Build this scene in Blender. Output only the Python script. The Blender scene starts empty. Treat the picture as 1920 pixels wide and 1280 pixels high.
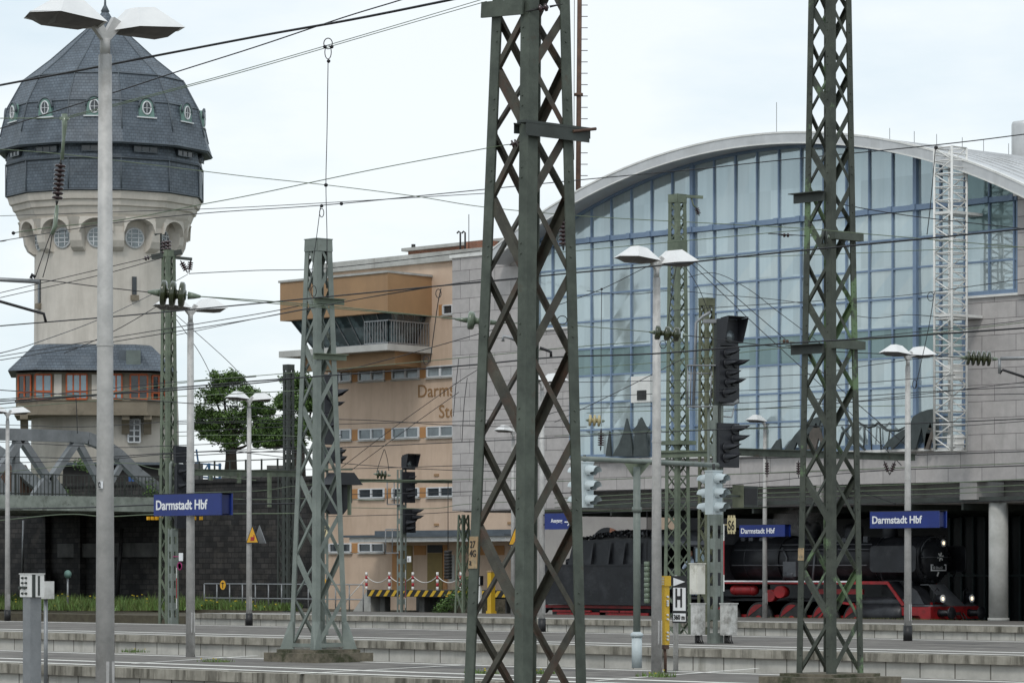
import bpy, math, random
from mathutils import Vector, Matrix, noise
R = math.radians
scene = bpy.context.scene
col = scene.collection
# world axes: X runs along the tracks, Y across them (away from the photographer), Z up; platform tops at z = 0
# ---------------------------------------------------------------- camera
CF, CS = .6757, .7372
cam_d = bpy.data.cameras.new('camera'); cam = bpy.data.objects.new('camera', cam_d); col.objects.link(cam)
cam.location = (0, 0, 2.0); cam.rotation_euler = (R(90), 0, math.asin(CS))
cam_d.sensor_width = 36; cam_d.lens = 36 * 6500 / 1920; cam_d.shift_y = (1063 - 640) / 1920
cam_d.clip_start = .5; cam_d.clip_end = 9000
scene.camera = cam
# ---------------------------------------------------------------- sky and sun
world = bpy.data.worlds.new('World'); scene.world = world; world.use_nodes = True
nt = world.node_tree; nt.nodes.clear()
def wn(t, **k):
    n = nt.nodes.new(t)
    for a, b in k.items(): setattr(n, a, b)
    return n
SUN_EL, SUN_AZ = 52, 150        # azimuth of the sun, degrees from +X counter-clockwise
sky = wn('ShaderNodeTexSky', sky_type='NISHITA', sun_disc=False, sun_elevation=R(SUN_EL), sun_rotation=R(90 + 130))
tc = wn('ShaderNodeTexCoord'); mp = wn('ShaderNodeMapping'); mp.inputs['Scale'].default_value = (1, 1, 3.2)
nz = wn('ShaderNodeTexNoise'); nz.inputs['Scale'].default_value = 5.5; nz.inputs['Detail'].default_value = 7; nz.inputs['Roughness'].default_value = .55
rp = wn('ShaderNodeValToRGB'); e = rp.color_ramp.elements
e[0].position = .38; e[0].color = (7.6, 8.7, 9.4, 1); e[1].position = .60; e[1].color = (9.6, 10.1, 10.3, 1)
mx = wn('ShaderNodeMix', data_type='RGBA'); mx.inputs[0].default_value = .86
bg = wn('ShaderNodeBackground'); bg.inputs['Strength'].default_value = .106; wo = wn('ShaderNodeOutputWorld')
L = nt.links.new
L(tc.outputs['Generated'], mp.inputs['Vector']); L(mp.outputs[0], nz.inputs['Vector']); L(nz.outputs[0], rp.inputs[0])
L(sky.outputs[0], mx.inputs[6]); L(rp.outputs[0], mx.inputs[7]); L(mx.outputs[2], bg.inputs[0]); L(bg.outputs[0], wo.inputs[0])
sun_d = bpy.data.lights.new('sun', 'SUN'); sun = bpy.data.objects.new('sun', sun_d); col.objects.link(sun)
sun_d.energy = 1.1; sun_d.angle = R(14); sun_d.color = (1, .96, .9)
sdir = Vector((.45, -.62, .85)).normalized()     # towards the sun: over the photographer's right shoulder
sun.rotation_euler = sdir.to_track_quat('Z', 'Y').to_euler()
sky.sun_elevation = math.asin(sdir.z); sky.sun_rotation = math.atan2(sdir.x, sdir.y)
scene.view_settings.view_transform = 'Standard'; scene.view_settings.look = 'None'
scene.view_settings.exposure = 0; scene.view_settings.gamma = 1
try: scene.cycles.max_bounces = 6; scene.cycles.volume_bounces = 1
except Exception: pass

# ---------------------------------------------------------------- measuring helpers (photo pixel -> place in the world)
def ray(x, y):
    a = (x - 960) / 6500; b = (1063 - y) / 6500
    return Vector((CF * a - CS, CS * a + CF, b))
def P(x, y, D=None, s=None, t=None, z=None):
    r = ray(x, y)
    if D is None:
        D = s / r.y if s is not None else (t / r.x if t is not None else (z - 2) / r.z)
    v = r * D
    return Vector((v.x, v.y, v.z + 2))
def G(x, D, z=0):                    # ground point under a picture column at distance D
    v = P(x, 1063, D=D); v.z = z; return v

# ---------------------------------------------------------------- mesh builder
OFF = {}
class MB:
    def __init__(s): s.v = []; s.f = []; s.m = []; s.sm = []; s.k = 0
    def add(s, vs, fs, smooth=False):
        o = len(s.v); s.v += [Vector(p) for p in vs]
        for f in fs: s.f.append([i + o for i in f]); s.m.append(s.k); s.sm.append(smooth)
        return s
    def mi(s, k): s.k = k; return s
    def box(s, c, d, rz=0, M=None):
        x, y, z = d[0] / 2, d[1] / 2, d[2] / 2
        vs = [Vector((a * x, b * y, e * z)) for a in (-1, 1) for b in (-1, 1) for e in (-1, 1)]
        if rz: m = Matrix.Rotation(rz, 3, 'Z'); vs = [m @ v for v in vs]
        if M: vs = [M @ v for v in vs]
        c = Vector(c)
        return s.add([v + c for v in vs], [(0, 1, 3, 2), (4, 6, 7, 5), (0, 4, 5, 1), (2, 3, 7, 6), (0, 2, 6, 4), (1, 5, 7, 3)])
    def bb(s, x0, x1, y0, y1, z0, z1): return s.box(((x0 + x1) / 2, (y0 + y1) / 2, (z0 + z1) / 2), (abs(x1 - x0), abs(y1 - y0), abs(z1 - z0)))
    def bar(s, a, b, w, h, up=(0, 0, 1)):
        a = Vector(a); b = Vector(b); d = (b - a); n = d.length
        if n < 1e-6: return s
        d.normalize(); u = Vector(up)
        if abs(d.dot(u)) > .98: u = Vector((0, 1, 0)) if abs(d.y) < .9 else Vector((1, 0, 0))
        x = d.cross(u).normalized(); y = x.cross(d).normalized()
        vs = [p + x * (w / 2 * i) + y * (h / 2 * j) for p in (a, b) for i, j in ((-1, -1), (1, -1), (1, 1), (-1, 1))]
        return s.add(vs, [(3, 2, 1, 0), (4, 5, 6, 7), (0, 1, 5, 4), (1, 2, 6, 5), (2, 3, 7, 6), (3, 0, 4, 7)])
    def ang(s, a, b, u, v, fl, th):      # L profile: two flanges from the edge a-b along unit directions u and v
        a = Vector(a); b = Vector(b); u = Vector(u); v = Vector(v)
        q = [Vector((0, 0, 0)), u * fl, u * fl + v * th, u * th + v * th, u * th + v * fl, v * fl]
        vs = [a + k for k in q] + [b + k for k in q]
        fs = [(i, (i + 1) % 6, (i + 1) % 6 + 6, i + 6) for i in range(6)] + [(5, 4, 3, 0), (3, 2, 1, 0), (6, 9, 10, 11), (6, 7, 8, 9)]
        return s.add(vs, fs)
    def tube(s, pts, r, n=6, cap=True):
        pts = [Vector(p) for p in pts]; o = len(s.v); m = len(pts)
        rr = r if isinstance(r, (list, tuple)) else [r] * m
        u = None; vs = []
        for i, p in enumerate(pts):
            d = (pts[min(i + 1, m - 1)] - pts[max(i - 1, 0)]).normalized()
            if u is None:
                u = Vector((0, 0, 1)) if abs(d.z) < .9 else Vector((1, 0, 0))
            x = (u - d * u.dot(d)).normalized(); u = x; y = d.cross(x)
            vs += [p + (x * math.cos(2 * math.pi * k / n) + y * math.sin(2 * math.pi * k / n)) * rr[i] for k in range(n)]
        fs = [(i * n + k, i * n + (k + 1) % n, (i + 1) * n + (k + 1) % n, (i + 1) * n + k) for i in range(m - 1) for k in range(n)]
        s.add(vs, fs, True)
        if cap:
            s.f.append([o + k for k in range(n)][::-1]); s.f.append([o + (m - 1) * n + k for k in range(n)])
            s.m += [s.k] * 2; s.sm += [False] * 2
        return s
    def cyl(s, a, b, r, r2=None, n=16): return s.tube([a, b], [r, r if r2 is None else r2], n)
    def lathe(s, prof, a, ax=(0, 0, 1), n=24, ph=0, smooth=True, ref=None):     # prof = [(radius, distance along axis)]
        ax = Vector(ax).normalized(); u = Vector(ref) if ref else (Vector((1, 0, 0)) if abs(ax.x) < .9 else Vector((0, 0, 1)))
        x = (u - ax * u.dot(ax)).normalized(); y = ax.cross(x); a = Vector(a)
        vs = [a + ax * h + (x * math.cos(ph + 2 * math.pi * k / n) + y * math.sin(ph + 2 * math.pi * k / n)) * max(r, 1e-4) for r, h in prof for k in range(n)]
        fs = [(i * n + k, i * n + (k + 1) % n, (i + 1) * n + (k + 1) % n, (i + 1) * n + k) for i in range(len(prof) - 1) for k in range(n)]
        s.add(vs, fs, smooth); o = len(s.v) - len(vs)
        if prof[0][0] > .002: s.f.append([o + k for k in range(n)][::-1]); s.m.append(s.k); s.sm.append(False)
        if prof[-1][0] > .002: s.f.append([o + (len(prof) - 1) * n + k for k in range(n)]); s.m.append(s.k); s.sm.append(False)
        return s
    def prism(s, poly, vec):             # polygon of 3D points pushed along vec
        poly = [Vector(p) for p in poly]; n = len(poly); vec = Vector(vec)
        return s.add(poly + [p + vec for p in poly], [list(range(n))[::-1], list(range(n, 2 * n))] + [(i, (i + 1) % n, (i + 1) % n + n, i + n) for i in range(n)])
    def build(s, name, mats, parent=None):
        me = bpy.data.meshes.new(name)
        off = Vector((0, 0, 0))
        if parent is not None: off = OFF.get(parent.name, Vector((0, 0, 0)))
        me.from_pydata([v - off for v in s.v], [], s.f)
        mats = mats if isinstance(mats, (list, tuple)) else [mats]
        for m in mats: me.materials.append(m)
        me.polygons.foreach_set('material_index', s.m); me.polygons.foreach_set('use_smooth', s.sm)
        import bmesh
        bm = bmesh.new(); bm.from_mesh(me); bmesh.ops.recalc_face_normals(bm, faces=bm.faces); bm.to_mesh(me); bm.free()
        me.update()
        o = bpy.data.objects.new(name, me); col.objects.link(o)
        if parent is not None: o.parent = parent
        OFF[o.name] = off
        return o
def tag(o, label=None, cat=None, group=None, kind=None):
    if label: o['label'] = label
    if cat: o['category'] = cat
    if group: o['group'] = group
    if kind: o['kind'] = kind
    return o
def thing(name, label, cat, loc=(0, 0, 0), group=None):
    o = bpy.data.objects.new(name, None); col.objects.link(o); o.location = loc; o.empty_display_size = .2
    OFF[o.name] = Vector(loc)
    return tag(o, label, cat, group)
def solo(mb, name, m, label, cat, group=None): return tag(mb.build(name, m), label, cat, group)
def struct(name, mb, m): return tag(mb.build(name, m), kind='structure')
def copy_tree(o, parent=None):
    c = o.copy(); col.objects.link(c)
    if parent is not None: c.parent = parent
    for ch in list(o.children): copy_tree(ch, c)
    return c
def dup(o, loc, label, rz=None):
    c = copy_tree(o); c.location = loc; c['label'] = label
    if rz is not None: c.rotation_euler.z = rz
    OFF[c.name] = Vector(loc); return c
def text(body, size, m, parent, loc, xs=.8, ext=.004, rot=(R(90), 0, 0), name='lettering', bold=0, align='LEFT', label=None):
    cu = bpy.data.curves.new('txt', 'FONT'); cu.body = body; cu.size = size; cu.extrude = ext; cu.offset = bold; cu.align_x = align; cu.resolution_u = 3
    to = bpy.data.objects.new('txt', cu); col.objects.link(to)
    dg = bpy.context.evaluated_depsgraph_get(); dg.update()
    me = bpy.data.meshes.new_from_object(to.evaluated_get(dg)); bpy.data.objects.remove(to)
    me.transform(Matrix.Diagonal((xs, 1, 1, 1)))
    me.transform(Matrix.Translation(Vector(loc) - OFF.get(parent.name, Vector((0, 0, 0)))) @ __import__('mathutils').Euler(rot).to_matrix().to_4x4())
    me.materials.clear(); me.materials.append(m)
    o = bpy.data.objects.new(name, me); col.objects.link(o); o.parent = parent; OFF[o.name] = OFF.get(parent.name, Vector((0, 0, 0)))
    if label: o['label'] = label
    return o

# ---------------------------------------------------------------- materials
MC = {}
def mat(name, c1, c2=None, scale=3., rough=.6, metal=0., bump=0., dirt=None, dscale=1.2, damt=(.55, .7), streak=False, emit=None, spec=None, coat=0, bscale=None, co='Object'):
    if name in MC: return MC[name]
    m = bpy.data.materials.new(name); m.use_nodes = True; n = m.node_tree.nodes; l = m.node_tree.links.new
    b = n['Principled BSDF']; b.inputs['Roughness'].default_value = rough; b.inputs['Metallic'].default_value = metal
    if coat: b.inputs['Coat Weight'].default_value = coat; b.inputs['Coat Roughness'].default_value = .05
    if spec is not None: b.inputs['Specular IOR Level'].default_value = spec
    t = n.new('ShaderNodeTexCoord'); c2 = c2 or tuple(k * .78 for k in c1)
    vec = t.outputs[co]
    ns = n.new('ShaderNodeTexNoise'); ns.inputs['Scale'].default_value = scale; ns.inputs['Detail'].default_value = 8; ns.inputs['Roughness'].default_value = .65
    l(vec, ns.inputs['Vector'])
    r = n.new('ShaderNodeValToRGB'); r.color_ramp.elements[0].position = .35; r.color_ramp.elements[1].position = .65
    r.color_ramp.elements[0].color = (*c2, 1); r.color_ramp.elements[1].color = (*c1, 1); l(ns.outputs[0], r.inputs[0])
    out = r.outputs[0]
    if dirt:
        mp = n.new('ShaderNodeMapping'); mp.inputs['Scale'].default_value = (1, 1, .12) if streak else (1, 1, 1); mp.inputs['Location'].default_value = (7, 3, 5)
        l(vec, mp.inputs['Vector'])
        d = n.new('ShaderNodeTexNoise'); d.inputs['Scale'].default_value = dscale; d.inputs['Detail'].default_value = 9; d.inputs['Roughness'].default_value = .7
        l(mp.outputs[0], d.inputs['Vector'])
        r2 = n.new('ShaderNodeValToRGB'); r2.color_ramp.elements[0].position = damt[0]; r2.color_ramp.elements[1].position = damt[1]; l(d.outputs[0], r2.inputs[0])
        x = n.new('ShaderNodeMix'); x.data_type = 'RGBA'; l(r2.outputs[0], x.inputs[0]); l(out, x.inputs[6]); x.inputs[7].default_value = (*dirt, 1); out = x.outputs[2]
    l(out, b.inputs['Base Color'])
    if bump:
        ns2 = n.new('ShaderNodeTexNoise'); ns2.inputs['Scale'].default_value = bscale or scale * 6; ns2.inputs['Detail'].default_value = 5; l(vec, ns2.inputs['Vector'])
        bp = n.new('ShaderNodeBump'); bp.inputs['Strength'].default_value = bump; bp.inputs['Distance'].default_value = .02; l(ns2.outputs[0], bp.inputs['Height']); l(bp.outputs[0], b.inputs['Normal'])
    if emit: b.inputs['Emission Color'].default_value = (*emit[:3], 1); b.inputs['Emission Strength'].default_value = emit[3]
    MC[name] = m; return m
def brick(name, c1, c2, mortar, w, h, mw=.012, rough=.75, off=.5, bump=.4, noise_amt=.25, nscale=1.5, freq=2, dirt=None, damt=(.55, .7), dsc=.6, streak=False, phase=(0, 0)):
    if name in MC: return MC[name]
    m = bpy.data.materials.new(name); m.use_nodes = True; n = m.node_tree.nodes; l = m.node_tree.links.new
    b = n['Principled BSDF']; b.inputs['Roughness'].default_value = rough
    t = n.new('ShaderNodeTexCoord'); sp = n.new('ShaderNodeSeparateXYZ'); l(t.outputs['Object'], sp.inputs[0])
    ad = n.new('ShaderNodeMath'); ad.operation = 'ADD'; l(sp.outputs[0], ad.inputs[0]); l(sp.outputs[1], ad.inputs[1])
    a2 = n.new('ShaderNodeMath'); a2.operation = 'ADD'; l(ad.outputs[0], a2.inputs[0]); a2.inputs[1].default_value = phase[0]
    a3 = n.new('ShaderNodeMath'); a3.operation = 'ADD'; l(sp.outputs[2], a3.inputs[0]); a3.inputs[1].default_value = phase[1]
    cb = n.new('ShaderNodeCombineXYZ'); l(a2.outputs[0], cb.inputs[0]); l(a3.outputs[0], cb.inputs[1])
    bt = n.new('ShaderNodeTexBrick'); l(cb.outputs[0], bt.inputs['Vector']); bt.offset = off; bt.offset_frequency = freq
    for k, v in (('Color1', (*c1, 1)), ('Color2', (*c2, 1)), ('Mortar', (*mortar, 1)), ('Scale', 1), ('Mortar Size', mw), ('Mortar Smooth', .1), ('Bias', 0), ('Brick Width', w), ('Row Height', h)): bt.inputs[k].default_value = v
    ns = n.new('ShaderNodeTexNoise'); ns.inputs['Scale'].default_value = nscale; ns.inputs['Detail'].default_value = 9; ns.inputs['Roughness'].default_value = .7; l(t.outputs['Object'], ns.inputs['Vector'])
    mr = n.new('ShaderNodeMapRange'); mr.inputs[1].default_value = .3; mr.inputs[2].default_value = .7; mr.inputs[3].default_value = 1 - noise_amt; mr.inputs[4].default_value = 1 + noise_amt; l(ns.outputs[0], mr.inputs[0])
    x = n.new('ShaderNodeVectorMath'); x.operation = 'SCALE'; l(bt.outputs['Color'], x.inputs[0]); l(mr.outputs[0], x.inputs['Scale'])
    out = x.outputs[0]
    if dirt:
        mp = n.new('ShaderNodeMapping'); mp.inputs['Scale'].default_value = (1, 1, .12) if streak else (1, 1, 1); l(t.outputs['Object'], mp.inputs['Vector'])
        d = n.new('ShaderNodeTexNoise'); d.inputs['Scale'].default_value = dsc; d.inputs['Detail'].default_value = 9; d.inputs['Roughness'].default_value = .7; l(mp.outputs[0], d.inputs['Vector'])
        r2 = n.new('ShaderNodeValToRGB'); r2.color_ramp.elements[0].position = damt[0]; r2.color_ramp.elements[1].position = damt[1]; l(d.outputs[0], r2.inputs[0])
        x2 = n.new('ShaderNodeMix'); x2.data_type = 'RGBA'; l(r2.outputs[0], x2.inputs[0]); l(out, x2.inputs[6]); x2.inputs[7].default_value = (*dirt, 1); out = x2.outputs[2]
    l(out, b.inputs['Base Color'])
    bp = n.new('ShaderNodeBump'); bp.inputs['Strength'].default_value = bump; bp.inputs['Distance'].default_value = .02; bp.invert = True; l(bt.outputs['Fac'], bp.inputs['Height']); l(bp.outputs[0], b.inputs['Normal'])
    MC[name] = m; return m

m_ballast = mat('ballast', (.16, .14, .12), (.06, .055, .05), 9, .95, bump=.8)
m_far = mat('far_ground', (.12, .13, .08), (.07, .08, .05), .05, .95)
m_asphalt = mat('platform_asphalt', (.165, .152, .138), (.105, .097, .088), 2.4, .9, bump=.4, bscale=40, dirt=(.25, .235, .21), dscale=.6, damt=(.5, .75))
m_coping = mat('coping', (.40, .375, .32), (.25, .235, .195), 2.2, .85, bump=.3, dirt=(.085, .078, .06), dscale=2.2, damt=(.47, .62), streak=True)
m_pwall = brick('platform_wall', (.56, .545, .50), (.46, .45, .41), (.16, .15, .13), 1.05, .9, .02, off=0, noise_amt=.22, nscale=1.2, dirt=(.17, .16, .12), dsc=1.4, damt=(.56, .8), streak=True, phase=(0, .85))
m_line = mat('white_line', (.80, .79, .74), (.60, .59, .55), 3, .8)
m_rail = mat('rail_steel', (.20, .15, .12), (.10, .07, .05), 4, .5, .6)
m_white = mat('white_paint', (.78, .78, .76), (.66, .66, .64), 2, .45, dirt=(.40, .39, .35), dscale=1.4, damt=(.58, .8), streak=True)
m_lampw = mat('lamp_white', (.80, .80, .79), (.70, .70, .70), 2, .4)
m_pole = mat('pole_grey', (.54, .53, .515), (.42, .415, .405), 6, .6, .15, dirt=(.24, .23, .21), dscale=2.2, damt=(.55, .8), bump=.15)
m_black = mat('black_paint', (.014, .014, .016), (.008, .008, .009), 3, .5)
m_blackm = mat('signal_black', (.022, .024, .03), (.012, .013, .017), 2, .45)
m_dark = mat('dark_metal', (.05, .05, .05), (.025, .025, .025), 4, .55, .4)
m_wire = mat('wire_dark', (.022, .022, .026), (.012, .012, .014), 5, .5, .3)
m_wireg = mat('wire_green', (.14, .18, .11), (.08, .11, .07), 5, .6)
m_greensteel = mat('green_grey_steel', (.088, .105, .083), (.045, .055, .043), 3, .6, bump=.2, dirt=(.07, .042, .024), dscale=2.4, damt=(.6, .74))
m_greendark = mat('weathered_steel', (.068, .078, .060), (.030, .036, .028), 3, .62, bump=.2, dirt=(.13, .20, .10), dscale=.7, damt=(.555, .60))
m_brace = mat('brown_brace', (.078, .075, .056), (.036, .034, .026), 4, .65, dirt=(.075, .036, .022), dscale=2, damt=(.5, .7))
m_lightsteel = mat('pale_green_steel', (.22, .25, .225), (.14, .165, .15), 2, .55, dirt=(.12, .11, .08), dscale=3, damt=(.62, .76))
m_midsteel = mat('olive_green_steel', (.17, .205, .145), (.10, .125, .09), 2, .6, dirt=(.06, .06, .04), dscale=3, damt=(.6, .75))
m_slimdark = mat('dark_slim_steel', (.05, .06, .055), (.03, .035, .03), 2, .6)
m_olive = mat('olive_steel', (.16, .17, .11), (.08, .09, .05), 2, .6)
m_plinth = mat('plinth_concrete', (.20, .175, .13), (.085, .075, .055), 3.5, .9, bump=.8, dirt=(.04, .045, .02), dscale=2, damt=(.5, .64))
m_conc = mat('pale_concrete', (.46, .46, .44), (.34, .34, .32), 1.5, .85, bump=.2, dirt=(.2, .19, .17), dscale=1, streak=True, damt=(.56, .76))
m_stone = brick('granite_cladding', (.47, .445, .435), (.39, .37, .365), (.14, .13, .13), 1.62, .61, .012, off=.37, noise_amt=.13, nscale=2.5, dirt=(.22, .21, .20), dsc=.7, damt=(.6, .85), streak=True)
m_deck = mat('grey_render', (.36, .345, .335), (.29, .28, .27), 1.5, .8, dirt=(.2, .19, .18), dscale=.6, streak=True)
m_roofm = mat('pale_metal_roof', (.60, .61, .62), (.50, .51, .52), 1.2, .35, .2, dirt=(.38, .38, .37), dscale=.5, damt=(.5, .8), streak=True)
m_blue = mat('blue_frame', (.20, .28, .40), (.155, .225, .335), 1.2, .45)
m_bluesign = mat('sign_blue', (.008, .028, .20), (.007, .022, .15), 2, .35)
m_bluedk = mat('sign_blue_dark', (.006, .015, .10), None, 2, .4)
m_bluelt = mat('sign_blue_light', (.02, .06, .33), None, 2, .35)
m_letter = mat('sign_white', (.85, .86, .88), (.80, .81, .83), 2, .4)
m_ochre = mat('ochre_render', (.61, .465, .355), (.55, .415, .315), 1.2, .85, bump=.25, bscale=14, dirt=(.44, .32, .235), dscale=.6, damt=(.47, .75), streak=True)
m_orange = mat('orange_cladding', (.37, .225, .115), (.32, .195, .10), .8, .6, dirt=(.27, .165, .09), dscale=.5, damt=(.5, .8), streak=True)
m_orangep = mat('orange_pier', (.46, .235, .09), (.40, .20, .08), 2, .7)
m_brown = mat('brown_letters', (.30, .16, .06), None, 2, .6)
m_winw = mat('window_white', (.68, .70, .72), (.6, .62, .64), 2, .45)
m_door = mat('ochre_door', (.26, .19, .05), (.20, .14, .04), 2, .5)
m_redbrick = brick('red_brick', (.28, .10, .05), (.22, .08, .045), (.25, .2, .16), .24, .075, .008)
m_stucco = mat('tower_stucco', (.66, .615, .555), (.57, .53, .475), .8, .9, bump=.35, bscale=9, dirt=(.42, .39, .345), dscale=.6, damt=(.48, .78), streak=True)
m_slate = brick('slate_shingles', (.105, .13, .158), (.08, .102, .127), (.045, .056, .072), .34, .21, .022, rough=.55, off=.5, noise_amt=.35, nscale=.9, dirt=(.13, .15, .17), dsc=.5, damt=(.55, .8))
m_slatem = mat('slate_trim', (.10, .12, .14), (.065, .08, .096), 1, .5)
m_copper = mat('copper_green', (.17, .29, .255), (.12, .21, .185), 2, .6)
m_box_t = mat('box_stone', (.24, .205, .155), (.19, .16, .12), 1.2, .85, dirt=(.13, .11, .08), dscale=.8)
m_wood = mat('orange_window_wood', (.48, .10, .02), (.36, .07, .015), 3, .5)
m_bridge = mat('bridge_grey', (.235, .25, .265), (.16, .175, .185), 1.2, .55, dirt=(.24, .25, .25), dscale=1.1, damt=(.6, .8), streak=True)
m_deckg = mat('bridge_deck_green', (.34, .38, .345), (.20, .23, .205), 1.5, .6, dirt=(.06, .06, .05), dscale=1.5)
m_wall = brick('dark_stone_wall', (.045, .041, .039), (.014, .014, .015), (.010, .010, .010), .7, .32, .03, rough=.85, off=.45, noise_amt=.7, nscale=1.1, dirt=(.085, .075, .064), dsc=.6, damt=(.55, .80))
m_wallc = mat('dark_concrete', (.12, .12, .115), (.07, .07, .068), 1, .85, dirt=(.03, .03, .03), dscale=.8, streak=True)
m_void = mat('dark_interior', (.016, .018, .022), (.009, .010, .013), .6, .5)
m_inwall = mat('inner_wall', (.40, .38, .36), (.33, .31, .30), .7, .8)
m_trunk = mat('bark', (.045, .036, .028), (.022, .018, .014), 5, .95, bump=.8)
m_leaf1 = mat('leaf_dark', (.075, .135, .035), (.045, .09, .022), .8, .6)
m_leaf2 = mat('leaf_light', (.15, .25, .06), (.09, .17, .04), .8, .55)
m_grass = mat('grass_green', (.12, .155, .04), (.06, .10, .022), 1.1, .8)
m_yellowfl = mat('yellow_flower', (.65, .5, .03), None, 2, .7)
m_lblack = mat('loco_black', (.020, .022, .027), (.011, .012, .015), 1.5, .42, .2, dirt=(.055, .058, .065), dscale=1.2, damt=(.5, .8), bump=.1)
m_lgrey = mat('loco_grey', (.13, .137, .15), (.075, .08, .09), 2, .5, .3)
m_red = mat('loco_red', (.33, .012, .016), (.19, .01, .012), 2, .45, dirt=(.08, .01, .01), dscale=2.5, damt=(.52, .75))
m_redp = mat('red_paint', (.42, .015, .03), (.34, .012, .022), 2, .5)
m_yel = mat('yellow_paint', (.66, .42, .03), (.56, .35, .025), 2, .5)
m_yellow = mat('sign_yellow', (.80, .42, .02), None, 2, .5)
m_cream = mat('cream_plate', (.68, .60, .36), (.58, .50, .30), 4, .6)
m_platebr = mat('worn_plate', (.46, .34, .20), (.30, .20, .11), 5, .7, dirt=(.16, .16, .12), dscale=4)
m_ins = mat('glazed_green', (.045, .055, .022), (.022, .028, .012), 6, .22, coat=.5)
m_insr = mat('glazed_brown', (.045, .020, .022), (.025, .012, .014), 6, .25, coat=.5)
m_insp = mat('pale_green_insulator', (.19, .24, .18), (.12, .155, .11), 6, .3, coat=.4)
m_inscr = mat('cream_insulator', (.50, .43, .24), (.36, .3, .16), 6, .35)
m_signalw = mat('signal_pale_blue', (.55, .62, .64), (.46, .52, .54), 2, .5, dirt=(.28, .2, .12), dscale=2.2, damt=(.66, .78))
m_cab = mat('cabinet_white', (.74, .73, .66), (.62, .61, .55), 2, .6, dirt=(.3, .28, .22), dscale=2, damt=(.55, .75))
m_cabg = mat('cabinet_weathered', (.62, .62, .60), (.42, .42, .40), 5, .75, dirt=(.13, .12, .10), dscale=3.5, damt=(.5, .7))
m_rust = mat('rust', (.13, .075, .05), (.07, .04, .03), 3, .8)
m_chain = mat('galvanised', (.30, .31, .32), (.22, .23, .24), 4, .5, .5)
m_coal = mat('coal', (.028, .030, .036), (.010, .011, .014), 6, .35, spec=.8)
m_lens = mat('lamp_lens_lit', (.9, .8, .6), None, 2, .3, emit=(1, .82, .55, 1.6))
m_redlens = mat('red_lens', (.5, .01, .01), None, 2, .2, emit=(1, .05, .03, .6))
m_skin = mat('skin', (.45, .27, .2), None, 3, .6); m_shirt = mat('pale_blue_shirt', (.35, .42, .52), None, 3, .8)
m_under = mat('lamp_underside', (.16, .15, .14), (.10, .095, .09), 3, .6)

def glassmat(name, base, metal, rough, w=1.184, h=1.126, ox=0, oz=0, var=.13, curtain=True):
    m = bpy.data.materials.new(name); m.use_nodes = True; n = m.node_tree.nodes; l = m.node_tree.links.new
    b = n['Principled BSDF']; b.inputs['Roughness'].default_value = rough; b.inputs['Metallic'].default_value = metal
    t = n.new('ShaderNodeTexCoord'); sp = n.new('ShaderNodeSeparateXYZ'); l(t.outputs['Object'], sp.inputs[0])
    def cell(o, k, d):
        a = n.new('ShaderNodeMath'); a.operation = 'ADD'; l(o, a.inputs[0]); a.inputs[1].default_value = k
        q = n.new('ShaderNodeMath'); q.operation = 'DIVIDE'; l(a.outputs[0], q.inputs[0]); q.inputs[1].default_value = d
        f = n.new('ShaderNodeMath'); f.operation = 'FLOOR'; l(q.outputs[0], f.inputs[0]); return f.outputs[0]
    cb = n.new('ShaderNodeCombineXYZ'); l(cell(sp.outputs[0], ox, w), cb.inputs[0]); l(cell(sp.outputs[2], oz, h), cb.inputs[1])
    wnz = n.new('ShaderNodeTexWhiteNoise'); l(cb.outputs[0], wnz.inputs[0])
    mp = n.new('ShaderNodeMapping'); mp.inputs['Scale'].default_value = (5, 5, .25); l(t.outputs['Object'], mp.inputs[0])
    ns = n.new('ShaderNodeTexNoise'); ns.inputs['Scale'].default_value = 1.; ns.inputs['Detail'].default_value = 4; l(mp.outputs[0], ns.inputs['Vector'])
    ad = n.new('ShaderNodeMath'); ad.operation = 'ADD'; l(wnz.outputs[0], ad.inputs[0]); l(ns.outputs[0], ad.inputs[1])
    mr = n.new('ShaderNodeMapRange'); mr.inputs[2].default_value = 2; mr.inputs[1].default_value = 0; mr.inputs[3].default_value = 1 - var * 1.6; mr.inputs[4].default_value = 1 + var * 1.6; l(ad.outputs[0], mr.inputs[0])
    x = n.new('ShaderNodeVectorMath'); x.operation = 'SCALE'; x.inputs[0].default_value = base; l(mr.outputs[0], x.inputs['Scale']); l(x.outputs[0], b.inputs['Base Color'])
    n2 = n.new('ShaderNodeTexNoise'); n2.inputs['Scale'].default_value = .8; l(t.outputs['Object'], n2.inputs['Vector'])
    bp = n.new('ShaderNodeBump'); bp.inputs['Strength'].default_value = .10; bp.inputs['Distance'].default_value = .05; l(n2.outputs[0], bp.inputs['Height']); l(bp.outputs[0], b.inputs['Normal'])
    return m
m_pane = glassmat('curtain_glass', (.455, .53, .55), .5, .06, ox=104.17 + 1.184 * 30, oz=-6.59)
m_paned = glassmat('dark_green_glass', (.19, .27, .275), .45, .10, ox=104.17 + 1.184 * 30, oz=-6.59)
m_glassd = mat('dark_window_glass', (.04, .048, .056), (.02, .025, .03), 1, .10, .0, spec=.6, coat=.15)
m_glassg = mat('grey_window_glass', (.20, .235, .25), (.12, .14, .15), 1, .12, .2, spec=.8)
m_glassb = mat('blue_window_glass', (.24, .32, .36), (.17, .23, .27), .8, .1, .3, spec=.8)
m_cabg_ = mat('cab_glass', (.035, .06, .065), (.015, .02, .024), .5, .05, .0, spec=.6, dirt=(.10, .14, .15), dscale=.9, damt=(.5, .6))
m_pattern = mat('hazard_black', (.02, .02, .02), None, 2, .6)

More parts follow.
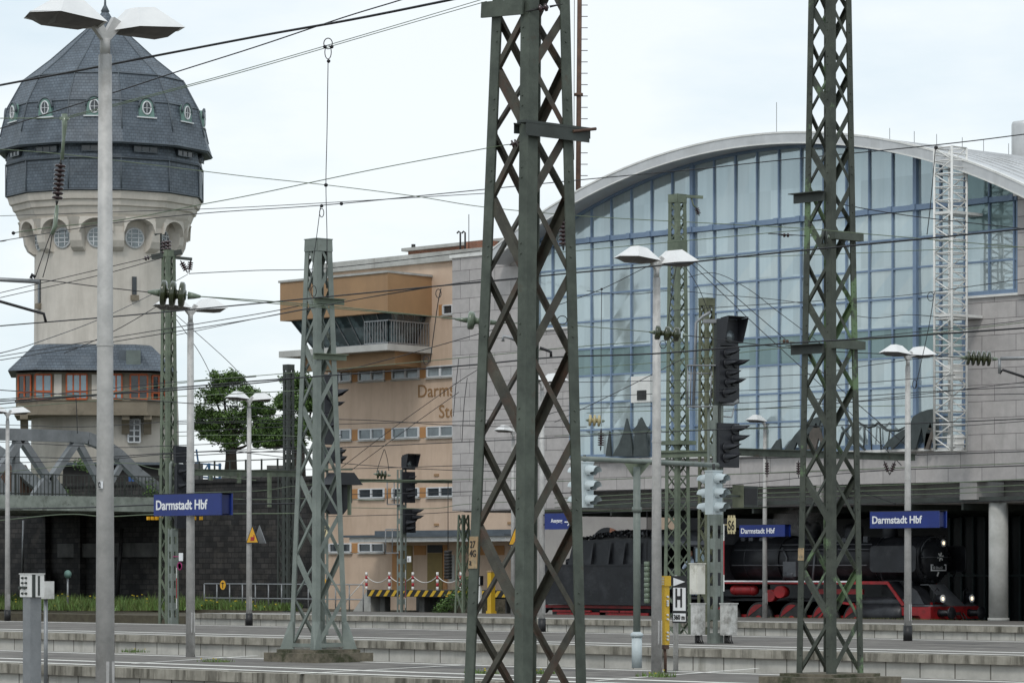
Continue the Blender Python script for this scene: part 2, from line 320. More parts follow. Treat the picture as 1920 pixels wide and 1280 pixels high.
# ================================================================ SETTING: ground, tracks, platforms
g = MB(); g.bb(-2500, 1500, -600, 3500, -1.6, -1.1); struct('ground', g, m_far)
g = MB(); g.bb(-330, 60, 26, 119, -1.096, -.98); struct('track_bed', g, m_ballast)
for i, s0 in enumerate((33.2, 37.6, 51.6, 56.4, 78.2, 84.0, 102.8)):
    r = MB()
    for d in (-.7175, .7175):
        r.bb(-300, 40, s0 + d - .035, s0 + d + .035, -.83, -.80); r.bb(-300, 40, s0 + d - .01, s0 + d + .01, -.95, -.83); r.bb(-300, 40, s0 + d - .07, s0 + d + .07, -.978, -.95)
    struct('rail_track', r, m_rail)
def platform(t0, t1, s0, s1, s_lines):
    w = MB(); w.bb(t0, t1, s0 + .12, s1 - .12, -1.09, -.20); struct('platform', w, m_pwall)
    c = MB(); x = t0
    rnd = random.Random(int(s0))
    while x < t1 - .01:
        x2 = min(x + 1.05, t1); dz = rnd.uniform(-.006, .006)
        c.bb(x + .006, x2 - .006, s0 + rnd.uniform(-.008, .008), s0 + .42, -.197, dz); x = x2
    c.bb(t0, t1, s1 - .35, s1, -.197, 0); struct('platform_kerb', c, m_coping)
    a = MB(); a.bb(t0, t1, s0 + .425, s1 - .355, -.197, .008); struct('pavement', a, m_asphalt)
    l_ = MB()
    for d, w_ in s_lines: l_.bb(t0, t1, s0 + d, s0 + d + w_, .009, .013)
    struct('pavement_marking', l_, m_line)
platform(-220, 30, 12, 28.5, [(14.6, .2)])
platform(-240, 0, 41.0, 48.0, [(.5, .28), (2.0, .30), (6.0, .2)])
platform(-240, 0, 61.0, 74.0, [(.55, .3), (2.3, .35), (11.6, .2)])
pl3 = P(361, 1150, s=91.5).x
platform(pl3, -20, 91.5, 101.05, [(.5, .35), (1.5, .3)])
# short diagonal paint marks on the nearest visible platform
l_ = MB()
for (x0, y0, x1, y1) in ((560, 1262, 900, 1244), (1120, 1275, 1420, 1252), (250, 1243, 480, 1228)):
    a = P(x0, y0, z=.014); b = P(x1, y1, z=.014); l_.bar(a, b, .10, .004)
struct('pavement_marking', l_, m_line)
# raised road level behind the retaining wall
XL = P(598, 1063, s=125).x
g = MB(); g.bb(-420, XL - .3, 127.0, 420, -1.1, 6.3); struct('terrain', g, m_far)
g = MB(); g.bb(-181, -167.4, 126.2, 300, 6.3, 6.55); struct('road', g, m_asphalt)
g = MB(); g.bb(-330, pl3 - 6, 119.2, 126.1, -1.09, -.35); struct('embankment_ground', g, mat('soil', (.10, .09, .06), (.06, .05, .035), 2, .95))

# ================================================================ WATER TOWER
TC = G(197, 232, 0); TB = 6.3
tw = thing('water_tower', 'tall pale round water tower under a bulging slate roof', 'water tower', (TC.x, TC.y, TB))
KT = 6500 / 232
def tz(y): return 2 + (1063 - y) * 226 / 6500          # heights are read on the side of the tower facing the camera
base_ang = math.atan2(-TC.y, -TC.x)                      # direction from tower towards the camera
def tdir(th, r=1.0):                                      # th degrees, positive to the right in the photo
    a = base_ang + R(th); return Vector((math.cos(a) * r, math.sin(a) * r, 0))
PH = -51.0
def ngon(mb, prof, n=12, off=PH, smooth=False, mid=None):
    vs = []; 
    for r, z in prof:
        for k in range(n): d = tdir(off + 360 / n * k, r); vs.append(Vector((TC.x + d.x, TC.y + d.y, z)))
    fs = [(i * n + k, i * n + (k + 1) % n, (i + 1) * n + (k + 1) % n, (i + 1) * n + k) for i in range(len(prof) - 1) for k in range(n)]
    return mb.add(vs, fs, smooth)
b = MB(); ngon(b, [(.01, TB - .3), (4.95, TB - .3), (4.9, tz(780)), (4.72, tz(640)), (4.68, tz(420)), (5.0, tz(395))], 48, 0, True); b.build('shaft', m_stucco, tw)
b = MB(); ngon(b, [(5.7, tz(404)), (5.85, tz(398)), (6.02, tz(386)), (6.16, tz(384)), (6.26, tz(374)), (6.4, tz(372)), (6.5, tz(362)), (6.55, tz(358)), (5.6, tz(357.5))], 12)
ngon(b, [(4.6, tz(404.2)), (5.7, tz(404))], 12)
b.build('flared_cornice', m_stucco, tw)
# corbels and arches under the cornice
for k in range(12):
    th = PH + 30 * k; c = MB(); d = tdir(th); n = Vector((-d.y, d.x, 0)); hw = .42
    pr = [(4.55, 467), (4.85, 466), (5.15, 460), (5.36, 448), (5.42, 438), (5.48, 422), (5.8, 404.5), (4.55, 404.5)]
    c.prism([Vector((TC.x, TC.y, 0)) + d * r - n * hw + Vector((0, 0, tz(y))) for r, y in pr], n * hw * 2)
    c.build('corbel', m_stucco, tw)
for k in range(12):
    th0 = PH + 30 * k + 3.6; th1 = th0 + 30 - 7.2; c = MB(); poly = []
    # arched spandrel between corbels, made as strips
    N = 10
    for i in range(N):
        a0 = th0 + (th1 - th0) * i / N; a1 = th0 + (th1 - th0) * (i + 1) / N
        def lowz(u): return tz(404 + 26 * (1 - math.sqrt(max(0, 1 - (2 * u - 1) ** 2))) + 3)
        for (ra, rb) in ((5.15, 5.72),):
            z0, z1 = lowz(i / N), lowz((i + 1) / N); zt = tz(404.3)
            q = [tdir(a0, ra), tdir(a1, ra), tdir(a1, rb), tdir(a0, rb)]
            vs = [Vector((TC.x + v.x, TC.y + v.y, z)) for v, z in zip(q, (z0, z1, z1, z0))] + [Vector((TC.x + v.x, TC.y + v.y, zt)) for v in q]
            c.add(vs, [(0, 1, 2, 3), (7, 6, 5, 4), (0, 4, 5, 1), (1, 5, 6, 2), (2, 6, 7, 3), (3, 7, 4, 0)])
    c.build('arch', m_stucco, tw)
    thm = PH + 15 + 30 * k; d = tdir(thm); ctr = Vector((TC.x, TC.y, tz(441))) + d * 4.66
    if k in (0, 1, 2, 3, 11):
        w = MB(); w.lathe([(.70, 0), (.70, .1), (.60, .12)], ctr, d, 28); wf = w.build('window', m_winw, tw)
        w = MB(); w.lathe([(.59, .02), (.59, .13)], ctr, d, 28); w.build('pane', m_glassg, wf)
        w = MB(); n = Vector((-d.y, d.x, 0))
        for q in (-.25, .25): w.bar(ctr + d * .15 + n * q - Vector((0, 0, .52)), ctr + d * .15 + n * q + Vector((0, 0, .52)), .05, .04, d)
        for q in (-.28, .0, .28): w.bar(ctr + d * .15 + n * .52 + Vector((0, 0, q)), ctr + d * .15 - n * .52 + Vector((0, 0, q)), .05, .04, d)
        w.build('muntin', m_winw, wf)
# slate drum and roof
b = MB(); ngon(b, [(6.4, tz(356)), (6.62, tz(355)), (6.58, tz(296.5)), (6.66, tz(295.5)), (6.62, tz(293.5)), (6.46, tz(270)), (6.3, tz(266))], 12); b.build('slate_drum', m_slate, tw)
b = MB(); ngon(b, [(6.4, tz(270)), (7.22, tz(272)), (7.28, tz(268)), (7.0, tz(243)), (6.8, tz(218)), (6.52, tz(187)), (5.5, tz(134)), (5.42, tz(132)), (3.65, tz(92)), (1.95, tz(48)), (.55, tz(12)), (.42, tz(4)), (.25, tz(-4)), (.01, tz(-6))], 12)
b.build('roof', m_slate, tw)
b = MB()                                                 # lead strips along the hips and joints
for k in range(12):
    a = tdir(PH + 30 * k)
    pts = [Vector((TC.x + a.x * (r + .02), TC.y + a.y * (r + .02), tz(y))) for r, y in ((7.0, 243), (6.8, 218), (6.52, 187), (5.5, 134), (3.65, 92), (1.95, 48), (.6, 14))]
    b.tube(pts, .05, 4)
    b.tube([Vector((TC.x + a.x * 6.64, TC.y + a.y * 6.64, tz(y))) for y in (355, 297)], .05, 4)
for r, y in ((6.54, 188), (5.52, 133), (6.66, 296), (7.27, 269), (6.64, 356)):
    pts = [Vector((TC.x + tdir(PH + 30 * k, r).x, TC.y + tdir(PH + 30 * k, r).y, tz(y))) for k in range(13)]; b.tube(pts, .055, 4)
b.build('roof_trim', m_slatem, tw)
b = MB(); b.tube([Vector((TC.x, TC.y, tz(0))), Vector((TC.x, TC.y, tz(-45)))], [.12, .03], 8); b.lathe([(0.0, 0), (.3, .2), (.05, .7)], Vector((TC.x, TC.y, tz(0))), n=12); b.build('finial', m_slatem, tw)
for k in range(12):
    thm = PH + 15 + 30 * k
    if not -100 < ((thm + 180) % 360 - 180) < 100: continue
    d = tdir(thm); n = Vector((-d.y, d.x, 0)); c0 = Vector((TC.x, TC.y, 0)) + d * (6.62 * math.cos(R(15)))
    zz = tz(220); hw = .49
    arch = [(-hw * 1.15, 0), (hw * 1.15, 0)] + [(hw * math.cos(a), .62 + .62 * math.sin(a)) for a in [math.pi * i / 10 for i in range(11)]]
    w = MB(); w.prism([c0 + n * x - d * .5 + Vector((0, 0, zz + z)) for x, z in arch], d * .75); dm = w.build('dormer', m_copper, tw)
    w = MB(); w.tube([c0 + n * x * 1.12 + d * .22 + Vector((0, 0, zz + z * 1.06)) for x, z in arch[2:]], .09, 5); w.build('dormer_hood', m_slatem, dm)
    w = MB(); m4 = c0 + d * .27 + Vector((0, 0, zz + .64)); N = 20
    pts = [m4 + n * .30 * math.cos(2 * math.pi * i / N) + Vector((0, 0, .42 * math.sin(2 * math.pi * i / N))) for i in range(N + 1)]; w.tube(pts, .055, 5)
    w.bar(m4 - n * .3, m4 + n * .3, .03, .03); w.bar(m4 - Vector((0, 0, .4)), m4 + Vector((0, 0, .4)), .03, .03); w.bar(c0 + d * .27 - n * .7 + Vector((0, 0, zz + .02)), c0 + d * .27 + n * .7 + Vector((0, 0, zz + .02)), .1, .08)
    w.build('window_frame', m_winw, dm)
    w = MB(); w.add([p + d * -.012 for p in pts[:-1]], [list(range(N))]); w.build('pane', m_glassd, dm)
    # strip window under the eave
    c1 = Vector((TC.x, TC.y, tz(279))) + d * (6.56 * math.cos(R(15))); w = MB()
    w.bar(c1 - n * .85, c1 + n * .85, .34, .36, (0, 0, 1)); ws = w.build('window', m_glassd, tw)
    w = MB(); c2 = c1 + d * .19
    for q in (-.18, .18): w.bar(c2 - n * .85 + Vector((0, 0, q)), c2 + n * .85 + Vector((0, 0, q)), .05, .05)
    for q in (-.85, -.28, .28, .85): w.bar(c2 + n * q - Vector((0, 0, .18)), c2 + n * q + Vector((0, 0, .18)), .04, .04)
    w.build('window_frame', m_slatem, ws)
for x_, y0, y1 in ((74, 517, 560), (251, 514, 548)):      # slit windows
    th = math.degrees(math.asin((x_ - 197) / KT / 4.8)); d = tdir(th); n = Vector((-d.y, d.x, 0)); c0 = Vector((TC.x, TC.y, 0)) + d * 4.72
    w = MB(); w.bar(c0 + Vector((0, 0, tz(y1))), c0 + Vector((0, 0, tz(y0))), .30, .14, d); sw = w.build('window', m_glassd, tw)
    w = MB(); w.bar(c0 + d * .06 + Vector((0, 0, tz(y1 + 11))), c0 + d * .06 + Vector((0, 0, tz(y1 + 1))), .5, .34, d); w.build('sill', m_box_t, sw)
# lower bay (signal room) wrapped round the shaft: octagonal
def oct_(mb, prof, half=(7.0, 5.6), hole=False):
    F_ = tdir(0); S_ = Vector((-F_.y, F_.x, 0)); S_ = -S_ if S_.dot(Vector((CF, CS, 0))) < 0 else S_
    vs = []
    for w, dpt, z, ch in prof:
        for (x, y) in ((-w, -3.), (-w, dpt - ch), (-w + ch, dpt), (w - ch, dpt), (w, dpt - ch), (w, -3.)):
            v = TC + S_ * (x - .8) + F_ * y; vs.append(Vector((v.x, v.y, z)))
    n = 6; fs = [(i * n + k, i * n + (k + 1) % n, (i + 1) * n + (k + 1) % n, (i + 1) * n + k) for i in range(len(prof) - 1) for k in range(n)]
    fs += [tuple(range(n)), tuple((len(prof) - 1) * n + k for k in range(n))]
    mb.add(vs, fs); return S_, F_
b = MB(); oct_(b, [(5.0, 6.1, tz(776), 1.5), (5.0, 6.1, tz(698), 1.5)]); bay = b.build('bay', m_box_t, tw)
b = MB(); oct_(b, [(5.1, 6.2, tz(778), 1.5), (5.1, 6.2, tz(774), 1.5)]); oct_(b, [(5.07, 6.17, tz(751), 1.5), (5.07, 6.17, tz(748), 1.5)]); b.build('ledge', m_box_t, bay)
b = MB(); S_, F_ = oct_(b, [(5.5, 7.0, tz(695), 1.7), (5.45, 6.95, tz(692), 1.7), (4.5, 5.8, tz(664), 1.2), (3.85, 5.1, tz(645), .9), (3.7, 4.9, tz(643), .9)]); b.build('bay_roof', m_slate, tw)
def bayp(x, dep, y): v = TC + S_ * x + F_ * dep; return Vector((v.x, v.y, tz(y)))
def baywin(x0, x1, y0, y1, nm, glass=m_glassb, dep=6.1):
    w = MB(); k_ = KT * 1.027
    X0 = (x0 - 197) / k_; X1 = (x1 - 197) / k_
    yy0 = 1063 - (1063 - y0) * 1.0; pts = None
    a = bayp(X0, dep, y1); c = bayp(X1, dep, y0)
    w.prism([bayp(X0, dep, y1), bayp(X1, dep, y1), bayp(X1, dep, y0), bayp(X0, dep, y0)], F_ * .06); wi = w.build('window', glass, bay)
    w = MB()
    for q in range(nm + 1):
        X = X0 + (X1 - X0) * q / nm; w.bar(bayp(X, dep + .08, y1), bayp(X, dep + .08, y0), .10, .08, F_)
    for y in (y0, y1, y1 - (y1 - y0) * .3): w.bar(bayp(X0, dep + .085, y), bayp(X1, dep + .085, y), .12, .07, F_)
    w.build('window_frame', m_wood, wi)
baywin(67, 97, 703, 748, 2); baywin(125, 163, 702, 748, 3); baywin(207, 228, 702, 748, 2); baywin(244, 276, 702, 747, 2, m_glassd)
for x0, x1 in ((102, 116), (172, 186)):
    k_ = KT * 1.027; w = MB(); w.prism([bayp((x0 - 197) / k_, 6.1, 748), bayp((x1 - 197) / k_, 6.1, 748), bayp((x1 - 197) / k_, 6.1, 702), bayp((x0 - 197) / k_, 6.1, 702)], F_ * .05); w.build('wall_panel', m_stucco, bay)
# slanting corner windows of the bay
for sgn in (-1, 1):
    a = TC + S_ * (5.0 * sgn - .87) + F_ * 4.6; c = TC + S_ * (3.5 * sgn - .87) + F_ * 6.1; nn = (S_ * sgn + F_).normalized()
    w = MB(); p0 = a.lerp(c, .2) + nn * .05; p1 = a.lerp(c, .75) + nn * .05
    w.prism([Vector((p0.x, p0.y, tz(748))), Vector((p1.x, p1.y, tz(748))), Vector((p1.x, p1.y, tz(703))), Vector((p0.x, p0.y, tz(703)))], nn * .03); wi = w.build('window', m_glassd, bay)
    w = MB()
    for u in (0, .5, 1):
        p = p0.lerp(p1, u) + nn * .04; w.bar(Vector((p.x, p.y, tz(748))), Vector((p.x, p.y, tz(703))), .12, .07, nn)
    for y in (748, 735, 703): w.bar(Vector((p0.x, p0.y, tz(y))) + nn * .05, Vector((p1.x, p1.y, tz(y))) + nn * .05, .1, .08, nn)
    w.build('window_frame', m_wood, wi)
for x_ in (47, 235, 276):                                  # brackets below the bay
    X = (x_ - 197) / (KT * 1.02); w = MB()
    pr = [(4.3, 778.5), (6.0, 778.5), (6.0, 786), (5.5, 790), (5.1, 800), (4.9, 812), (4.3, 812)]
    w.prism([bayp(X - .25, dp, y) for dp, y in pr], S_ * .5); w.build('bracket', m_box_t, tw)
w = MB(); k_ = KT * 1.02; X0 = (240 - 197) / k_; X1 = (262 - 197) / k_
d5 = 4.65; w.prism([bayp(X0, d5, 827), bayp(X1, d5, 827), bayp(X1, d5, 784), bayp(X0, d5, 784)], F_ * .15); wi = w.build('window', m_glassd, tw)
w = MB()
for u in (0, .5, 1): w.bar(bayp(X0 + (X1 - X0) * u, d5 + .17, 827), bayp(X0 + (X1 - X0) * u, d5 + .17, 784), .1, .06, F_)
for y in (827, 816, 805, 794, 784): w.bar(bayp(X0, d5 + .18, y), bayp(X1, d5 + .18, y), .09, .07, F_)
w.build('window_frame', m_winw, wi)
w = MB(); w.prism([bayp(.9, 6.3, 686), bayp(2.3, 6.3, 686), bayp(2.3, 6.3, 656), bayp(.9, 6.3, 656)], F_ * -1.2); w.build('roof_box', m_slatem, tw)
w = MB(); w.prism([bayp(1.35, 6.6, 684), bayp(2.3, 6.6, 684), bayp(2.3, 6.6, 657), bayp(1.35, 6.6, 657)], F_ * -.2); w.build('hatch', mat('hatch_grey', (.14, .17, .16), None, 2, .5), tw)
# single-storey block at the tower foot
fb = thing('tower_annex', 'low dark building with a blue door at the water tower foot', 'building', (TC.x + 2, TC.y - 8, 6.3))
w = MB(); A = G(118, 219); B = G(305, 219); w.prism([Vector((A.x, A.y, 6.3)), Vector((B.x, B.y, 6.3)), Vector((B.x, B.y, 2 + 192 / 29.7)), Vector((A.x, A.y, 2 + 192 / 29.7))], (-1.5, 2.4, 0)); w.build('wall', mat('annex_wall', (.035, .032, .03), (.02, .019, .018), .8, .8), fb)
w = MB(); w.prism([P(112, 871, D=218.5), P(308, 871, D=218.5), P(308, 866, D=218.5), P(112, 866, D=218.5)], (-2, 3, 0)); w.build('roof', m_slatem, fb)
w = MB(); w.prism([P(241, 930, D=217.6), P(268, 930, D=217.6), P(268, 884, D=217.6), P(241, 884, D=217.6)], (-.1, .1, 0)); w.build('door', mat('blue_door', (.03, .10, .30), None, 2, .5), fb)

# ================================================================ RETAINING WALL, BRIDGE, FENCES
w = MB(); w.bb(-420, XL - .4, 126.15, 127.0, -1.09, 7.0); w.bb(-420, XL - .4, 126.05, 127.1, 7.0, 7.25)
rw = solo(w, 'retaining_wall', m_wall, 'dark sooty stone retaining wall behind the grass strip', 'wall')
w = MB()
for x in (85, 150): a = P(x, 1063, s=126).x; w.bb(a - .35, a + .35, 125.75, 126.14, -1, 6.0)
w.build('pier', m_wall, rw)
w = MB(); a = P(200, 1063, s=126).x; b2 = P(292, 1063, s=126).x; w.bb(P(110, 1063, s=126).x, b2, 125.9, 126.14, 2 + 19 / 30.4, 2 + 45 / 30.4); w.build('concrete_band', m_wallc, rw)
w = MB(); a = P(228, 990, s=125.8); b2 = P(219, 1130, s=125.6); w.tube([a, b2], .12, 8); w.build('downpipe', m_dark, rw)
w = MB(); a = P(44, 975, s=125.8); b2 = P(42, 1075, s=125.8); w.tube([a, b2], .08, 8); w.build('downpipe', m_chain, rw)
br = thing('truss_bridge', 'grey riveted steel truss road bridge crossing the tracks', 'bridge', (-169, 126, 6.3))
def truss(t0):
    tr = MB(); zd = 2 + 130 / 31.2; za = 10.1; w_ = .5
    tr.bar((t0, 50, za - .35), (t0, 119.3, za - .35), .5, .7)
    pts = [(t0, 119.3 + 6.6 * math.sin(a), za - .35 - (3.8) * (1 - math.cos(a))) for a in [R(90) * i / 8 for i in range(9)]]
    pts = [(t0, 119.3, za - .35), (t0, 120.6, za - .42), (t0, 121.7, za - .75), (t0, 122.9, za - 1.4), (t0, 124.3, za - 2.5), (t0, 126.4, zd + .2)]
    for a, b_ in zip(pts, pts[1:]): tr.bar(a, b_, .5, .7)
    top = tr.build('top_chord', m_bridge, br)
    tr = MB(); pz = za - .7; s0 = 119.9; pn = 4.0
    for k in range(0, 18):
        sa = s0 - pn * k
        bt = sa + (pn / 2 if True else 0)
        tr.bar((t0, sa, pz + .1), (t0, sa - pn / 2, zd + .9), .40, .46, (1, 0, 0)); tr.bar((t0, sa - pn, pz + .1), (t0, sa - pn / 2, zd + .9), .40, .46, (1, 0, 0))
        tr.bar((t0, sa - pn - .35, pz), (t0, sa - pn - .35, zd), .3, .4, (1, 0, 0)) if k % 2 == 0 else None
        tr.prism([(t0 - .2, sa - pn / 2 - 1.3, zd + .05), (t0 - .2, sa - pn / 2 + 1.3, zd + .05), (t0 - .2, sa - pn / 2 + .3, zd + 1.25), (t0 - .2, sa - pn / 2 - .3, zd + 1.25)], (.4, 0, 0))
    tr.bar((t0, 119.9, pz + .1), (t0, 121.9, zd + .3), .36, .42, (1, 0, 0)); tr.bar((t0, 123.4, pz - .9), (t0, 121.9, zd + .3), .3, .3, (1, 0, 0)); tr.bar((t0, 121.9, zd + .1), (t0, 121.9, zd + 1.0), .8, .4, (1, 0, 0))
    tr.build('truss_web', m_bridge, br)
truss(-169.0); truss(-180.5)
w = MB(); zd = 2 + 130 / 31.2
w.bb(-180.9, -168.4, 50, 126.1, zd - .55, zd - .12); w.bb(-168.4, -167.6, 50, 126.1, zd - .85, zd + .02); w.bb(-168.75, -168.4, 50, 126.1, zd - .95, zd - .551); w.bb(-181.1, -180.8, 50, 126.1, zd - .95, zd - .551)
k = 50
while k < 126: w.bb(-180.9, -168.75, k, k + .2, zd - .9, zd - .551); k += 2.4
w.build('deck', m_deckg, br)
w = MB()
for z_ in (.12, 1.25): w.bar((-167.65, 60, zd + z_), (-167.65, 126.1, zd + z_), .06, .06)
k = 100.0
while k < 126.1: w.bar((-167.65, k, zd + .02), (-167.65, k, zd + 1.25), .035, .035); k += .26
k = 60.0
while k < 126.1: w.bar((-167.65, k, zd), (-167.65, k, zd + 1.3), .09, .09); k += 2.6
w.build('railing', m_slimdark, br)
def leafcloud(name, parent, centres, n, sz, mats, seed, label=None):
    rnd = random.Random(seed); b = MB()
    for i in range(n):
        c, r = centres[rnd.randrange(len(centres))]
        v = Vector((rnd.gauss(0, 1), rnd.gauss(0, 1), rnd.gauss(0, 1))).normalized() * (r * rnd.random() ** .45)
        p = Vector(c) + Vector((v.x, v.y, v.z * .75)) * rnd.choice((1, 1, 1.35)); a = Vector((rnd.gauss(0, 1), rnd.gauss(0, 1), rnd.gauss(0, .6))).normalized()
        q = a.cross(Vector((rnd.gauss(0, 1), rnd.gauss(0, 1), rnd.gauss(0, 1)))).normalized(); s_ = sz * rnd.uniform(.6, 1.3)
        b.mi(1 if rnd.random() < .42 else 0); b.add([p - a * s_, p + q * s_ * .5, p + a * s_, p - q * s_ * .5], [(0, 1, 2, 3)])
    return b.build(name, mats, parent)
bush = leafcloud('bush', None, [(P(x, y, D=209.0), .45) for x, y in ((120, 925), (285, 925), (295, 945), (278, 905), (150, 868), (165, 872), (305, 935))], 900, .09, [m_leaf1, m_leaf2], 5); tag(bush, 'green creeper leaves hanging from the bridge end', 'plant')
# fence on top of the retaining wall
w = MB()
tA = P(345, 1063, s=126.5).x; tB = P(560, 1063, s=126.5).x
for z_ in (7.7, 8.3): w.bar((tA, 126.5, z_), (tB, 126.5, z_), .06, .06)
k = tA
while k <= tB: w.bar((k, 126.5, 7.25), (k, 126.5, 8.35), .08, .08); k += 1.5
solo(w, 'railing', m_slimdark, 'dark pipe railing along the top of retaining wall', 'railing')
w = MB()
for x0, x1, y0, y1 in ((500, 560, 905, 872), (345, 376, 905, 868), (415, 560, 905, 892)):
    w.prism([P(x0, y0, D=214), P(x1, y0, D=214), P(x1, y1, D=214), P(x0, y1, D=214)], (-.4, .5, 0))
solo(w, 'parapet', m_wallc, 'dark parapet wall under the trees above the retaining wall', 'wall')
w = MB()
bl = mat('blue_steel', (.06, .14, .26), None, 2, .5)
for x in (368, 392, 412): w.bar(P(x, 905, D=216), P(x, 868, D=216), .12, .12)
for y in (868, 880, 893): w.bar(P(365, y, D=216), P(415, y + 4, D=216), .1, .1)
w.bar(P(368, 905, D=216), P(392, 868, D=216), .08, .08); w.bar(P(368, 842, D=216), P(372, 870, D=216), .08, .08)
solo(w, 'steel_frame', bl, 'small blue steel frame beside the tree trunk above the wall', 'frame')

# ================================================================ TREES
def tree(label, x, ytop, ybase, D, cl, n, seed):
    k = 6500 / D; base = P(x, ybase, D=D); base.z -= .6
    t = thing('tree', label, 'tree', base, 'trees above the retaining wall')
    w = MB(); rnd = random.Random(seed)
    top = P(x, (ytop + ybase) / 2 - 10, D=D)
    w.tube([base, base.lerp(top, .35) + Vector((.08, 0, 0)), base.lerp(top, .7), top], [.50, .38, .34, .16], 9)
    for (cx, cy, r) in cl[::2]:
        c = P(cx, cy, D=D); st = base.lerp(top, rnd.uniform(.45, .9)); w.tube([st, st.lerp(c, .5) + Vector((0, 0, -.1)), c], [.14, .09, .03], 6)
    w.build('trunk', m_trunk, t)
    cs = []
    for (cx, cy, r) in cl:
        c = P(cx, cy, D=D)
        for q in range(16):
            o = Vector((rnd.gauss(0, 1), rnd.gauss(0, 1), rnd.gauss(0, .7))).normalized() * (r / k) * rnd.uniform(.1, 1.25); cs.append((c + o, (r / k) * rnd.uniform(.4, .75)))
    leafcloud('crown', t, cs, int(n * 2.1), .095, [m_leaf1, m_leaf2], seed)
tree('broad green tree with forked trunk right of the tall water tower', 432, 690, 885, 235,
     [(415, 712, 20), (440, 708, 18), (400, 740, 22), (440, 740, 26), (470, 745, 16), (385, 775, 22), (420, 780, 26), (460, 780, 26), (395, 810, 22), (430, 822, 18), (470, 812, 18), (490, 790, 14), (480, 825, 10), (503, 770, 14), (508, 805, 16), (492, 820, 14), (478, 765, 18), (495, 745, 10), (372, 800, 12)], 21000, 3)
tree('green tree half hidden behind the pale lattice mast', 560, 700, 885, 228,
     [(540, 720, 18), (570, 715, 20), (530, 750, 18), (560, 755, 24), (590, 750, 20), (510, 795, 16), (540, 800, 24), (575, 800, 24), (520, 825, 14), (555, 828, 16), (500, 835, 8)], 17000, 8)

# ================================================================ ORANGE SIGNAL BUILDING
ob = thing('signal_building', 'ochre signal box building with jutting glazed control cabin', 'building', (XL, 125, -1))
sO = 125.0
def O(x, y, s=sO): return P(x, y, s=s)
XR = P(1075, 1063, s=sO).x
zt_ = O(800, 494).z
w = MB(); w.bb(XL, XR, sO, sO + 12, -1.05, zt_); w.build('wall', m_ochre, ob)
w = MB(); w.bb(XL - .2, XR, sO - .25, sO + 12.2, zt_ + .002, zt_ + .55); w.build('roof', m_conc, ob)
w = MB(); a = P(765, 490, s=130); w.bb(a.x, P(905, 480, s=130).x + 4, 130, 135, zt_ + .55, P(800, 468, s=130).z); pent = w.build('penthouse', m_redbrick, ob)
w = MB(); w.bb(a.x - .25, P(905, 480, s=130).x + 4.2, 129.7, 135.3, P(800, 468, s=130).z + .002, P(800, 462, s=130).z); w.build('roof', m_conc, pent)
w = MB(); a = P(873, 470, s=128.5); b2 = P(908, 450, s=128.5); w.bb(a.x, b2.x, 128.5, 129.5, zt_ + .5, b2.z); w.build('chimney', m_redbrick, ob)
w = MB()
for x in (863, 872): a = P(x, 475, s=127); w.tube([a, P(x, 436, s=127), P(x - 3, 434, s=127), P(x - 6, 437, s=127)], .05, 6)
w.tube([P(775, 465, s=131), P(775, 458, s=131)], .12, 8)
w.build('vent_pipe', m_dark, ob)
w = MB(); w.tube([P(879, 470, s=128), P(879, 402, s=128)], .022, 5); w.build('lightning_rod', m_dark, ob)
# ribbon windows
def rwin(x0, x1, yb, yt, par=ob, split=True, glass=m_glassg, open_=False):
    a = O(x0, yb, sO - .04); b_ = O(x1, yb, sO - .04); zb = a.z; ztp = O(x0, yt, sO).z
    f = MB()
    for zz in (zb, ztp): f.bar((a.x, sO - .04, zz), (b_.x, sO - .04, zz), .08, .06)
    xs = [a.x, (a.x + b_.x) / 2, b_.x] if split else [a.x, b_.x]
    for xx in xs: f.bar((xx, sO - .045, zb), (xx, sO - .045, ztp), .12 if xx != a.x else .1, .1, (0, 1, 0))
    fo = f.build('window', m_winw, par)
    q = MB(); q.bb(a.x, b_.x, sO - .02, sO + .03, zb, ztp); q.build('pane', glass, fo)
    q = MB(); q.bb(a.x - .1, b_.x + .1, sO - .14, sO + .02, zb - .12, zb - .052); q.build('sill', m_conc, fo)
def opier(x0, x1, yb, yt):
    q = MB(); a = O(x0, yb); b_ = O(x1, yt); q.bb(a.x, b_.x, sO - .025, sO + .02, a.z - .05, b_.z + .03); q.build('window_pier', m_orangep, ob)
sl = -.0585
for row, (yl, h) in enumerate(((714, 19), (823.5, 18), (933, 16), (1034, 15))):
    def yy(x, yl=yl): return yl + (x - 672) * (1063 - yl) / -6200.
    for x0, x1 in ((640, 658), (673, 720), (736, 785), (801, 850), (866, 912)):
        if row == 3 and x0 > 700: continue
        x0_ = 618 if x0 == 640 else x0
        rwin(x0_, x1, yy(x0), yy(x0) - h, glass=m_glassg if row in (0, 1) else m_glassd)
    for x0, x1 in ((659, 671), (722, 734), (787, 799)):
        if row == 3 and x0 > 700: continue
        opier(x0, x1, yy(x0), yy(x0) - h)
rwin(831, 849, 589, 573, split=False, glass=m_glassd); opier(823, 829, 590, 572)
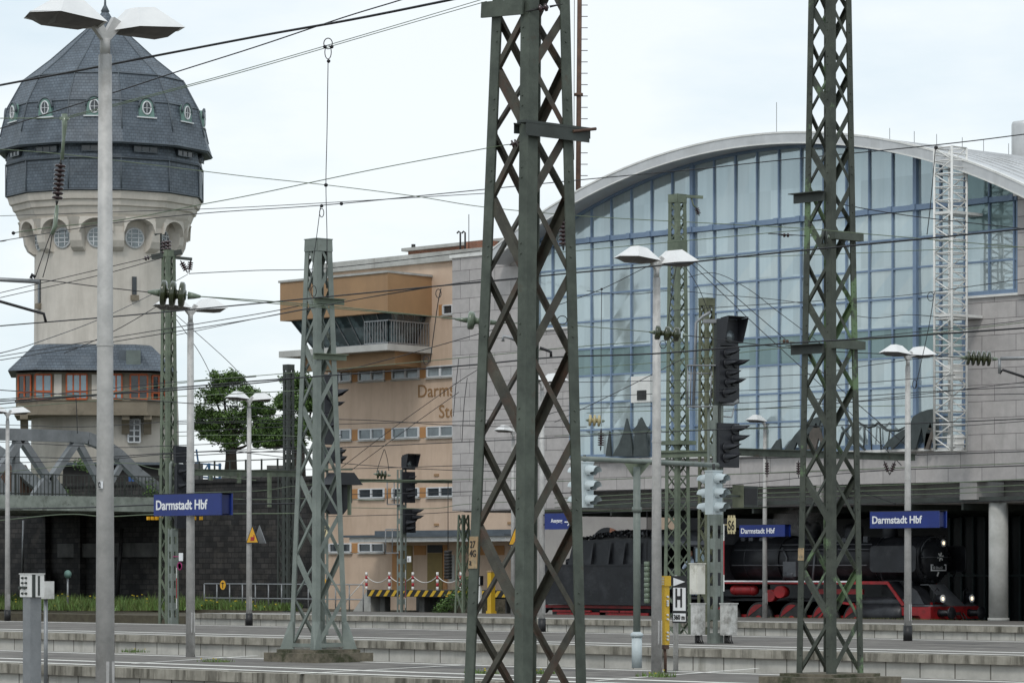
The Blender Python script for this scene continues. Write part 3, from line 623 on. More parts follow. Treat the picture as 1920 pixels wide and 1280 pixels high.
# control cabin
cz0 = P(727, 585, s=121.3).z; cz1 = P(727, 511, s=121.3).z
xa = P(525, 560, s=121.3).x; xb = P(727, 560, s=121.3).x; xc = P(809, 560, s=124.98).x
plan = lambda z, i=0: [Vector((xa + i, 121.3 + i, z)), Vector((xb - i * .5, 121.3 + i, z)), Vector((xc - i, 125.0, z)), Vector((xa + i, 125.0, z))]
def slab(mb, i0, i1, z0, z1):
    mb.add(plan(z0, i0) + plan(z1, i1), [(3, 2, 1, 0), (4, 5, 6, 7), (0, 1, 5, 4), (1, 2, 6, 5), (2, 3, 7, 6), (3, 0, 4, 7)])
w = MB(); slab(w, 0, 0, cz0, cz1); cf = w.build('cabin_fascia', m_orange, ob)
w = MB(); slab(w, -.08, -.08, cz1 + .002, cz1 + .12); w.build('cabin_roof', m_conc, ob)
gz0 = P(727, 649, s=121.3).z
w = MB(); slab(w, 1.4, .45, gz0 + .15, cz0); cg = w.build('cabin_glazing', m_cabg_, ob)
w = MB()
lo, hi = plan(gz0 + .15, 1.4), plan(cz0, .45)
for i, j, ns_ in ((0, 1, 7), (1, 2, 3), (3, 0, 3)):
    for q in range(ns_ + 1): w.bar(lo[i].lerp(lo[j], q / ns_) + Vector((.02, -.04, 0)), hi[i].lerp(hi[j], q / ns_) + Vector((.02, -.04, 0)), .045, .045)
    w.bar(lo[i] + Vector((0, -.04, .1)), lo[j] + Vector((0, -.04, .1)), .12, .12)
w.build('mullion', m_chain, cg)
w = MB(); slab(w, -.05, -.05, gz0 - .2, gz0 + .148); w.build('balcony_slab', mat('slab_white', (.50, .50, .48), (.40, .40, .38), 1, .7), ob)
w = MB(); slab(w, .9, .9, gz0 - .95, gz0 - .201); w.build('cabin_soffit', m_orange, ob)
w = MB(); pr = [Vector((P(682, 600, s=121.35).x, 121.4, 0)), Vector((xb - .05, 121.4, 0)), Vector((xc - .1, 124.85, 0))]
for a, b_ in zip(pr, pr[1:]):
    n_ = max(4, int((b_ - a).length / .22))
    for q in range(n_ + 1):
        p_ = a.lerp(b_, q / n_); w.bar((p_.x, p_.y, gz0 + .15), (p_.x, p_.y, gz0 + 1.42), .035, .035)
    for z_ in (.22, 1.42): w.bar((a.x, a.y, gz0 + z_), (b_.x, b_.y, gz0 + z_), .06, .06)
w.build('balcony_railing', m_chain, ob)
w = MB(); a = P(705, 615, s=122.6); w.lathe([(.001, 0), (.35, .02), (.35, .06), (.001, .07)], a, (0, 1, 0), 16); w.build('round_emblem', m_yellow, ob)
text('Darmstadt', 1.0, m_brown, ob, O(782, 745, sO - .02), xs=1.14, bold=.004)
text('Stellwerk', 1.0, m_brown, ob, O(822, 783, sO - .02), xs=1.14, bold=.004)
w = MB()
for x, y in ((818, 890), (818, 983), (956, 980)): a = O(x, y, sO - .03); w.box(a, (.36, .06, .13))
w.build('air_brick', m_orange, ob)
# canopy, doors and piers at the ground floor
ca = P(655, 1012, s=122.2); cb_ = P(948, 1004, s=122.2)
w = MB(); w.bb(ca.x, cb_.x, 122.2, 124.98, ca.z - .12, ca.z + .14); cn = w.build('canopy', m_white, ob)
w = MB(); w.bb(ca.x - .3, cb_.x + .1, 122.0, 124.98, ca.z + .142, ca.z + .26); w.bb(ca.x + 1.2, cb_.x - .2, 123.0, 124.98, ca.z + .262, ca.z + .5); w.build('canopy_roof', m_slatem, cn)
def recess(x0, x1, y0, y1, m, nm, d=.05):
    q = MB(); a = O(x0, y1, sO - d); b_ = O(x1, y0, sO - d); q.bb(a.x, b_.x, sO - d, sO + .05, a.z, b_.z); return q.build(nm, m, ob)
recess(756, 772, 1022, 1112, m_door, 'door'); recess(801, 829, 1036, 1112, m_door, 'door'); recess(801, 829, 1021, 1035.5, m_void, 'transom')
recess(776, 798, 1022, 1040, m_orangep, 'wall_panel', .04); recess(735, 752, 1022, 1110, m_orangep, 'wall_panel', .035); recess(830, 838, 1021, 1110, m_orangep, 'wall_panel', .03); recess(900, 945, 1022, 1040, m_orangep, 'wall_panel', .03)
recess(842, 852, 1040, 1090, m_conc, 'wall_panel', .03)
# loading dock with hazard edge
dk = thing('loading_dock', 'raised loading dock with black and yellow striped edge', 'loading dock', (P(690, 1140, s=119).x, 119, -1))
dz = P(770, 1106, s=119).z; d0 = P(687, 1110, s=119).x; d1 = P(980, 1110, s=119).x
w = MB(); w.bb(d0, d1, 119.1, 124.9, dz - .3, dz); 
k = d0 + .4
while k < d1: w.bb(k, k + .4, 119.6, 120, -1, dz - .3); k += 3.2
w.bb(d0, d1, 122.5, 122.7, -1, dz - .3)
w.build('deck', m_wallc, dk)
w = MB(); w.bb(d0, d1, 119.04, 119.098, dz - .34, dz + .02); w.build('edge_strip', m_pattern, dk)
w = MB(); k = d0 + .1
while k < d1 - .6: w.prism([(k, 119.03, dz - .32), (k + .26, 119.03, dz - .32), (k + .56, 119.03, dz), (k + .30, 119.03, dz)], (0, .008, 0)); k += .62
w.build('hazard_stripe', m_yel, dk)
w = MB(); a = P(665, 1140, s=119.5).x
w.prism([(a - .6, 119.3, -1), (d0 - .02, 119.3, -1), (d0 - .02, 119.3, dz), (d0 - .25, 119.3, dz)], (0, 1.4, 0)); w.build('stair', m_conc, dk)
cps = []
for i, x in enumerate((687, 730, 774, 820, 864)):
    a = P(x, 1108, s=119.6); b_ = P(x, 1072, s=119.6); a.z = dz; q = MB(); n_ = 5
    for j in range(n_):
        q.mi(j % 2); q.cyl(a.lerp(b_, j / n_), a.lerp(b_, (j + 1) / n_), .07, n=10)
    q.mi(0)
    o = solo(q, 'bollard', [m_white, m_redp], 'red and white striped post on dock edge, %s from the stair' % ('first', 'second', 'third', 'fourth', 'fifth')[i], 'bollard', 'striped posts on the loading dock'); cps.append(b_)
q = MB()
for a, b_ in zip(cps, cps[1:]):
    q.tube([a.lerp(b_, u / 8) - Vector((0, 0, .2 + .35 * (1 - (u / 4 - 1) ** 2))) for u in range(9)], .022, 4)
q.tube([cps[0] - Vector((0, 0, .3)), P(652, 1122, s=119.6), P(649, 1128, s=119.6)], .03, 4)
solo(q, 'chain', m_white, 'white sagging chain strung between the striped dock posts', 'chain')
# low weathered concrete block and shrub by the dock
w = MB(); a = P(845, 1145, s=112); b_ = P(890, 1130, s=112); w.bb(a.x, b_.x, 112, 114, -1, .45); solo(w, 'concrete_block', m_plinth, 'rough dark concrete block beside the dock shrub', 'block')
sh = leafcloud('shrub', None, [(P(x, y, s=111.5), r) for x, y, r in ((835, 1135, .45), (848, 1120, .4), (865, 1115, .5), (825, 1145, .35), (880, 1108, .4), (875, 1090, .3))], 1500, .07, [m_leaf2, m_leaf1], 11); tag(sh, 'loose green shrub growing at the right end of dock', 'shrub')

# ================================================================ STATION HALL
TCX, TCZ, RG = -94.2, -14.4, 33.0
hall = thing('station_hall', 'station hall with arched roof and large blue-framed glass gable', 'building', (-94, 100, -1))
arcz = lambda t, r=RG: TCZ + math.sqrt(r * r - (t - TCX) ** 2)
MW, MH, MX, MZ = 1.184, 1.126, -104.17, 6.59
zs = [MZ + MH * i for i in range(9)]                        # 6.59 .. 15.6
tl, tr_ = -105.36, -84.03; ul, ur = -107.5, -81.44; zmid = 12.1
rnd = random.Random(2)
pn = MB(); pd = MB(); pd2 = MB()
def pane(t0, t1, z0, z1, z0b=None, z1b=None):
    if t1 - t0 < .05: return
    dark = abs(z0 - zs[3]) < .02 or (t0 >= tr_ - .4 and z0 >= zs[7] - .02)
    b = (pd2 if z0 >= zs[7] - .02 else pd) if dark else pn; q = .012
    a, c = rnd.uniform(-q, q), rnd.uniform(-q, q)
    b.add([(t0, 100 + a, z0), (t1, 100 - c, z0), (t1, 100 + c, z1b if z1b is not None else z1), (t0, 100 - a, z1)], [(0, 1, 2, 3)])
cols = [MX + MW * i for i in range(-3, 21)]
for i in range(len(cols) - 1):
    t0, t1 = cols[i], cols[i + 1]
    a, b_ = max(t0, tl), min(t1, tr_)
    if b_ > a:
        for j in range(5): pane(a, b_, zs[j], zs[j + 1])
    a, b_ = max(t0, ul), min(t1, ur)
    if b_ > a:
        for j in range(5, 8):
            lo_ = zs[j] if j > 5 or (a >= tl and b_ <= tr_) else zmid
            pane(a, b_, lo_, zs[j + 1])
        pane(a, b_, zs[8], arcz(a), None, arcz(b_))
pn.build('glass', m_pane, hall); pd.build('glass', m_paned, hall)['label'] = 'dark green glass band'; pd2.build('glass', m_paned, hall)['label'] = 'dark corner panes'
f = MB()
for i, t in enumerate(cols):
    if not ul - .01 <= t <= ur + .01: continue
    big = i in (8, 18) ; w_ = .17 if big else .072
    low = MZ if tl - .02 <= t <= tr_ + .02 else zmid
    f.bb(t - w_ / 2, t + w_ / 2, 99.93 - (.08 if big else 0), 100.04, low, arcz(t))
for t, z0 in ((tl, MZ), (tr_, MZ), (ul, zmid), (ur, zmid)): f.bb(t - .10, t + .10, 99.90, 100.05, z0, arcz(t) if z0 == zmid else zmid)
for j, z in enumerate(zs):
    a, b_ = (tl, tr_) if j < 5 else (ul, ur)
    h_ = {0: .2, 8: .20}.get(j, .072)
    f.bb(a, b_, 99.945 - (.14 if j == 8 else 0), 100.03, z - h_ / 2, z + h_ / 2)
for a, b_ in ((ul, tl), (tr_, ur)): f.bb(a, b_, 99.94, 100.03, zmid - .08, zmid + .08)
N = 60
for i in range(N):
    t0 = ul + (ur - ul) * i / N; t1 = ul + (ur - ul) * (i + 1) / N
    f.bar((t0, 99.97, arcz(t0) - .05), (t1, 99.97, arcz(t1) - .05), .18, .22, (0, 0, 1))
f.build('window_frame', m_blue, hall)
for t in cols:                                             # clamps on the big transom
    if ul <= t <= ur: MB().bb(t - .1, t + .1, 99.74, 99.95, 15.5, 15.72).build('transom_clamp', m_blue, hall)
# roof vault
w = MB(); N = 64; ta, tb = -109.3, -78.2
def arcstrip(mb, r0, r1, y0, y1, ta=ta, tb=tb, N=N):
    ps = [ta + (tb - ta) * i / N for i in range(N + 1)]
    vs = []
    for y in (y0, y1):
        for r in (r0, r1): vs += [(t if r == r0 else TCX + (t - TCX) * r1 / r0, y, arcz(t, r0) if r == r0 else TCZ + (arcz(t, r0) - TCZ) * r1 / r0) for t in ps]
    n = N + 1; fs = []
    for i in range(N): fs += [(i, i + 1, n + i + 1, n + i), (2 * n + i, 3 * n + i, 3 * n + i + 1, 2 * n + i + 1), (n + i, n + i + 1, 3 * n + i + 1, 3 * n + i), (i, 2 * n + i, 2 * n + i + 1, i + 1)]
    fs += [(0, n, 3 * n, 2 * n), (n - 1, 3 * n - 1, 4 * n - 1, 2 * n - 1)]
    mb.add(vs, fs, False)
arcstrip(w, 32.95, 33.30, 98.75, 165); hr = w.build('roof', m_roofm, hall)
w = MB(); k = 100.0
while k < 164: arcstrip(w, 33.301, 33.34, k, k + .05, N=30); k += .75
w.build('roof_seams', m_roofm, hr)
w = MB(); arcstrip(w, 33.301, 33.37, 98.72, 98.95); arcstrip(w, 32.9, 32.949, 98.73, 98.85); w.build('roof_edge', m_white, hr)
# stone parts
w = MB(); w.bb(-112.95, ul - .1, 100, 118, 4.45, 15.42); w.bb(ul - .1, tl - .1, 99.98, 100.6, 4.45, zmid - .1)
w.bb(tr_ + .1, -55, 99.88, 100.6, 5.2, zmid - .1); w.bb(tl - .1, tr_ + .1, 99.98, 100.6, 5.2, MZ - .1); w.build('wall', m_stone, hall)
w = MB(); w.bb(-113.05, ul - .1, 99.92, 118.1, 15.422, 15.56); w.bb(ul - .1, tl - .08, 99.9, 100.1, zmid - .098, zmid - .01); w.bb(tr_ + .08, -80.9, 99.78, 100.1, zmid - .098, zmid - .01); w.bb(tl, tr_, 99.8, 100.0, MZ - .20, MZ - .101)
w.build('coping', m_white, hall)
w = MB(); w.bb(-81.3, -80.75, 99.7, 100.6, zmid - .1, 15.62); w.build('pillar', m_stone, hall); w = MB(); w.bb(-81.45, -80.6, 99.62, 100.7, 15.621, 15.85); w.build('pillar_cap', m_white, hall)
w = MB(); w.bb(ur, -55, 100.7, 101, zmid, 15.5); w.build('glass', m_paned, hall)
w = MB(); w.bb(-107, -55, 101.6, 101.9, 4.45, 5.2); w.bb(-112.9, -55, 100.62, 140, 4.40, 4.46); w.build('ceiling', m_deck, hall)
w = MB(); w.bb(-112.9, -55, 100.05, 100.4, 4.46, 4.62)
for k in range(9): w.bb(-106 + k * 2.7, -105.9 + k * 2.7, 100.2, 116, 4.15, 4.395)
w.build('beam', m_slimdark, hall)
w = MB()
for x0, x1 in ((1531, 1541), (1800, 1832)):
    a, b_ = P(x0, 1063, s=99.95).x, P(x1, 1063, s=99.95).x; MB().bb(a, b_, 99.93, 101.5, 4.52, 5.19).build('bracket', m_deck, hall)
a = P(1010, 1063, s=119).x; b_ = P(1212, 1063, s=119).x
w = MB(); w.bb(P(960, 1063, s=119).x, b_, 119, 119.4, -1, 7.5); w.build('inner_wall', m_inwall, hall)
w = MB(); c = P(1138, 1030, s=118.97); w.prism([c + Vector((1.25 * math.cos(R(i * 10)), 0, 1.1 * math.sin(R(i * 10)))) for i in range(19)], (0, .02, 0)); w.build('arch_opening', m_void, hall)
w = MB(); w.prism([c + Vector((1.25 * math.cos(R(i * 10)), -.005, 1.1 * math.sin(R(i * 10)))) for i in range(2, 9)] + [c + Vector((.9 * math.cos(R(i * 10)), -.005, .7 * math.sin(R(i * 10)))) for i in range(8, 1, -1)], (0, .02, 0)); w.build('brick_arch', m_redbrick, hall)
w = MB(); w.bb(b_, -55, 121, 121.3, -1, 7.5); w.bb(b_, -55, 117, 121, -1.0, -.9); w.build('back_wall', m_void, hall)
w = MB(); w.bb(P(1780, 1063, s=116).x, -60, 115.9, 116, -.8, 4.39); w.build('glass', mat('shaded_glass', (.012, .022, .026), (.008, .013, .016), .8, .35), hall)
w = MB()
for x in range(1780, 1960, 22): a = P(x, 1063, s=115.8).x; w.bb(a - .05, a + .05, 115.78, 115.89, -.8, 4.39)
w.bb(P(1780, 1063, s=115.8).x, -60, 115.77, 115.89, 1.6, 1.7); w.build('window_frame', mat('teal_frame', (.03, .06, .065), None, 2, .4), hall)
w = MB(); c = P(1872, 1063, s=100.55); w.lathe([(.36, 0), (.36, 4.4)], (c.x, 100.55, 0.0), n=28); w.lathe([(.40, .0), (.40, .12)], (c.x, 100.55, .0), n=28); w.build('column', m_conc, hall)
for xx in (-75, -69): w = MB(); w.lathe([(.36, 0), (.36, 4.4)], (xx, 100.55, 0.0), n=28); w.build('column', m_conc, hall)
# ridge skylights and rods
for i, (x, y) in enumerate(((1682, 262), (1728, 266), (1770, 271), (1818, 276), (1858, 281), (1905, 284))):
    p = P(x, y, t=-94.2 + .6); 
    q = MB(); hw = [1.0, .75][i % 2]; z0 = TCZ + 33.28 - .1
    q.prism([(-94.8, p.y - hw * 1.1, z0), (-94.8, p.y + hw * 1.1, z0), (-94.8, p.y + (.0 if i % 2 == 0 else hw), z0 + .48)], (1.8, 0, 0)); sk = q.build('skylight', m_deck, hall)
    q = MB(); q.tube([(-94, p.y, z0 + .3), (-94, p.y, z0 + 1.15)], .014, 4); q.build('lightning_rod', m_dark, sk)
q = MB(); a = P(1456, 252, s=104); q.tube([a - Vector((0, 0, .5)), P(1456, 192, s=104)], .014, 4); q.build('lightning_rod', m_dark, hall)
q = MB(); a = P(1922, 275, s=150); q.lathe([(.75, -3), (.75, 3.6), (.70, 3.75), (.1, 3.85)], (a.x, a.y, a.z - 2.4), n=28); q.build('roof_tank', m_roofm, hall)
# vent panel in the gable
q = MB(); a, b_ = P(1186, 755, s=99.9), P(1222, 704, s=99.9); q.bb(a.x, b_.x, 99.80, 99.94, a.z, b_.z); vp = q.build('vent_panel', m_white, hall)
q = MB(); a, b_ = P(1195, 750, s=99.8), P(1212, 731, s=99.8); q.bb(a.x, b_.x, 99.77, 99.799, a.z, b_.z); q.build('vent_grille', m_dark, vp)
# added solid shapes standing in for reflections in the lower glass
m_refl = mat('reflection_dark', (.06, .075, .075), (.035, .045, .045), 2, .5); m_refl2 = mat('reflection_brown', (.12, .10, .085), (.07, .06, .05), 2, .5)
def silh(label, pts, m=m_refl, th=.10, cat='modelled reflection'):
    q = MB(); q.prism([P(x, y, s=99.6) for x, y in pts], (0, th, 0)); return solo(q, 'reflection_shape', m, label, cat, 'modelled reflections along the glass foot')
def arcs(label, lines, r, m=m_refl):
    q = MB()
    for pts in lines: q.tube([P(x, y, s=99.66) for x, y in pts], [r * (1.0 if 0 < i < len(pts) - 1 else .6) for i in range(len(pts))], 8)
    return solo(q, 'reflection_shape', m, label, 'modelled reflection', 'modelled reflections along the glass foot')
silh('narrow dark spike of modelled reflection leftmost along the glass foot', [(1135, 855), (1139, 825), (1142, 808), (1145, 855)])
silh('dark pointed cone of modelled reflection left of the widest tent shape', [(1147, 855), (1160, 832), (1168, 812), (1174, 784), (1180, 808), (1184, 830), (1186, 855)])
silh('wide dark tent-shaped modelled reflection with pointed top behind pale lamp pole', [(1187, 855), (1190, 815), (1186, 806), (1194, 797), (1201, 782), (1209, 798), (1216, 806), (1210, 812), (1215, 855)])
silh('small dark wedge of modelled reflection left of the right lattice mast', [(1440, 848), (1455, 826), (1462, 822), (1464, 848)])
silh('dark sloping arch of modelled reflection behind the left leg of right mast', [(1468, 846), (1490, 815), (1512, 790), (1530, 782), (1540, 780), (1534, 800), (1516, 812), (1500, 846), (1494, 828), (1486, 846)])
silh('brown drape-shaped modelled reflection seen through the right lattice mast', [(1512, 842), (1518, 810), (1530, 792), (1538, 812), (1545, 842), (1534, 820), (1528, 843)], m_refl2)
arcs('bundle of thin dark bowed lines of modelled reflection right of the lattice mast', [[(1578, 800), (1592, 820), (1610, 842)], [(1572, 838), (1580, 812), (1596, 796)], [(1598, 800), (1600, 822), (1622, 843)]], .07)
arcs('sagging dark rope-shaped modelled reflection with hanging struts under the lamp', [[(1610, 792), (1628, 801), (1640, 798), (1646, 792), (1662, 806), (1684, 807), (1698, 800)], [(1622, 800), (1619, 843)], [(1633, 802), (1634, 843)], [(1650, 802), (1652, 843)], [(1668, 808), (1664, 843)]], .05)
silh('dark leaning dinosaur-like hump of modelled reflection left of the small lamp pole', [(1653, 842), (1664, 826), (1682, 812), (1696, 804), (1700, 812), (1686, 828), (1672, 842), (1668, 836)])
silh('big dark arched modelled reflection beside the white access tower', [(1698, 842), (1704, 800), (1712, 780), (1726, 772), (1738, 768), (1750, 766), (1753, 800), (1754, 842), (1746, 806), (1734, 842), (1728, 800), (1716, 842)])
silh('brown flared modelled reflection in front of the big dark arch', [(1732, 842), (1736, 812), (1744, 792), (1750, 812), (1753, 842), (1746, 822), (1741, 842)], m_refl2)
# rust coloured tall pole with step pegs behind the hall corner
q = MB(); q.cyl(P(1083, 500, D=158), P(1087, -60, D=158), .125, .105, 10); q.lathe([(.2, 0), (.2, .12)], P(1085, 180, D=158), n=10)
rp_ = thing('radio_mast', 'tall thin rust-brown pole with step pegs behind the hall', 'pole', P(1083, 500, D=158)); q.build('pole', m_rust, rp_)
q = MB(); 
for i in range(22):
    c = P(1085, 10 + i * 21.3, D=158); q.tube([c + Vector((.0, .0, 0)), c + Vector((.28, .30, 0))], .018, 4)
q.tube([P(1077, -60, D=157.9), P(1076, 300, D=157.9)], .02, 4); q.build('step_peg', m_dark, rp_)

# ================================================================ WHITE ACCESS TOWER
aw = P(1782, 845, s=98.55)
at = thing('access_tower', 'slender white lattice ladder tower in front of the glass gable', 'access tower', (aw.x, aw.y, aw.z))
h_ = .42; zt2 = P(1782, 278, s=98.55).z
cs_ = [(-h_, -h_), (h_, -h_), (h_, h_), (-h_, h_)]
for x, y in cs_: q = MB(); q.tube([(aw.x + x, aw.y + y, aw.z), (aw.x + x, aw.y + y, zt2)], .05, 6); q.build('leg', m_white, at)
nl = 23; 
for k in range(4):
    q = MB(); (x0, y0), (x1, y1) = cs_[k], cs_[(k + 1) % 4]
    for i in range(nl + 1):
        z = aw.z + (zt2 - aw.z) * i / nl; z2 = aw.z + (zt2 - aw.z) * min(i + 1, nl) / nl
        if k in (1, 3):
            for u in (0, .5): zz = z + (z2 - z) * u; q.tube([(aw.x + x0, aw.y + y0, zz), (aw.x + x1, aw.y + y1, zz)], .028, 4)
        else:
            q.tube([(aw.x + x0, aw.y + y0, z), (aw.x + x1, aw.y + y1, z)], .03, 4)
            if i < nl:
                a, b_ = ((x0, y0), (x1, y1)) if i % 2 else ((x1, y1), (x0, y0)); q.tube([(aw.x + a[0], aw.y + a[1], z), (aw.x + b_[0], aw.y + b_[1], z2)], .03, 4)
    q.build('bracing', m_white, at)
q = MB(); z = P(1782, 700, s=98.55).z; q.bb(aw.x - .1, aw.x + .35, aw.y - .3, aw.y + .3, z - .25, z + .3); q.build('control_box', m_white, at)
for yy_ in (400, 592): q = MB(); z = P(1782, yy_, s=98.55).z; q.bb(aw.x - .45, aw.x + .45, aw.y - .45, aw.y + 1.3, z - .05, z + .05); q.build('platform', m_white, at)
q = MB(); z = P(1782, 838, s=98.55).z; q.bb(aw.x, aw.x + .4, aw.y - .2, aw.y + .3, z, z + .45); q.build('base_box', m_white, at)

# ================================================================ LATTICE MASTS
def lmast(name, label, x, D, zb, zt, wb, wt, fl, m_leg, m_br, ratio=1.1, th=.014, base=None, bw=.07, flip=0, group='lattice catenary masts', bolts=False, cap=True, rung=None, levels=None):
    c = G(x, D); t, s = c.x, c.y
    o = thing(name, label, 'lattice mast', (t, s, zb), group)
    W = lambda z: wb + (wt - wb) * (z - zb) / (zt - zb)
    corners = [(-1, -1), (1, -1), (1, 1), (-1, 1)]
    pt = lambda i, z: Vector((t + corners[i][0] * W(z) / 2, s + corners[i][1] * W(z) / 2, z))
    for i in range(4):
        q = MB(); q.ang(pt(i, zb), pt(i, zt), (-corners[i][0], 0, 0), (0, -corners[i][1], 0), fl, th)
        if bolts and i in (0, 1, 2):
            z = zb + .3
            while z < zt - .3:
                for dz_ in (0, .13):
                    p = pt(i, z + dz_)
                    if i != 2: q.lathe([(.012, 0), (.012, .010), (.004, .014)], p + Vector((-corners[i][0] * fl * .7, 0, 0)), (0, -1, 0), 6)
                    if i == 2: q.lathe([(.012, 0), (.012, .010), (.004, .014)], p + Vector((0, -corners[i][1] * fl * .55, 0)), (1, 0, 0), 6)
                z += W(z) * ratio
        q.build('leg', m_leg, o)
    for fce in range(4):
        i, j = fce, (fce + 1) % 4; q = MB(); z = zb + .05; n = 0
        if levels: z = levels[0]
        nrm = [Vector((0, 1, 0)), Vector((-1, 0, 0)), Vector((0, -1, 0)), Vector((1, 0, 0))][fce]
        st = flip
        while z < zt - .1:
            z2 = levels[n + 1] if levels and n + 1 < len(levels) else min(z + W(z) * ratio, zt)
            a, b_ = (i, j) if (n + st) % 2 == 0 else (j, i)
            p0 = pt(a, z) + nrm * (th * 1.2); p1 = pt(b_, z2) + nrm * (th * 1.2)
            wd = bw * (1.25 if ((n + st) % 2 == 0) == (fce % 2 == 1) else .8)
            hd_ = (pt(b_, z) - pt(a, z)).normalized() * fl * .5; p0 += hd_; p1 -= hd_
            e1 = (p1 - p0).normalized(); side = e1.cross(nrm).normalized()
            q.bar(p0, p1, .008, wd, side); q.bar(p0 - side * (wd / 2 - .005) + nrm * wd * .35, p1 - side * (wd / 2 - .005) + nrm * wd * .35, wd * .7, .008, side)
            z = z2; n += 1
        q.build('bracing', m_br, o)
    if cap:
        q = MB(); hh = W(zt) * .62; 
        for i in range(4):
            a, b_ = pt(i, zt - hh), pt((i + 1) % 4, zt - hh); nn = [(0, -1, 0), (1, 0, 0), (0, 1, 0), (-1, 0, 0)][i]; nn = Vector(nn)
            q.prism([a + nn * .003, b_ + nn * .003, pt((i + 1) % 4, zt) + nn * .003, pt(i, zt) + nn * .003], nn * .012)
        q.bb(t - W(zt) / 2 - .02, t + W(zt) / 2 + .02, s - W(zt) / 2 - .02, s + W(zt) / 2 + .02, zt + .002, zt + .02)
        q.build('head_plate', m_leg, o)
    if base:
        bx, bh = base; q = MB(); q.bb(t - bx / 2, t + bx / 2, s - bx / 2, s + bx / 2, zb - bh, zb - .06); q.bb(t - bx * .36, t + bx * .36, s - bx * .36, s + bx * .36, zb - .059, zb + .02); q.build('concrete_base', m_plinth, o)
    return o, pt, W
def zat(y, D): return 2 + (1063 - y) * D / 6500
# nearest mast
Db = 44.0
big, bpt, bW = lmast('catenary_mast', 'nearest and largest dark riveted lattice mast in the centre', 984, Db, 0.0, 10.4, 1.12, .64, .165, m_greensteel, m_brace, 1.13, .018, bw=.095, bolts=True, cap=False, base=(1.9, .3), flip=0, levels=[.2, 1.35, 2.5, 3.63, 4.70, 5.71, 6.66, 7.51, 8.29, 9.0, 9.7, 10.39])
c = G(984, Db); 
q = MB(); z = zat(240, Db); hw = bW(z) / 2
q.ang((c.x + hw * .1 + .1, c.y - hw - .02, z), (c.x + hw + .06, c.y + hw + .25, z), (0, 0, -1), (.7, -.7, 0), .12, .014)
q.bar((c.x + hw + .02, c.y - hw - .14, z), (c.x + hw + .02, c.y + hw + .22, z), .16, .03); q.bar((c.x + hw + .09, c.y - hw - .12, z - .09), (c.x + hw + .09, c.y + hw + .2, z - .09), .012, .17); q.build('cross_arm', m_slimdark, big)
q = MB(); p = Vector((c.x + hw + .11, c.y + hw - .1, z - .06)); q.tube([p, p + Vector((.05, .35, .06))], .02, 6); q.build('eye_bolt', m_rust, big)
q = MB(); z = zat(18, Db); q.bar((c.x - hw - .10, c.y - hw - .02, z), (c.x + hw - .1, c.y - hw - .02, z - .04), .03, .2); q.build('cross_arm', m_greensteel, big)
q = MB(); z1 = zat(1006, Db); z0 = zat(1066, Db); p0, p1 = bpt(0, z0), bpt(0, z1)
q.add([p0 + Vector((-.002, -.012, 0)), p0 + Vector((.155, -.012, 0)), p1 + Vector((.155, -.012, 0)), p1 + Vector((-.002, -.012, 0))], [(0, 1, 2, 3)]); q.prism([p0 + Vector((-.002, -.004, 0)), p0 + Vector((.160, -.004, 0)), p1 + Vector((.160, -.004, 0)), p1 + Vector((-.002, -.004, 0))], (0, -.006, 0))
pl = q.build('number_plate', m_platebr, big)
for tx, yy_ in (('27', 1027), ('4G', 1044), ('a', 1060)): text(tx, .125, m_dark, pl, bpt(0, zat(yy_, Db)) + Vector((.018, -.016, 0)), xs=.8)
_q = Matrix.Rotation(R(-.50), 3, Vector((CS, -CF, 0))); big.rotation_euler = _q.to_euler()     # the old mast leans a little
# second mast on the right, standing on a low concrete base
Dr = 58.6
rm, rpt, rW = lmast('catenary_mast', 'tall dark lattice mast with lichen-green patches at the right', 1556, Dr, .22, 12.6, .80, .49, .125, m_greendark, m_greendark, 1.06, .016, bw=.075, bolts=True, cap=False)
c = G(1556, Dr)
q = MB(); q.bb(c.x - .85, c.x + .85, c.y - .85, c.y + .85, -.02, .16); q.bb(c.x - .6, c.x + .6, c.y - .6, c.y + .6, .161, .215); q.build('concrete_base', m_plinth, rm)
for yy_, sgn, mm in ((372, -1, m_slimdark), (656, -1, m_slimdark), (445, 1, m_greensteel), (648, 1, m_greensteel)):
    z = zat(yy_, Dr); hw = rW(z) / 2; q = MB()
    if sgn < 0: q.bar((c.x - hw - .22, c.y - hw - .03, z), (c.x + hw * .6, c.y - hw - .03, z), .03, .15); q.bar((c.x - hw - .24, c.y - hw - .09, z + .08), (c.x + hw * .6, c.y - hw - .09, z + .08), .14, .015)
    else: q.bar((c.x + hw + .03, c.y - hw, z), (c.x + hw + .03, c.y + hw + .1, z), .12, .14)
    q.build('cross_arm', mm, rm)
q = MB(); z0, z1 = zat(1050, Dr), zat(1027, Dr); p0, p1 = rpt(0, z0), rpt(0, z1); q.prism([p0 + Vector((-.002, -.004, 0)), p0 + Vector((.13, -.004, 0)), p1 + Vector((.13, -.004, 0)), p1 + Vector((-.002, -.004, 0))], (0, -.006, 0)); q.build('number_plate', m_platebr, rm)
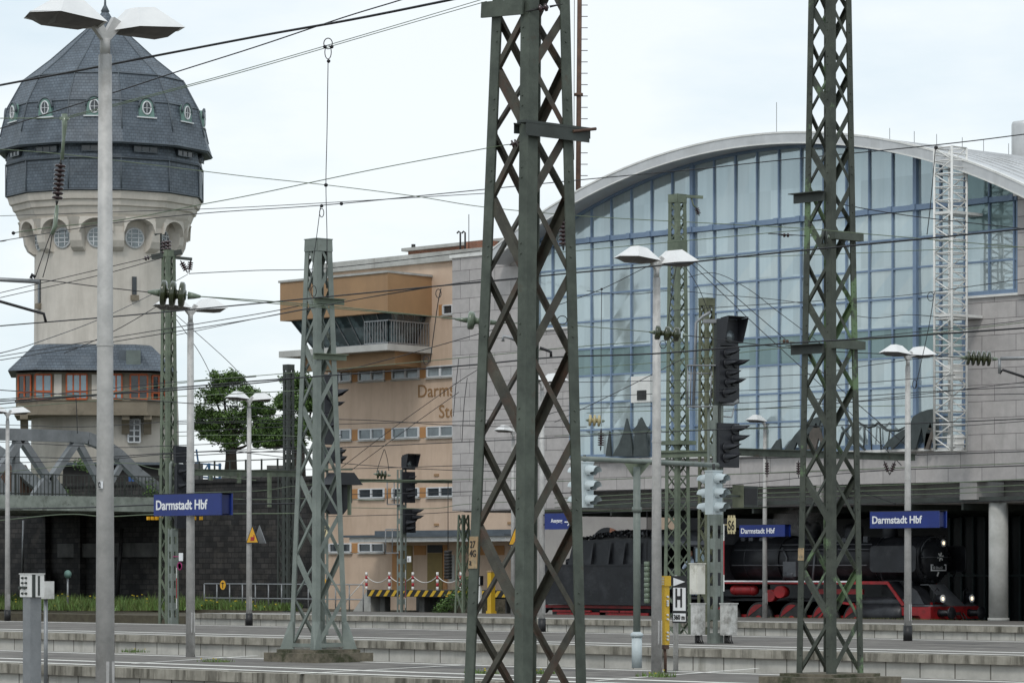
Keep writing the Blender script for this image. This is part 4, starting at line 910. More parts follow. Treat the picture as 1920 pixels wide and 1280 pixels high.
# pale mast on the left platform
Dl = 73.4
lm, lpt, lW = lmast('catenary_mast', 'pale green lattice mast on a stone base with broad feet', 597, Dl, .30, zat(450, Dl), .88, .40, .13, m_lightsteel, m_lightsteel, 1.12, .014, bw=.075, bolts=False)
c = G(597, Dl)
q = MB(); q.bb(c.x - .85, c.x + .85, c.y - .8, c.y + .8, 0, .20); q.bb(c.x - .63, c.x + .63, c.y - .63, c.y + .63, .201, .27); q.build('concrete_base', m_plinth, lm)
for i, (a, b_) in enumerate([(-1, -1), (1, -1), (1, 1), (-1, 1)]):
    q = MB(); e = Vector((c.x + a * .44, c.y + b_ * .44, 0)); q.add([e + Vector((a * .14, b_ * .14, .275)), e + Vector((-a * .16, b_ * .02, .275)), e + Vector((b_ * 0 + a * .02, -b_ * .16, .275)), e + Vector((-a * .0, -b_ * .0, .85)), e + Vector((-a * .12, -b_ * .0, .85)), e + Vector((0, -b_ * .12, .85))], [(0, 1, 4, 3), (0, 3, 5, 2), (0, 2, 1), (3, 4, 5), (1, 2, 5, 4)]); q.build('foot', m_lightsteel, lm)
q = MB(); q.bb(c.x - .45, c.x + .45, c.y - .47, c.y - .44, .32, .40); q.bb(c.x - .45, c.x + .45, c.y + .44, c.y + .47, .32, .40); q.bb(c.x + .44, c.x + .47, c.y - .45, c.y + .45, .32, .40); q.build('foot_rail', m_lightsteel, lm)
for yy_ in (566, 670):
    z = zat(yy_, Dl); hw = lW(z) / 2; q = MB(); q.bar((c.x + hw + .02, c.y - hw - .1, z), (c.x + hw + .02, c.y + hw + .25, z), .03, .12); q.bar((c.x + hw + .06, c.y - hw - .1, z + .06), (c.x + hw + .06, c.y + hw + .25, z + .06), .1, .014); q.build('cross_arm', m_midsteel, lm)
# slender distant masts
m1, pt1, W1 = lmast('catenary_mast', 'slender green lattice mast in front of the water tower', 316, 144, -.95, zat(470, 144), .62, .42, .16, m_midsteel, m_midsteel, 1.0, .02, bw=.06, base=(1.1, .2), bolts=False)
m2, pt2, W2 = lmast('catenary_mast', 'slim green lattice mast rising before the glass gable', 1270, 120, -.95, zat(366, 120), .70, .44, .15, m_midsteel, m_midsteel, .72, .02, bw=.05, base=(1.2, .2))
q = MB(); c = G(1270, 120)
for yy_ in (830, 848, 868): z = zat(yy_, 120); q.bb(c.x - .5, c.x + .5, c.y - .42, c.y + .42, z - .07, z + .07)
z = zat(462, 120); hw = W2(z) / 2 + .01; q.bb(c.x - hw, c.x + hw, c.y - hw, c.y + hw, z - .22, z + .22); q.build('head_plate', m_midsteel, m2)
lmast('catenary_mast', 'thin olive lattice mast modelling a glass reflection behind the large black signal', 1325, 128, -.95, zat(560, 128), .5, .42, .12, m_olive, m_olive, 1.1, .02, bw=.07)  # added solid mast in place of a mast reflection in the glass
lmast('catenary_mast', 'short dark lattice mast standing before the second tree', 541, 178, -.95, zat(684, 178), .42, .42, .16, m_slimdark, m_slimdark, 1.1, .02, bw=.07)
lmast('catenary_mast', 'green lattice mast under the corner of grey granite wing', 869, 152, -.95, 4.3, .62, .36, .10, m_midsteel, m_midsteel, 1.5, .02, bw=.06, cap=False)
lmast('catenary_mast', 'dark thin lattice mast beside the pale mast, before the stone wall', 532, 196, -.6, zat(880, 196), .55, .5, .12, m_slimdark, m_slimdark, 1.6, .02, bw=.06, cap=False)

# ================================================================ LAMP POSTS
def make_lamp():
    o = thing('lamp_post', 'x', 'lamp post', (0, 0, 0), 'double-winged platform lamps')
    q = MB(); q.tube([(0, 0, 0), (0, 0, 4.4), (0, 0, 7.45)], [.105, .085, .07], 20); q.tube([(0, 0, 7.45), (0, 0, 7.62)], [.055, .055], 12); q.tube([(0, 0, 4.35), (0, 0, 4.39)], [.092, .092], 16, False)
    q.build('pole', m_pole, o)
    q = MB(); q.bb(.04, .098, -.05, .05, .55, 1.0); q.build('service_hatch', m_pole, o)
    for sg in (-1, 1):
        q = MB(); q.prism([(-.03, 0, 7.56), (-.03, sg * .24, 7.80), (-.03, sg * .10, 7.86), (-.03, 0, 7.70)], (.06, 0, 0)); q.build('bracket', m_pole, o)
        y0, y1 = sg * .09, sg * .97; z0, z1 = 7.72, 7.79
        q = MB(); W_ = .34
        bot = [(-W_, y0 + sg * .12, z0 + .02), (W_, y0 + sg * .12, z0 + .02), (W_, y1 - sg * .16, z1), (0, y1, z1 + .01), (-W_, y1 - sg * .16, z1), (0, y0, z0)]
        top = [(-.11, sg * .35, 7.98), (.11, sg * .35, 7.98), (.10, sg * .58, 8.01), (0, sg * .60, 8.01), (-.10, sg * .58, 8.01), (0, sg * .33, 7.98)]
        q.add(bot + top, [(5, 1, 7, 11), (1, 2, 8, 7), (2, 3, 9, 8), (3, 4, 10, 9), (4, 0, 6, 10), (0, 5, 11, 6), (6, 7, 8, 10), (6, 11, 7), (8, 9, 10)])
        sh_ = q.build('lamp_shade', m_lampw, o)
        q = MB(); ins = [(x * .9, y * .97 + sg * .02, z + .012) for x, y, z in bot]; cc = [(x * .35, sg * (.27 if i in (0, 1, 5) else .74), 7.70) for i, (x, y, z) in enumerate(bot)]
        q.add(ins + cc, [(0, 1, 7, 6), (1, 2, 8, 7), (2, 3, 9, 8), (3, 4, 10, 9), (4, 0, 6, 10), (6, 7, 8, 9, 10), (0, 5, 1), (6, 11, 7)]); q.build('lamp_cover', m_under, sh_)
    return o
lamp0 = make_lamp(); used = False
lamps = {}
for key, x, D, dark, lb in (('near', 197, 36.9, 0, 'nearest thick lamp post rising in front of the water tower'), ('s12', 357, 77.2, 0, 'lamp post carrying the first blue name sign, left of tree'),
        ('tri', 467, 118.8, 1, 'lamp post with the yellow warning triangle, before the tree'), ('left', 14, 129, 1, 'thin lamp post at the left edge under the bridge truss'),
        ('mid', 1231, 65.3, 0, 'tall lamp post with the yellow call box before the glass'), ('sgn', 1702, 94.0, 1, 'lamp post carrying the blue name sign above the locomotive front'),
        ('far', 1434, 137, 0, 'small far lamp post carrying the blue name sign before the boiler'), ('aus', 1016, 107, 1, 'lamp post with the blue exit sign behind the nearest mast'),
        ('p3', 962, 144, 0, 'far lamp post with warning triangle, behind the nearest lattice mast')):
    g0 = G(x, D)
    if not used: lamp0.location = g0; lamp0['label'] = lb; OFF[lamp0.name] = Vector((0, 0, 0)); o = lamp0; used = True
    else: o = dup(lamp0, g0, lb)
    lamps[key] = (g0, D)
    if dark:
        q = MB(); q.lathe([(.125, 0), (.12, .42)], (0, 0, 0), n=20); bo = q.build('pole_sleeve', m_black, None); bo.parent = o
    if key == 'p3': o.scale = (1, 1, .985)
for ch in lamp0.children_recursive: OFF[ch.name] = Vector((0, 0, 0))
g0, D0 = lamps['near']
q = MB(); q.bb(g0.x + .025, g0.x + .07, g0.y - .108, g0.y - .078, zat(915, 36.8), zat(902, 36.8))
np_ = solo(q, 'number_plate', m_letter, 'small white plate reading 12 on the nearest lamp post', 'number plate')
text('12', .085, m_black, np_, (g0.x + .021, g0.y - .112, zat(913.5, 36.8)), xs=.6, ext=.001, bold=.004)

def nsign(label, key, x0, x1, y0, y1, txt=True, gap=.30):
    g0, D = lamps[key]; s = g0.y - gap / 2
    a = P(x0, y1, s=s); b_ = P(x1, y0, s=s); h = P(x0, y0, s=s).z - a.z
    o = thing('station_sign', label, 'station sign', (g0.x, g0.y, a.z), 'blue station name signs')
    q = MB(); q.bb(a.x, b_.x, s - .02, s + .02, a.z, a.z + h); q.build('panel', m_bluesign, o)
    q = MB(); q.bb(a.x + .0, b_.x, s + gap - .02, s + gap + .02, a.z, a.z + h); q.build('panel', m_bluesign, o)
    q = MB(); q.bb(a.x + .03, b_.x - .05, s + .022, s + gap - .022, a.z + .03, a.z + h - .03)
    q.build('housing', m_bluedk, o)
    q = MB(); q.bb(a.x - .01, b_.x + .01, s - .025, s + gap + .025, a.z + h + .001, a.z + h + .015); q.build('top_edge', m_dark, o)
    if txt: text('Darmstadt Hbf', h * .62, m_letter, o, (a.x + h * .16, s - .024, a.z + h * .29), xs=1.04, bold=.006)
    return o, a, b_, h, s
nsign('blue name sign on the left lamp post beside the slender mast', 's12', 289.5, 415, 927, 967)
nsign('blue name sign hanging above the front of the locomotive', 'sgn', 1632, 1761, 959, 990)
nsign('small blue name sign in front of the locomotive boiler', 'far', 1387, 1472, 984, 1006)
o, a, b_, h, s = nsign('blue exit sign with white arrow behind the nearest mast', 'aus', 1022, 1078, 962, 992, txt=False, gap=.2)
text('Ausgang', .165, m_letter, o, (P(1034, 980, s=s).x, s - .024, P(1034, 979, s=s).z), xs=.92, bold=.003)
q = MB(); aa, bb_ = P(1059, 978, s=s - .03), P(1069, 978, s=s - .03)
q.bar(aa, bb_, .03, .035); q.bar(bb_, bb_ + Vector((-.10, 0, .11)), .03, .035, (0, 1, 0)); q.bar(bb_, bb_ + Vector((-.10, 0, -.11)), .03, .035, (0, 1, 0)); q.build('arrow', m_letter, o)
q = MB()
for y in (965, 983): q.bar(P(1017, y, s=s + .1), P(1024, y, s=s + .1), .04, .04)
q.build('bracket', m_dark, o)
def tri_sign(label, key, x, y0, y1):
    g0, D = lamps[key]; k = 6500 / D; s = g0.y - .12
    c = P(x, y1, s=s); h = (y1 - y0) / k; hw = h * .58
    o = thing('warning_sign', label, 'warning sign', (c.x, s, c.z), 'triangular warning signs')
    tri = lambda f, dy: [Vector((c.x - hw * f, s + dy, c.z + h * (1 - f) * .33)), Vector((c.x + hw * f, s + dy, c.z + h * (1 - f) * .33)), Vector((c.x, s + dy, c.z + h - h * (1 - f) * .67))]
    q = MB(); q.prism(tri(1, 0), (0, .02, 0)); q.build('border', m_black, o)
    q = MB(); q.prism(tri(.84, -.006), (0, .005, 0)); q.build('panel', m_yellow, o)
    q = MB(); q.box((c.x + .0, s - .01, c.z + h * .27), (.16, .004, .10)); q.box((c.x + .10, s - .01, c.z + h * .33), (.05, .004, .17)); q.box((c.x, s - .01, c.z + h * .16), (.22, .004, .025)); q.build('pictogram', m_redp, o)
    q = MB(); q.prism([p + Vector((0, .30, 0)) for p in tri(1, 0)], (0, .02, 0)); q.build('back_panel', m_chain, o)
tri_sign('yellow warning triangle on the lamp post before the dark wall', 'tri', 473, 984, 1018)
tri_sign('yellow warning triangle half hidden behind the nearest lattice mast', 'p3', 968, 982, 1022)

# ================================================================ STEAM LOCOMOTIVE AND TENDER
RZ = -.80; LS = 102.8; T0 = -86.3
lo = thing('steam_locomotive', 'black steam locomotive with red running gear and lit headlamps', 'locomotive', (-95, LS, RZ))
te = thing('tender', 'black coal-filled tender coupled behind the steam locomotive', 'tender', (-104, LS, RZ))
NS = 101.35
lx = lambda x, s=NS: P(x, 1063, s=s).x
# tender
ta_, tb_ = lx(1021), lx(1226)
q = MB(); q.bb(ta_, tb_, NS, 104.25, RZ + 1.22, RZ + 2.9); q.bb(ta_ - .0, tb_, NS - .03, NS, RZ + 2.86, RZ + 2.93); q.bb(ta_ - .02, tb_, NS - .02, NS, RZ + 1.22, RZ + 1.27); q.build('tank', m_lblack, te)
bx = lx(1066, 101.6); q = MB(); q.prism([(bx + .25, 101.65, RZ + 3.95), (bx, 101.55, RZ + 2.901), (tb_, 101.55, RZ + 2.901), (tb_, 101.65, RZ + 3.95)], (0, 2.4, 0)); bk = q.build('coal_bunker', m_lblack, te)
q = MB()
for x in (1108, 1141, 1168, 1196): a = lx(x, 101.5); q.prism([(a, 101.56, RZ + 3.85), (a, 101.38, RZ + 2.91), (a, 101.56, RZ + 2.91)], (.10, 0, 0)); 
q.build('rib', m_lblack, bk)
q = MB(); rnd = random.Random(4)
for i in range(900):
    u = rnd.random(); x = lx(1095, 102) + (tb_ - lx(1095, 102)) * u; y = rnd.uniform(101.65, 104); hgt = .36 * math.sin(min(1, u * 2.2 + .12) * math.pi / 2) * (1 - abs((y - 102.8) / 1.5) ** 2.5) + rnd.uniform(-.05, .05)
    r_ = rnd.uniform(.05, .11); M_ = Matrix.Rotation(rnd.uniform(0, 6), 3, Vector((rnd.random(), rnd.random(), rnd.random()))); q.box((x, y, RZ + 3.93 + max(0, hgt)), (r_ * 1.3, r_, r_ * .9), M=M_)
q.bb(bx + .3, tb_ - .05, 101.7, 103.9, RZ + 3.5, RZ + 3.96); q.prism([(lx(1095, 102) + .3, 102.0, RZ + 3.95), (tb_, 102.0, RZ + 3.95), (tb_, 102.0, RZ + 4.2), (lx(1095, 102) + 2.2, 102.0, RZ + 4.2)], (0, 1.5, 0))
tag(q.build('coal', m_coal, te), kind='stuff')
q = MB(); q.bb(ta_ - .15, tb_, 101.95, 103.65, RZ + .6, RZ + 1.2); q.build('frame', m_lblack, te)
q = MB(); q.bb(ta_ - .16, tb_, 101.55, 101.62, RZ + 1.08, RZ + 1.20); q.bb(ta_ + .6, ta_ + 3.6, 101.5, 101.56, RZ + .78, RZ + .9); q.bb(tb_ - 3.4, tb_ - .5, 101.5, 101.56, RZ + .78, RZ + .9); q.build('bogie_frame', m_red, te)
for x in (1050, 1085, 1140, 1175):
    a = lx(x); q = MB(); q.lathe([(.12, -.1), (.5, -.08), (.5, .0), (.44, .01), (.44, .03), (.12, .04), (.1, .08)], (a, 101.62, RZ + .5), (0, -1, 0), 24); q.build('wheel', m_red, te)
    q = MB(); q.box((a, 101.5, RZ + .62), (.34, .16, .34)); q.bar((a - .6, 101.5, RZ + .95), (a + .6, 101.5, RZ + .95), .1, .07); q.build('axle_box', m_red, te)
q = MB(); q.tube([P(1046, 1056, s=101.5), P(1046, 1046, s=101.5), P(1044, 1043, s=101.5), P(1048, 1040, s=101.5), P(1046, 1045, s=101.5)], .03, 5); q.lathe([(.18, 0), (.18, .25), (.02, .3)], P(1068, 1059, s=102.2), n=12); q.build('rear_lamp', m_lblack, te)
q = MB()
for y_ in (101.95, 103.65): q.lathe([(.09, 0), (.09, .4), (.22, .42), (.22, .48)], (ta_ - .15, y_, RZ + 1.05), (-1, 0, 0), 14)
q.build('buffer', m_lblack, te)
# cab
ca0, ca1 = lx(1238), lx(1352); q = MB()
q.bb(ca0 + .5, ca1, NS + .02, NS + .07, RZ + 1.9, RZ + 2.75); q.bb(lx(1300), ca1, NS + .02, NS + .07, RZ + 2.751, RZ + 3.75); q.bb(ca0 + .5, ca1, 104.2, 104.25, RZ + 1.9, RZ + 3.75); q.bb(ca1 - .06, ca1, NS + .07, 104.2, RZ + 1.9, RZ + 3.8); q.bb(ca0 + .5, ca1, NS + .1, 104.2, RZ + 1.5, RZ + 1.6)
cabn = q.build('cab', m_lblack, lo)
q = MB(); N = 12
prof = [(LS + 1.5 * math.sin(a), RZ + 3.72 + .62 * math.cos(a) - .0) for a in [R(-90 + 180 * i / N) for i in range(N + 1)]]
q.prism([(ca0 - .3, y, z) for y, z in prof], (ca1 - ca0 + .35, 0, 0)); cr = q.build('cab_roof', m_lgrey, lo)
q = MB(); q.bb(lx(1320), lx(1335), LS - .5, LS + .2, RZ + 4.32, RZ + 4.42); q.bb(ca0 - .3, ca1 + .05, NS - .02, NS + .03, RZ + 3.66, RZ + 3.74); q.build('roof_vent', m_lblack, cr)
q = MB(); a, b_ = P(1303, 1054, s=NS), P(1326, 1026, s=NS); q.bb(a.x, b_.x, NS - .01, NS + .018, a.z, b_.z); cwn = q.build('window', m_glassb, lo)
q = MB(); q.tube([(a.x, NS - .02, a.z), (b_.x, NS - .02, a.z), (b_.x, NS - .02, b_.z), (a.x, NS - .02, b_.z), (a.x, NS - .02, a.z)], .035, 5); q.build('window_frame', m_lgrey, cwn)
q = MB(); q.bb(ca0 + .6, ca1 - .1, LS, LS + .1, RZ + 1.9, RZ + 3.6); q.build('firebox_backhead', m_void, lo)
# boiler
bz = RZ + 3.08; b0, b1 = ca1, lx(1640, 102)
q = MB(); q.lathe([(.98, 0), (.98, 2.6), (.90, 2.75), (.90, b1 - b0)], (b0, LS, bz), (1, 0, 0), 40)
for u in (.8, 2.65, 4.1, 5.6, 6.8): q.lathe([(.995 if u < 2.7 else .915, 0), (.995 if u < 2.7 else .915, .06)], (b0 + u, LS, bz), (1, 0, 0), 40)
boi = q.build('boiler', m_lblack, lo)
sf = T0 - 1.75
q = MB(); q.lathe([(.94, 0), (.94, sf - b1), (.88, sf - b1 + .06)], (b1, LS, bz), (1, 0, 0), 40); q.lathe([(.96, 0), (.96, .06)], (sf - .1, LS, bz), (1, 0, 0), 40); q.lathe([(.96, 0), (.96, .05)], (b1 + .05, LS, bz), (1, 0, 0), 40)
q.box((b1 + .9, LS, RZ + 2.1), (1.6, 1.0, .9)); q.build('smokebox', m_lblack, lo)
q = MB(); q.lathe([(.80, 0), (.80, .05), (.74, .12), (.6, .21), (.35, .28), (.01, .31)], (sf + .055, LS, bz), (1, 0, 0), 36)
for k in range(12):
    a = R(k * 30 + 10); q.box((sf + .12, LS + .82 * math.sin(a), bz + .82 * math.cos(a)), (.10, .10, .10))
q.bar((sf + .25, LS - .72, bz + .02), (sf + .25, LS + .72, bz + .02), .05, .03); dr = q.build('smokebox_door', m_lblack, lo)
q = MB(); q.tube([(sf + .2, LS - .9, bz + .10), (sf + .34, LS - .5, bz + .12), (sf + .42, LS, bz + .12), (sf + .34, LS + .5, bz + .12), (sf + .2, LS + .9, bz + .10)], .022, 6)
q.tube([(sf + .1, LS - .86 * math.cos(a), bz + .9 * math.sin(a)) for a in [R(20 + 14 * i) for i in range(11)]], .022, 6); q.build('handrail', m_lgrey, dr)
q = MB(); c = Vector((sf + .40, LS + .02, bz + .13))
for k in range(3): a = R(k * 60 + 12); q.bar(c - Vector((0, math.cos(a), math.sin(a))) * .17, c + Vector((0, math.cos(a), math.sin(a))) * .17, .045, .03, (1, 0, 0))
q.build('locking_handle', m_white, dr)
q = MB(); q.bb(sf + .30, sf + .33, LS - .44, LS + .44, bz - .42, bz - .16); nb = q.build('number_plate', m_letter, dr)
q = MB(); q.bb(sf + .331, sf + .336, LS - .39, LS + .39, bz - .375, bz - .205); q.build('plate_field', m_black, nb)
text('50 3552-2', .15, m_letter, nb, (sf + .34, LS - .36, bz - .345), xs=.92, ext=.003, rot=(R(90), 0, R(90)), bold=.0)
q = MB(); q.bar((sf + .34, LS - .02, bz - .46), (sf + .34, LS - .10, bz - .62), .05, .03, (1, 0, 0)); q.build('latch', m_white, dr)
def domes(name, x, r, h, m=m_lblack, s=LS, nn=24, base=None):
    a = P(x, 1063, s=s).x; z0 = bz + .75; q = MB(); q.lathe([(r * 1.1, 0), (r, .15), (r, h * .7), (r * .85, h * .88), (r * .5, h * .97), (.01, h)], (a, s, z0), n=nn); return q.build(name, m, lo)
domes('steam_dome', 1520, .42, .85); domes('sand_dome', 1600, .40, .72); domes('sand_dome', 1455, .38, .7)
a = P(1668, 1063, s=LS).x
q = MB(); q.lathe([(.42, 0), (.34, .12), (.30, .5), (.33, .62), (.33, .7), (.24, .7), (.24, .3)], (a, LS, bz + .80), n=28); q.build('chimney', m_lblack, lo)
q = MB()
for k, x in enumerate((1375, 1395, 1410, 1430, 1550, 1570, 1585, 1625)): c = P(x, 1063, s=LS - .5); q.box((c.x, c.y, bz + .80 + .02 * (k % 3)), (.22, .16, .18 + .05 * (k % 2)))
for dz_, dy in ((.62, -.72), (.42, -.88), (-.2, -1.02)): q.tube([(b0 + .2, LS + dy, bz + dz_), (b1 - .2, LS + dy, bz + dz_)], .03, 6)
q.tube([(b0 + 2.9, LS - .93, bz + .5), (b0 + 3.2, LS - .98, bz + .1), (b0 + 3.1, LS - 1.1, bz - .9)], .04, 6); q.tube([(b0 + 4.5, LS - .6, bz + .7), (b0 + 4.7, LS - .98, bz + .1), (b0 + 4.7, LS - 1.1, bz - .8)], .05, 6)
q.box((b0 + 3.6, LS - 1.12, bz - .35), (.7, .3, .6)); q.lathe([(.16, 0), (.16, .5)], (b0 + 3.3, LS - 1.15, bz - .6), (1, 0, 0), 14); q.box((b0 + 5.6, LS - .95, bz + .35), (.5, .25, .3)); q.build('pipework', m_lgrey, boi)
# smoke deflectors
def deflector(y):
    x0, x1 = P(1632, 1063, s=101.35).x, P(1717, 1063, s=101.35).x
    q = MB(); z0, z1 = RZ + 2.62, RZ + 3.62; c = .18; pts = []
    for (cx, cz, a0) in ((x1 - c, z0 + c, -90), (x1 - c, z1 - c, 0), (x0 + c, z1 - c, 90), (x0 + c, z0 + c, 180)):
        for k in range(4): a = R(a0 + 30 * k); pts.append((cx + c * math.cos(a), y, cz + c * math.sin(a)))
    q.prism(pts, (0, .04, 0)); q.tube([Vector(p) + Vector((0, .02, 0)) for p in pts + pts[:1]], .028, 5)
    q.bar((x0 + .5, y + (.2 if y < LS else -.2), z0 - .4), (x0 + .5, y + .02, z0 + .1), .05, .05); q.bar((x1 - .5, y + (.2 if y < LS else -.2), z0 - .4), (x1 - .5, y + .02, z0 + .1), .05, .05)
    q.build('smoke_deflector', m_lblack, lo)
deflector(101.32); deflector(104.28)
# running board with white edge, sloping down at the front
rb0, rb1 = lx(1352), lx(1664); rz = RZ + 2.26
q = MB(); q.bb(rb0, rb1, NS - .02, NS + .7, rz - .12, rz); q.prism([(rb1, NS - .02, rz), (rb1, NS - .02, rz - .14), (rb1 + .75, NS - .02, rz - .95), (rb1 + .88, NS - .02, rz - .9)], (0, .05, 0)); q.bb(rb0, rb1, 103.6, 104.27, rz - .12, rz); q.build('running_board', m_red, lo)
q = MB(); q.bb(rb0, lx(1598), NS - .035, NS - .021, rz - .045, rz + .01); q.build('edge_line', m_letter, lo)
q = MB(); q.bb(rb0 - .2, T0 - 1.0, 101.85, 101.95, RZ + .75, RZ + 1.45); q.bb(rb0 - .2, T0 - 1.0, 103.65, 103.75, RZ + .75, RZ + 1.45); q.bb(lx(1513), lx(1610), NS + .25, NS + .33, RZ + 1.75, RZ + 1.95); q.build('frame', m_red, lo)
def wheel(x, r, y=101.72, spokes=13, cw=True):
    w_ = thing; a = lx(x, y); c = (a, y, RZ + r)
    q = MB(); n = 40
    q.lathe([(r, -.07), (r, .07), (r - .07, .07), (r - .07, -.07), (r, -.07)], c, (0, -1, 0), n); 
    q.lathe([(.17, -.09), (.17, .12), (.05, .14)], c, (0, -1, 0), 16)
    for k in range(spokes): an = 2 * math.pi * k / spokes; q.bar((c[0] + .15 * math.cos(an), y, c[2] + .15 * math.sin(an)), (c[0] + (r - .05) * math.cos(an), y, c[2] + (r - .05) * math.sin(an)), .045, .05, (0, 1, 0))
    if cw: q.prism([(c[0] + (r - .08) * math.cos(R(70 + 10 * k)), y - .04, c[2] + (r - .08) * math.sin(R(70 + 10 * k))) for k in range(11)], (0, -.05, 0))
    wo = q.build('wheel', m_red, lo)
    q = MB(); q.lathe([(r + .03, -.075), (r + .002, .075)], c, (0, -1, 0), n); q.build('tyre', m_dark, wo)
for x in (1364, 1425, 1487, 1549, 1608): wheel(x, .7)
wheel(1706, .43, cw=False)
q = MB(); y = 101.5; q.bar((lx(1364), y, RZ + .55), (lx(1608), y, RZ + .55), .05, .13, (0, 0, 1)); q.bar((lx(1549), y - .1, RZ + .5), (lx(1622), y - .1, RZ + .88), .05, .11); q.bar((lx(1560), y - .08, RZ + 1.5), (lx(1530), y - .08, RZ + .7), .05, .09); q.bar((lx(1600), y - .08, RZ + 1.35), (lx(1545), y - .08, RZ + 1.5), .05, .09); q.build('coupling_rods', m_red, lo)
cx0, cx1 = lx(1618, 101.5), lx(1690, 101.5)
q = MB(); q.lathe([(.3, -.08), (.42, -.05), (.42, .0), (.44, .01), (.44, cx1 - cx0), (.40, cx1 - cx0 + .03), (.40, cx1 - cx0 + .1), (.2, cx1 - cx0 + .14)], (cx0, 101.62, RZ + .95), (1, 0, 0), 28); q.lathe([(.2, 0), (.22, .02), (.22, cx1 - cx0 + .1), (.15, cx1 - cx0 + .2)], (cx0, 101.62, RZ + 1.42), (1, 0, 0), 20); q.build('cylinder', m_lblack, lo)
q = MB(); a0, a1 = lx(1364), lx(1412); q.lathe([(.05, 0), (.17, .06), (.2, .15), (.2, a1 - a0 - .15), (.17, a1 - a0 - .06), (.05, a1 - a0)], (a0, 101.6, RZ + 1.88), (1, 0, 0), 20)
for u in (.25, a1 - a0 - .25): q.lathe([(.215, 0), (.215, .05)], (a0 + u, 101.6, RZ + 1.88), (1, 0, 0), 20)
q.build('air_tank', m_red, lo)
q = MB(); q.prism([(rb1, NS + .031, rz), (rb1, NS + .031, rz - .06), (rb1 + .8, NS + .031, rz - .95), (rb1 + .86, NS + .031, rz - .9)], (0, .65, 0)); q.build('running_board_slope', m_lblack, lo)
for x, y_ in ((1449, 1116), (1468, 1109)): c = P(x, y_, s=101.5); q = MB(); q.lathe([(.01, -.3), (.12, -.28), (.22, -.2), (.24, -.05), (.24, .4)], c, (.4, -1, 0), 20); q.build('air_tank', m_red, lo)
q = MB(); q.box((lx(1500), 101.9, RZ + 1.2), (9.5, .1, .6)); q.box((lx(1500), 102.8, RZ + 1.1), (9.6, 1.3, .9)); q.build('underframe', m_lblack, lo)
# front end
q = MB(); fb_ = T0 - .62
q.bb(fb_ - .12, fb_, LS - 1.42, LS + 1.42, RZ + .82, RZ + 1.30); q.bb(T0 - 2.7, fb_ - .12, LS - 1.42, LS - 1.34, RZ + .95, RZ + 1.28); q.prism([(T0 - 1.2, LS - 1.425, RZ + .96), (T0 - .9, LS - 1.425, RZ + .55), (T0 - .75, LS - 1.425, RZ + .55), (T0 - .74, LS - 1.425, RZ + .96)], (0, .05, 0)); q.build('buffer_beam', m_red, lo)
for y_ in (LS - .88, LS + .88):
    q = MB(); q.lathe([(.16, 0), (.12, .1), (.12, .38), (.08, .4), (.08, .55), (.24, .56), (.25, .60), (.22, .63), (.01, .65)], (fb_, y_, RZ + 1.05), (1, 0, 0), 22); q.build('buffer', m_lblack, lo)
q = MB(); q.bb(T0 - 2.6, fb_, LS - 1.3, LS + 1.3, RZ + 1.301, RZ + 1.36)
q.prism([(fb_ - .05, LS - .52, RZ + 1.361), (fb_ - .05, LS + .62, RZ + 1.361), (fb_ - .8, LS + .30, RZ + 2.15), (fb_ - .8, LS - .62, RZ + 2.15)], (-.04, 0, 0)); q.bb(fb_ - 1.2, fb_ - .78, LS - .62, LS + .3, RZ + 2.11, RZ + 2.15)
q.build('front_apron', m_lgrey, lo)
q = MB(); q.prism([(T0 - 1.9, LS - 1.35, RZ + 1.38), (T0 - 1.0, LS - 1.35, RZ + 1.38), (T0 - 1.5, LS - 1.2, RZ + 1.9), (T0 - 1.9, LS - 1.2, RZ + 2.1)], (0, .6, 0)); q.build('front_step', m_lblack, lo)
def headlamp(c, r):
    q = MB(); q.lathe([(r * .7, -.22), (r, -.18), (r, .0), (r * 1.12, .01), (r * 1.12, .05), (r * .98, .055)], c, (1, 0, 0), 20); hl = q.build('headlight', m_lblack, lo)
    q = MB(); q.lathe([(r * 1.05, .052), (r * 1.05, .07), (r * .62, .072), (r * .58, .02)], c, (1, 0, 0), 20); q.build('lamp_ring', m_letter, hl)
    q = MB(); q.lathe([(r * .6, .03), (r * .5, .06), (.01, .085)], c, (1, 0, 0), 16); q.build('lens', m_lens, hl)
    return hl
for y_ in (LS - .86, LS + .86): headlamp((fb_ + .08, y_, RZ + 1.60), .15)
headlamp((sf + .38, LS + .16, bz + .66), .14)
q = MB(); c = Vector((sf + .3, LS + .16, bz + .66)); q.tube([c + Vector((0, -.02, .28)), c + Vector((0, .22, .27)), c + Vector((0, .3, .12)), c + Vector((0, .3, -.9))], .02, 6)
for y_ in (LS - .86, LS + .86): q.tube([(fb_ - .15, y_ - .18, RZ + 1.35), (fb_ - .15, y_ - .18, RZ + 1.85), (fb_ - .15, y_, RZ + 2.0), (fb_ - .15, y_ + .12, RZ + 1.9)], .02, 6)
q.build('handrail', m_lblack, lo)
q = MB()
for y_ in (LS - .18, LS + .25, LS + .45): q.tube([(fb_ + .02, y_, RZ + 1.05), (fb_ + .2, y_ + .02, RZ + .85), (fb_ + .15, y_ + .05, RZ + .5), (fb_ + .02, y_ + .1, RZ + .45)], .025, 6)
q.box((fb_ + .12, LS, RZ + 1.02), (.3, .1, .12)); q.build('coupling_hose', m_dark, lo)
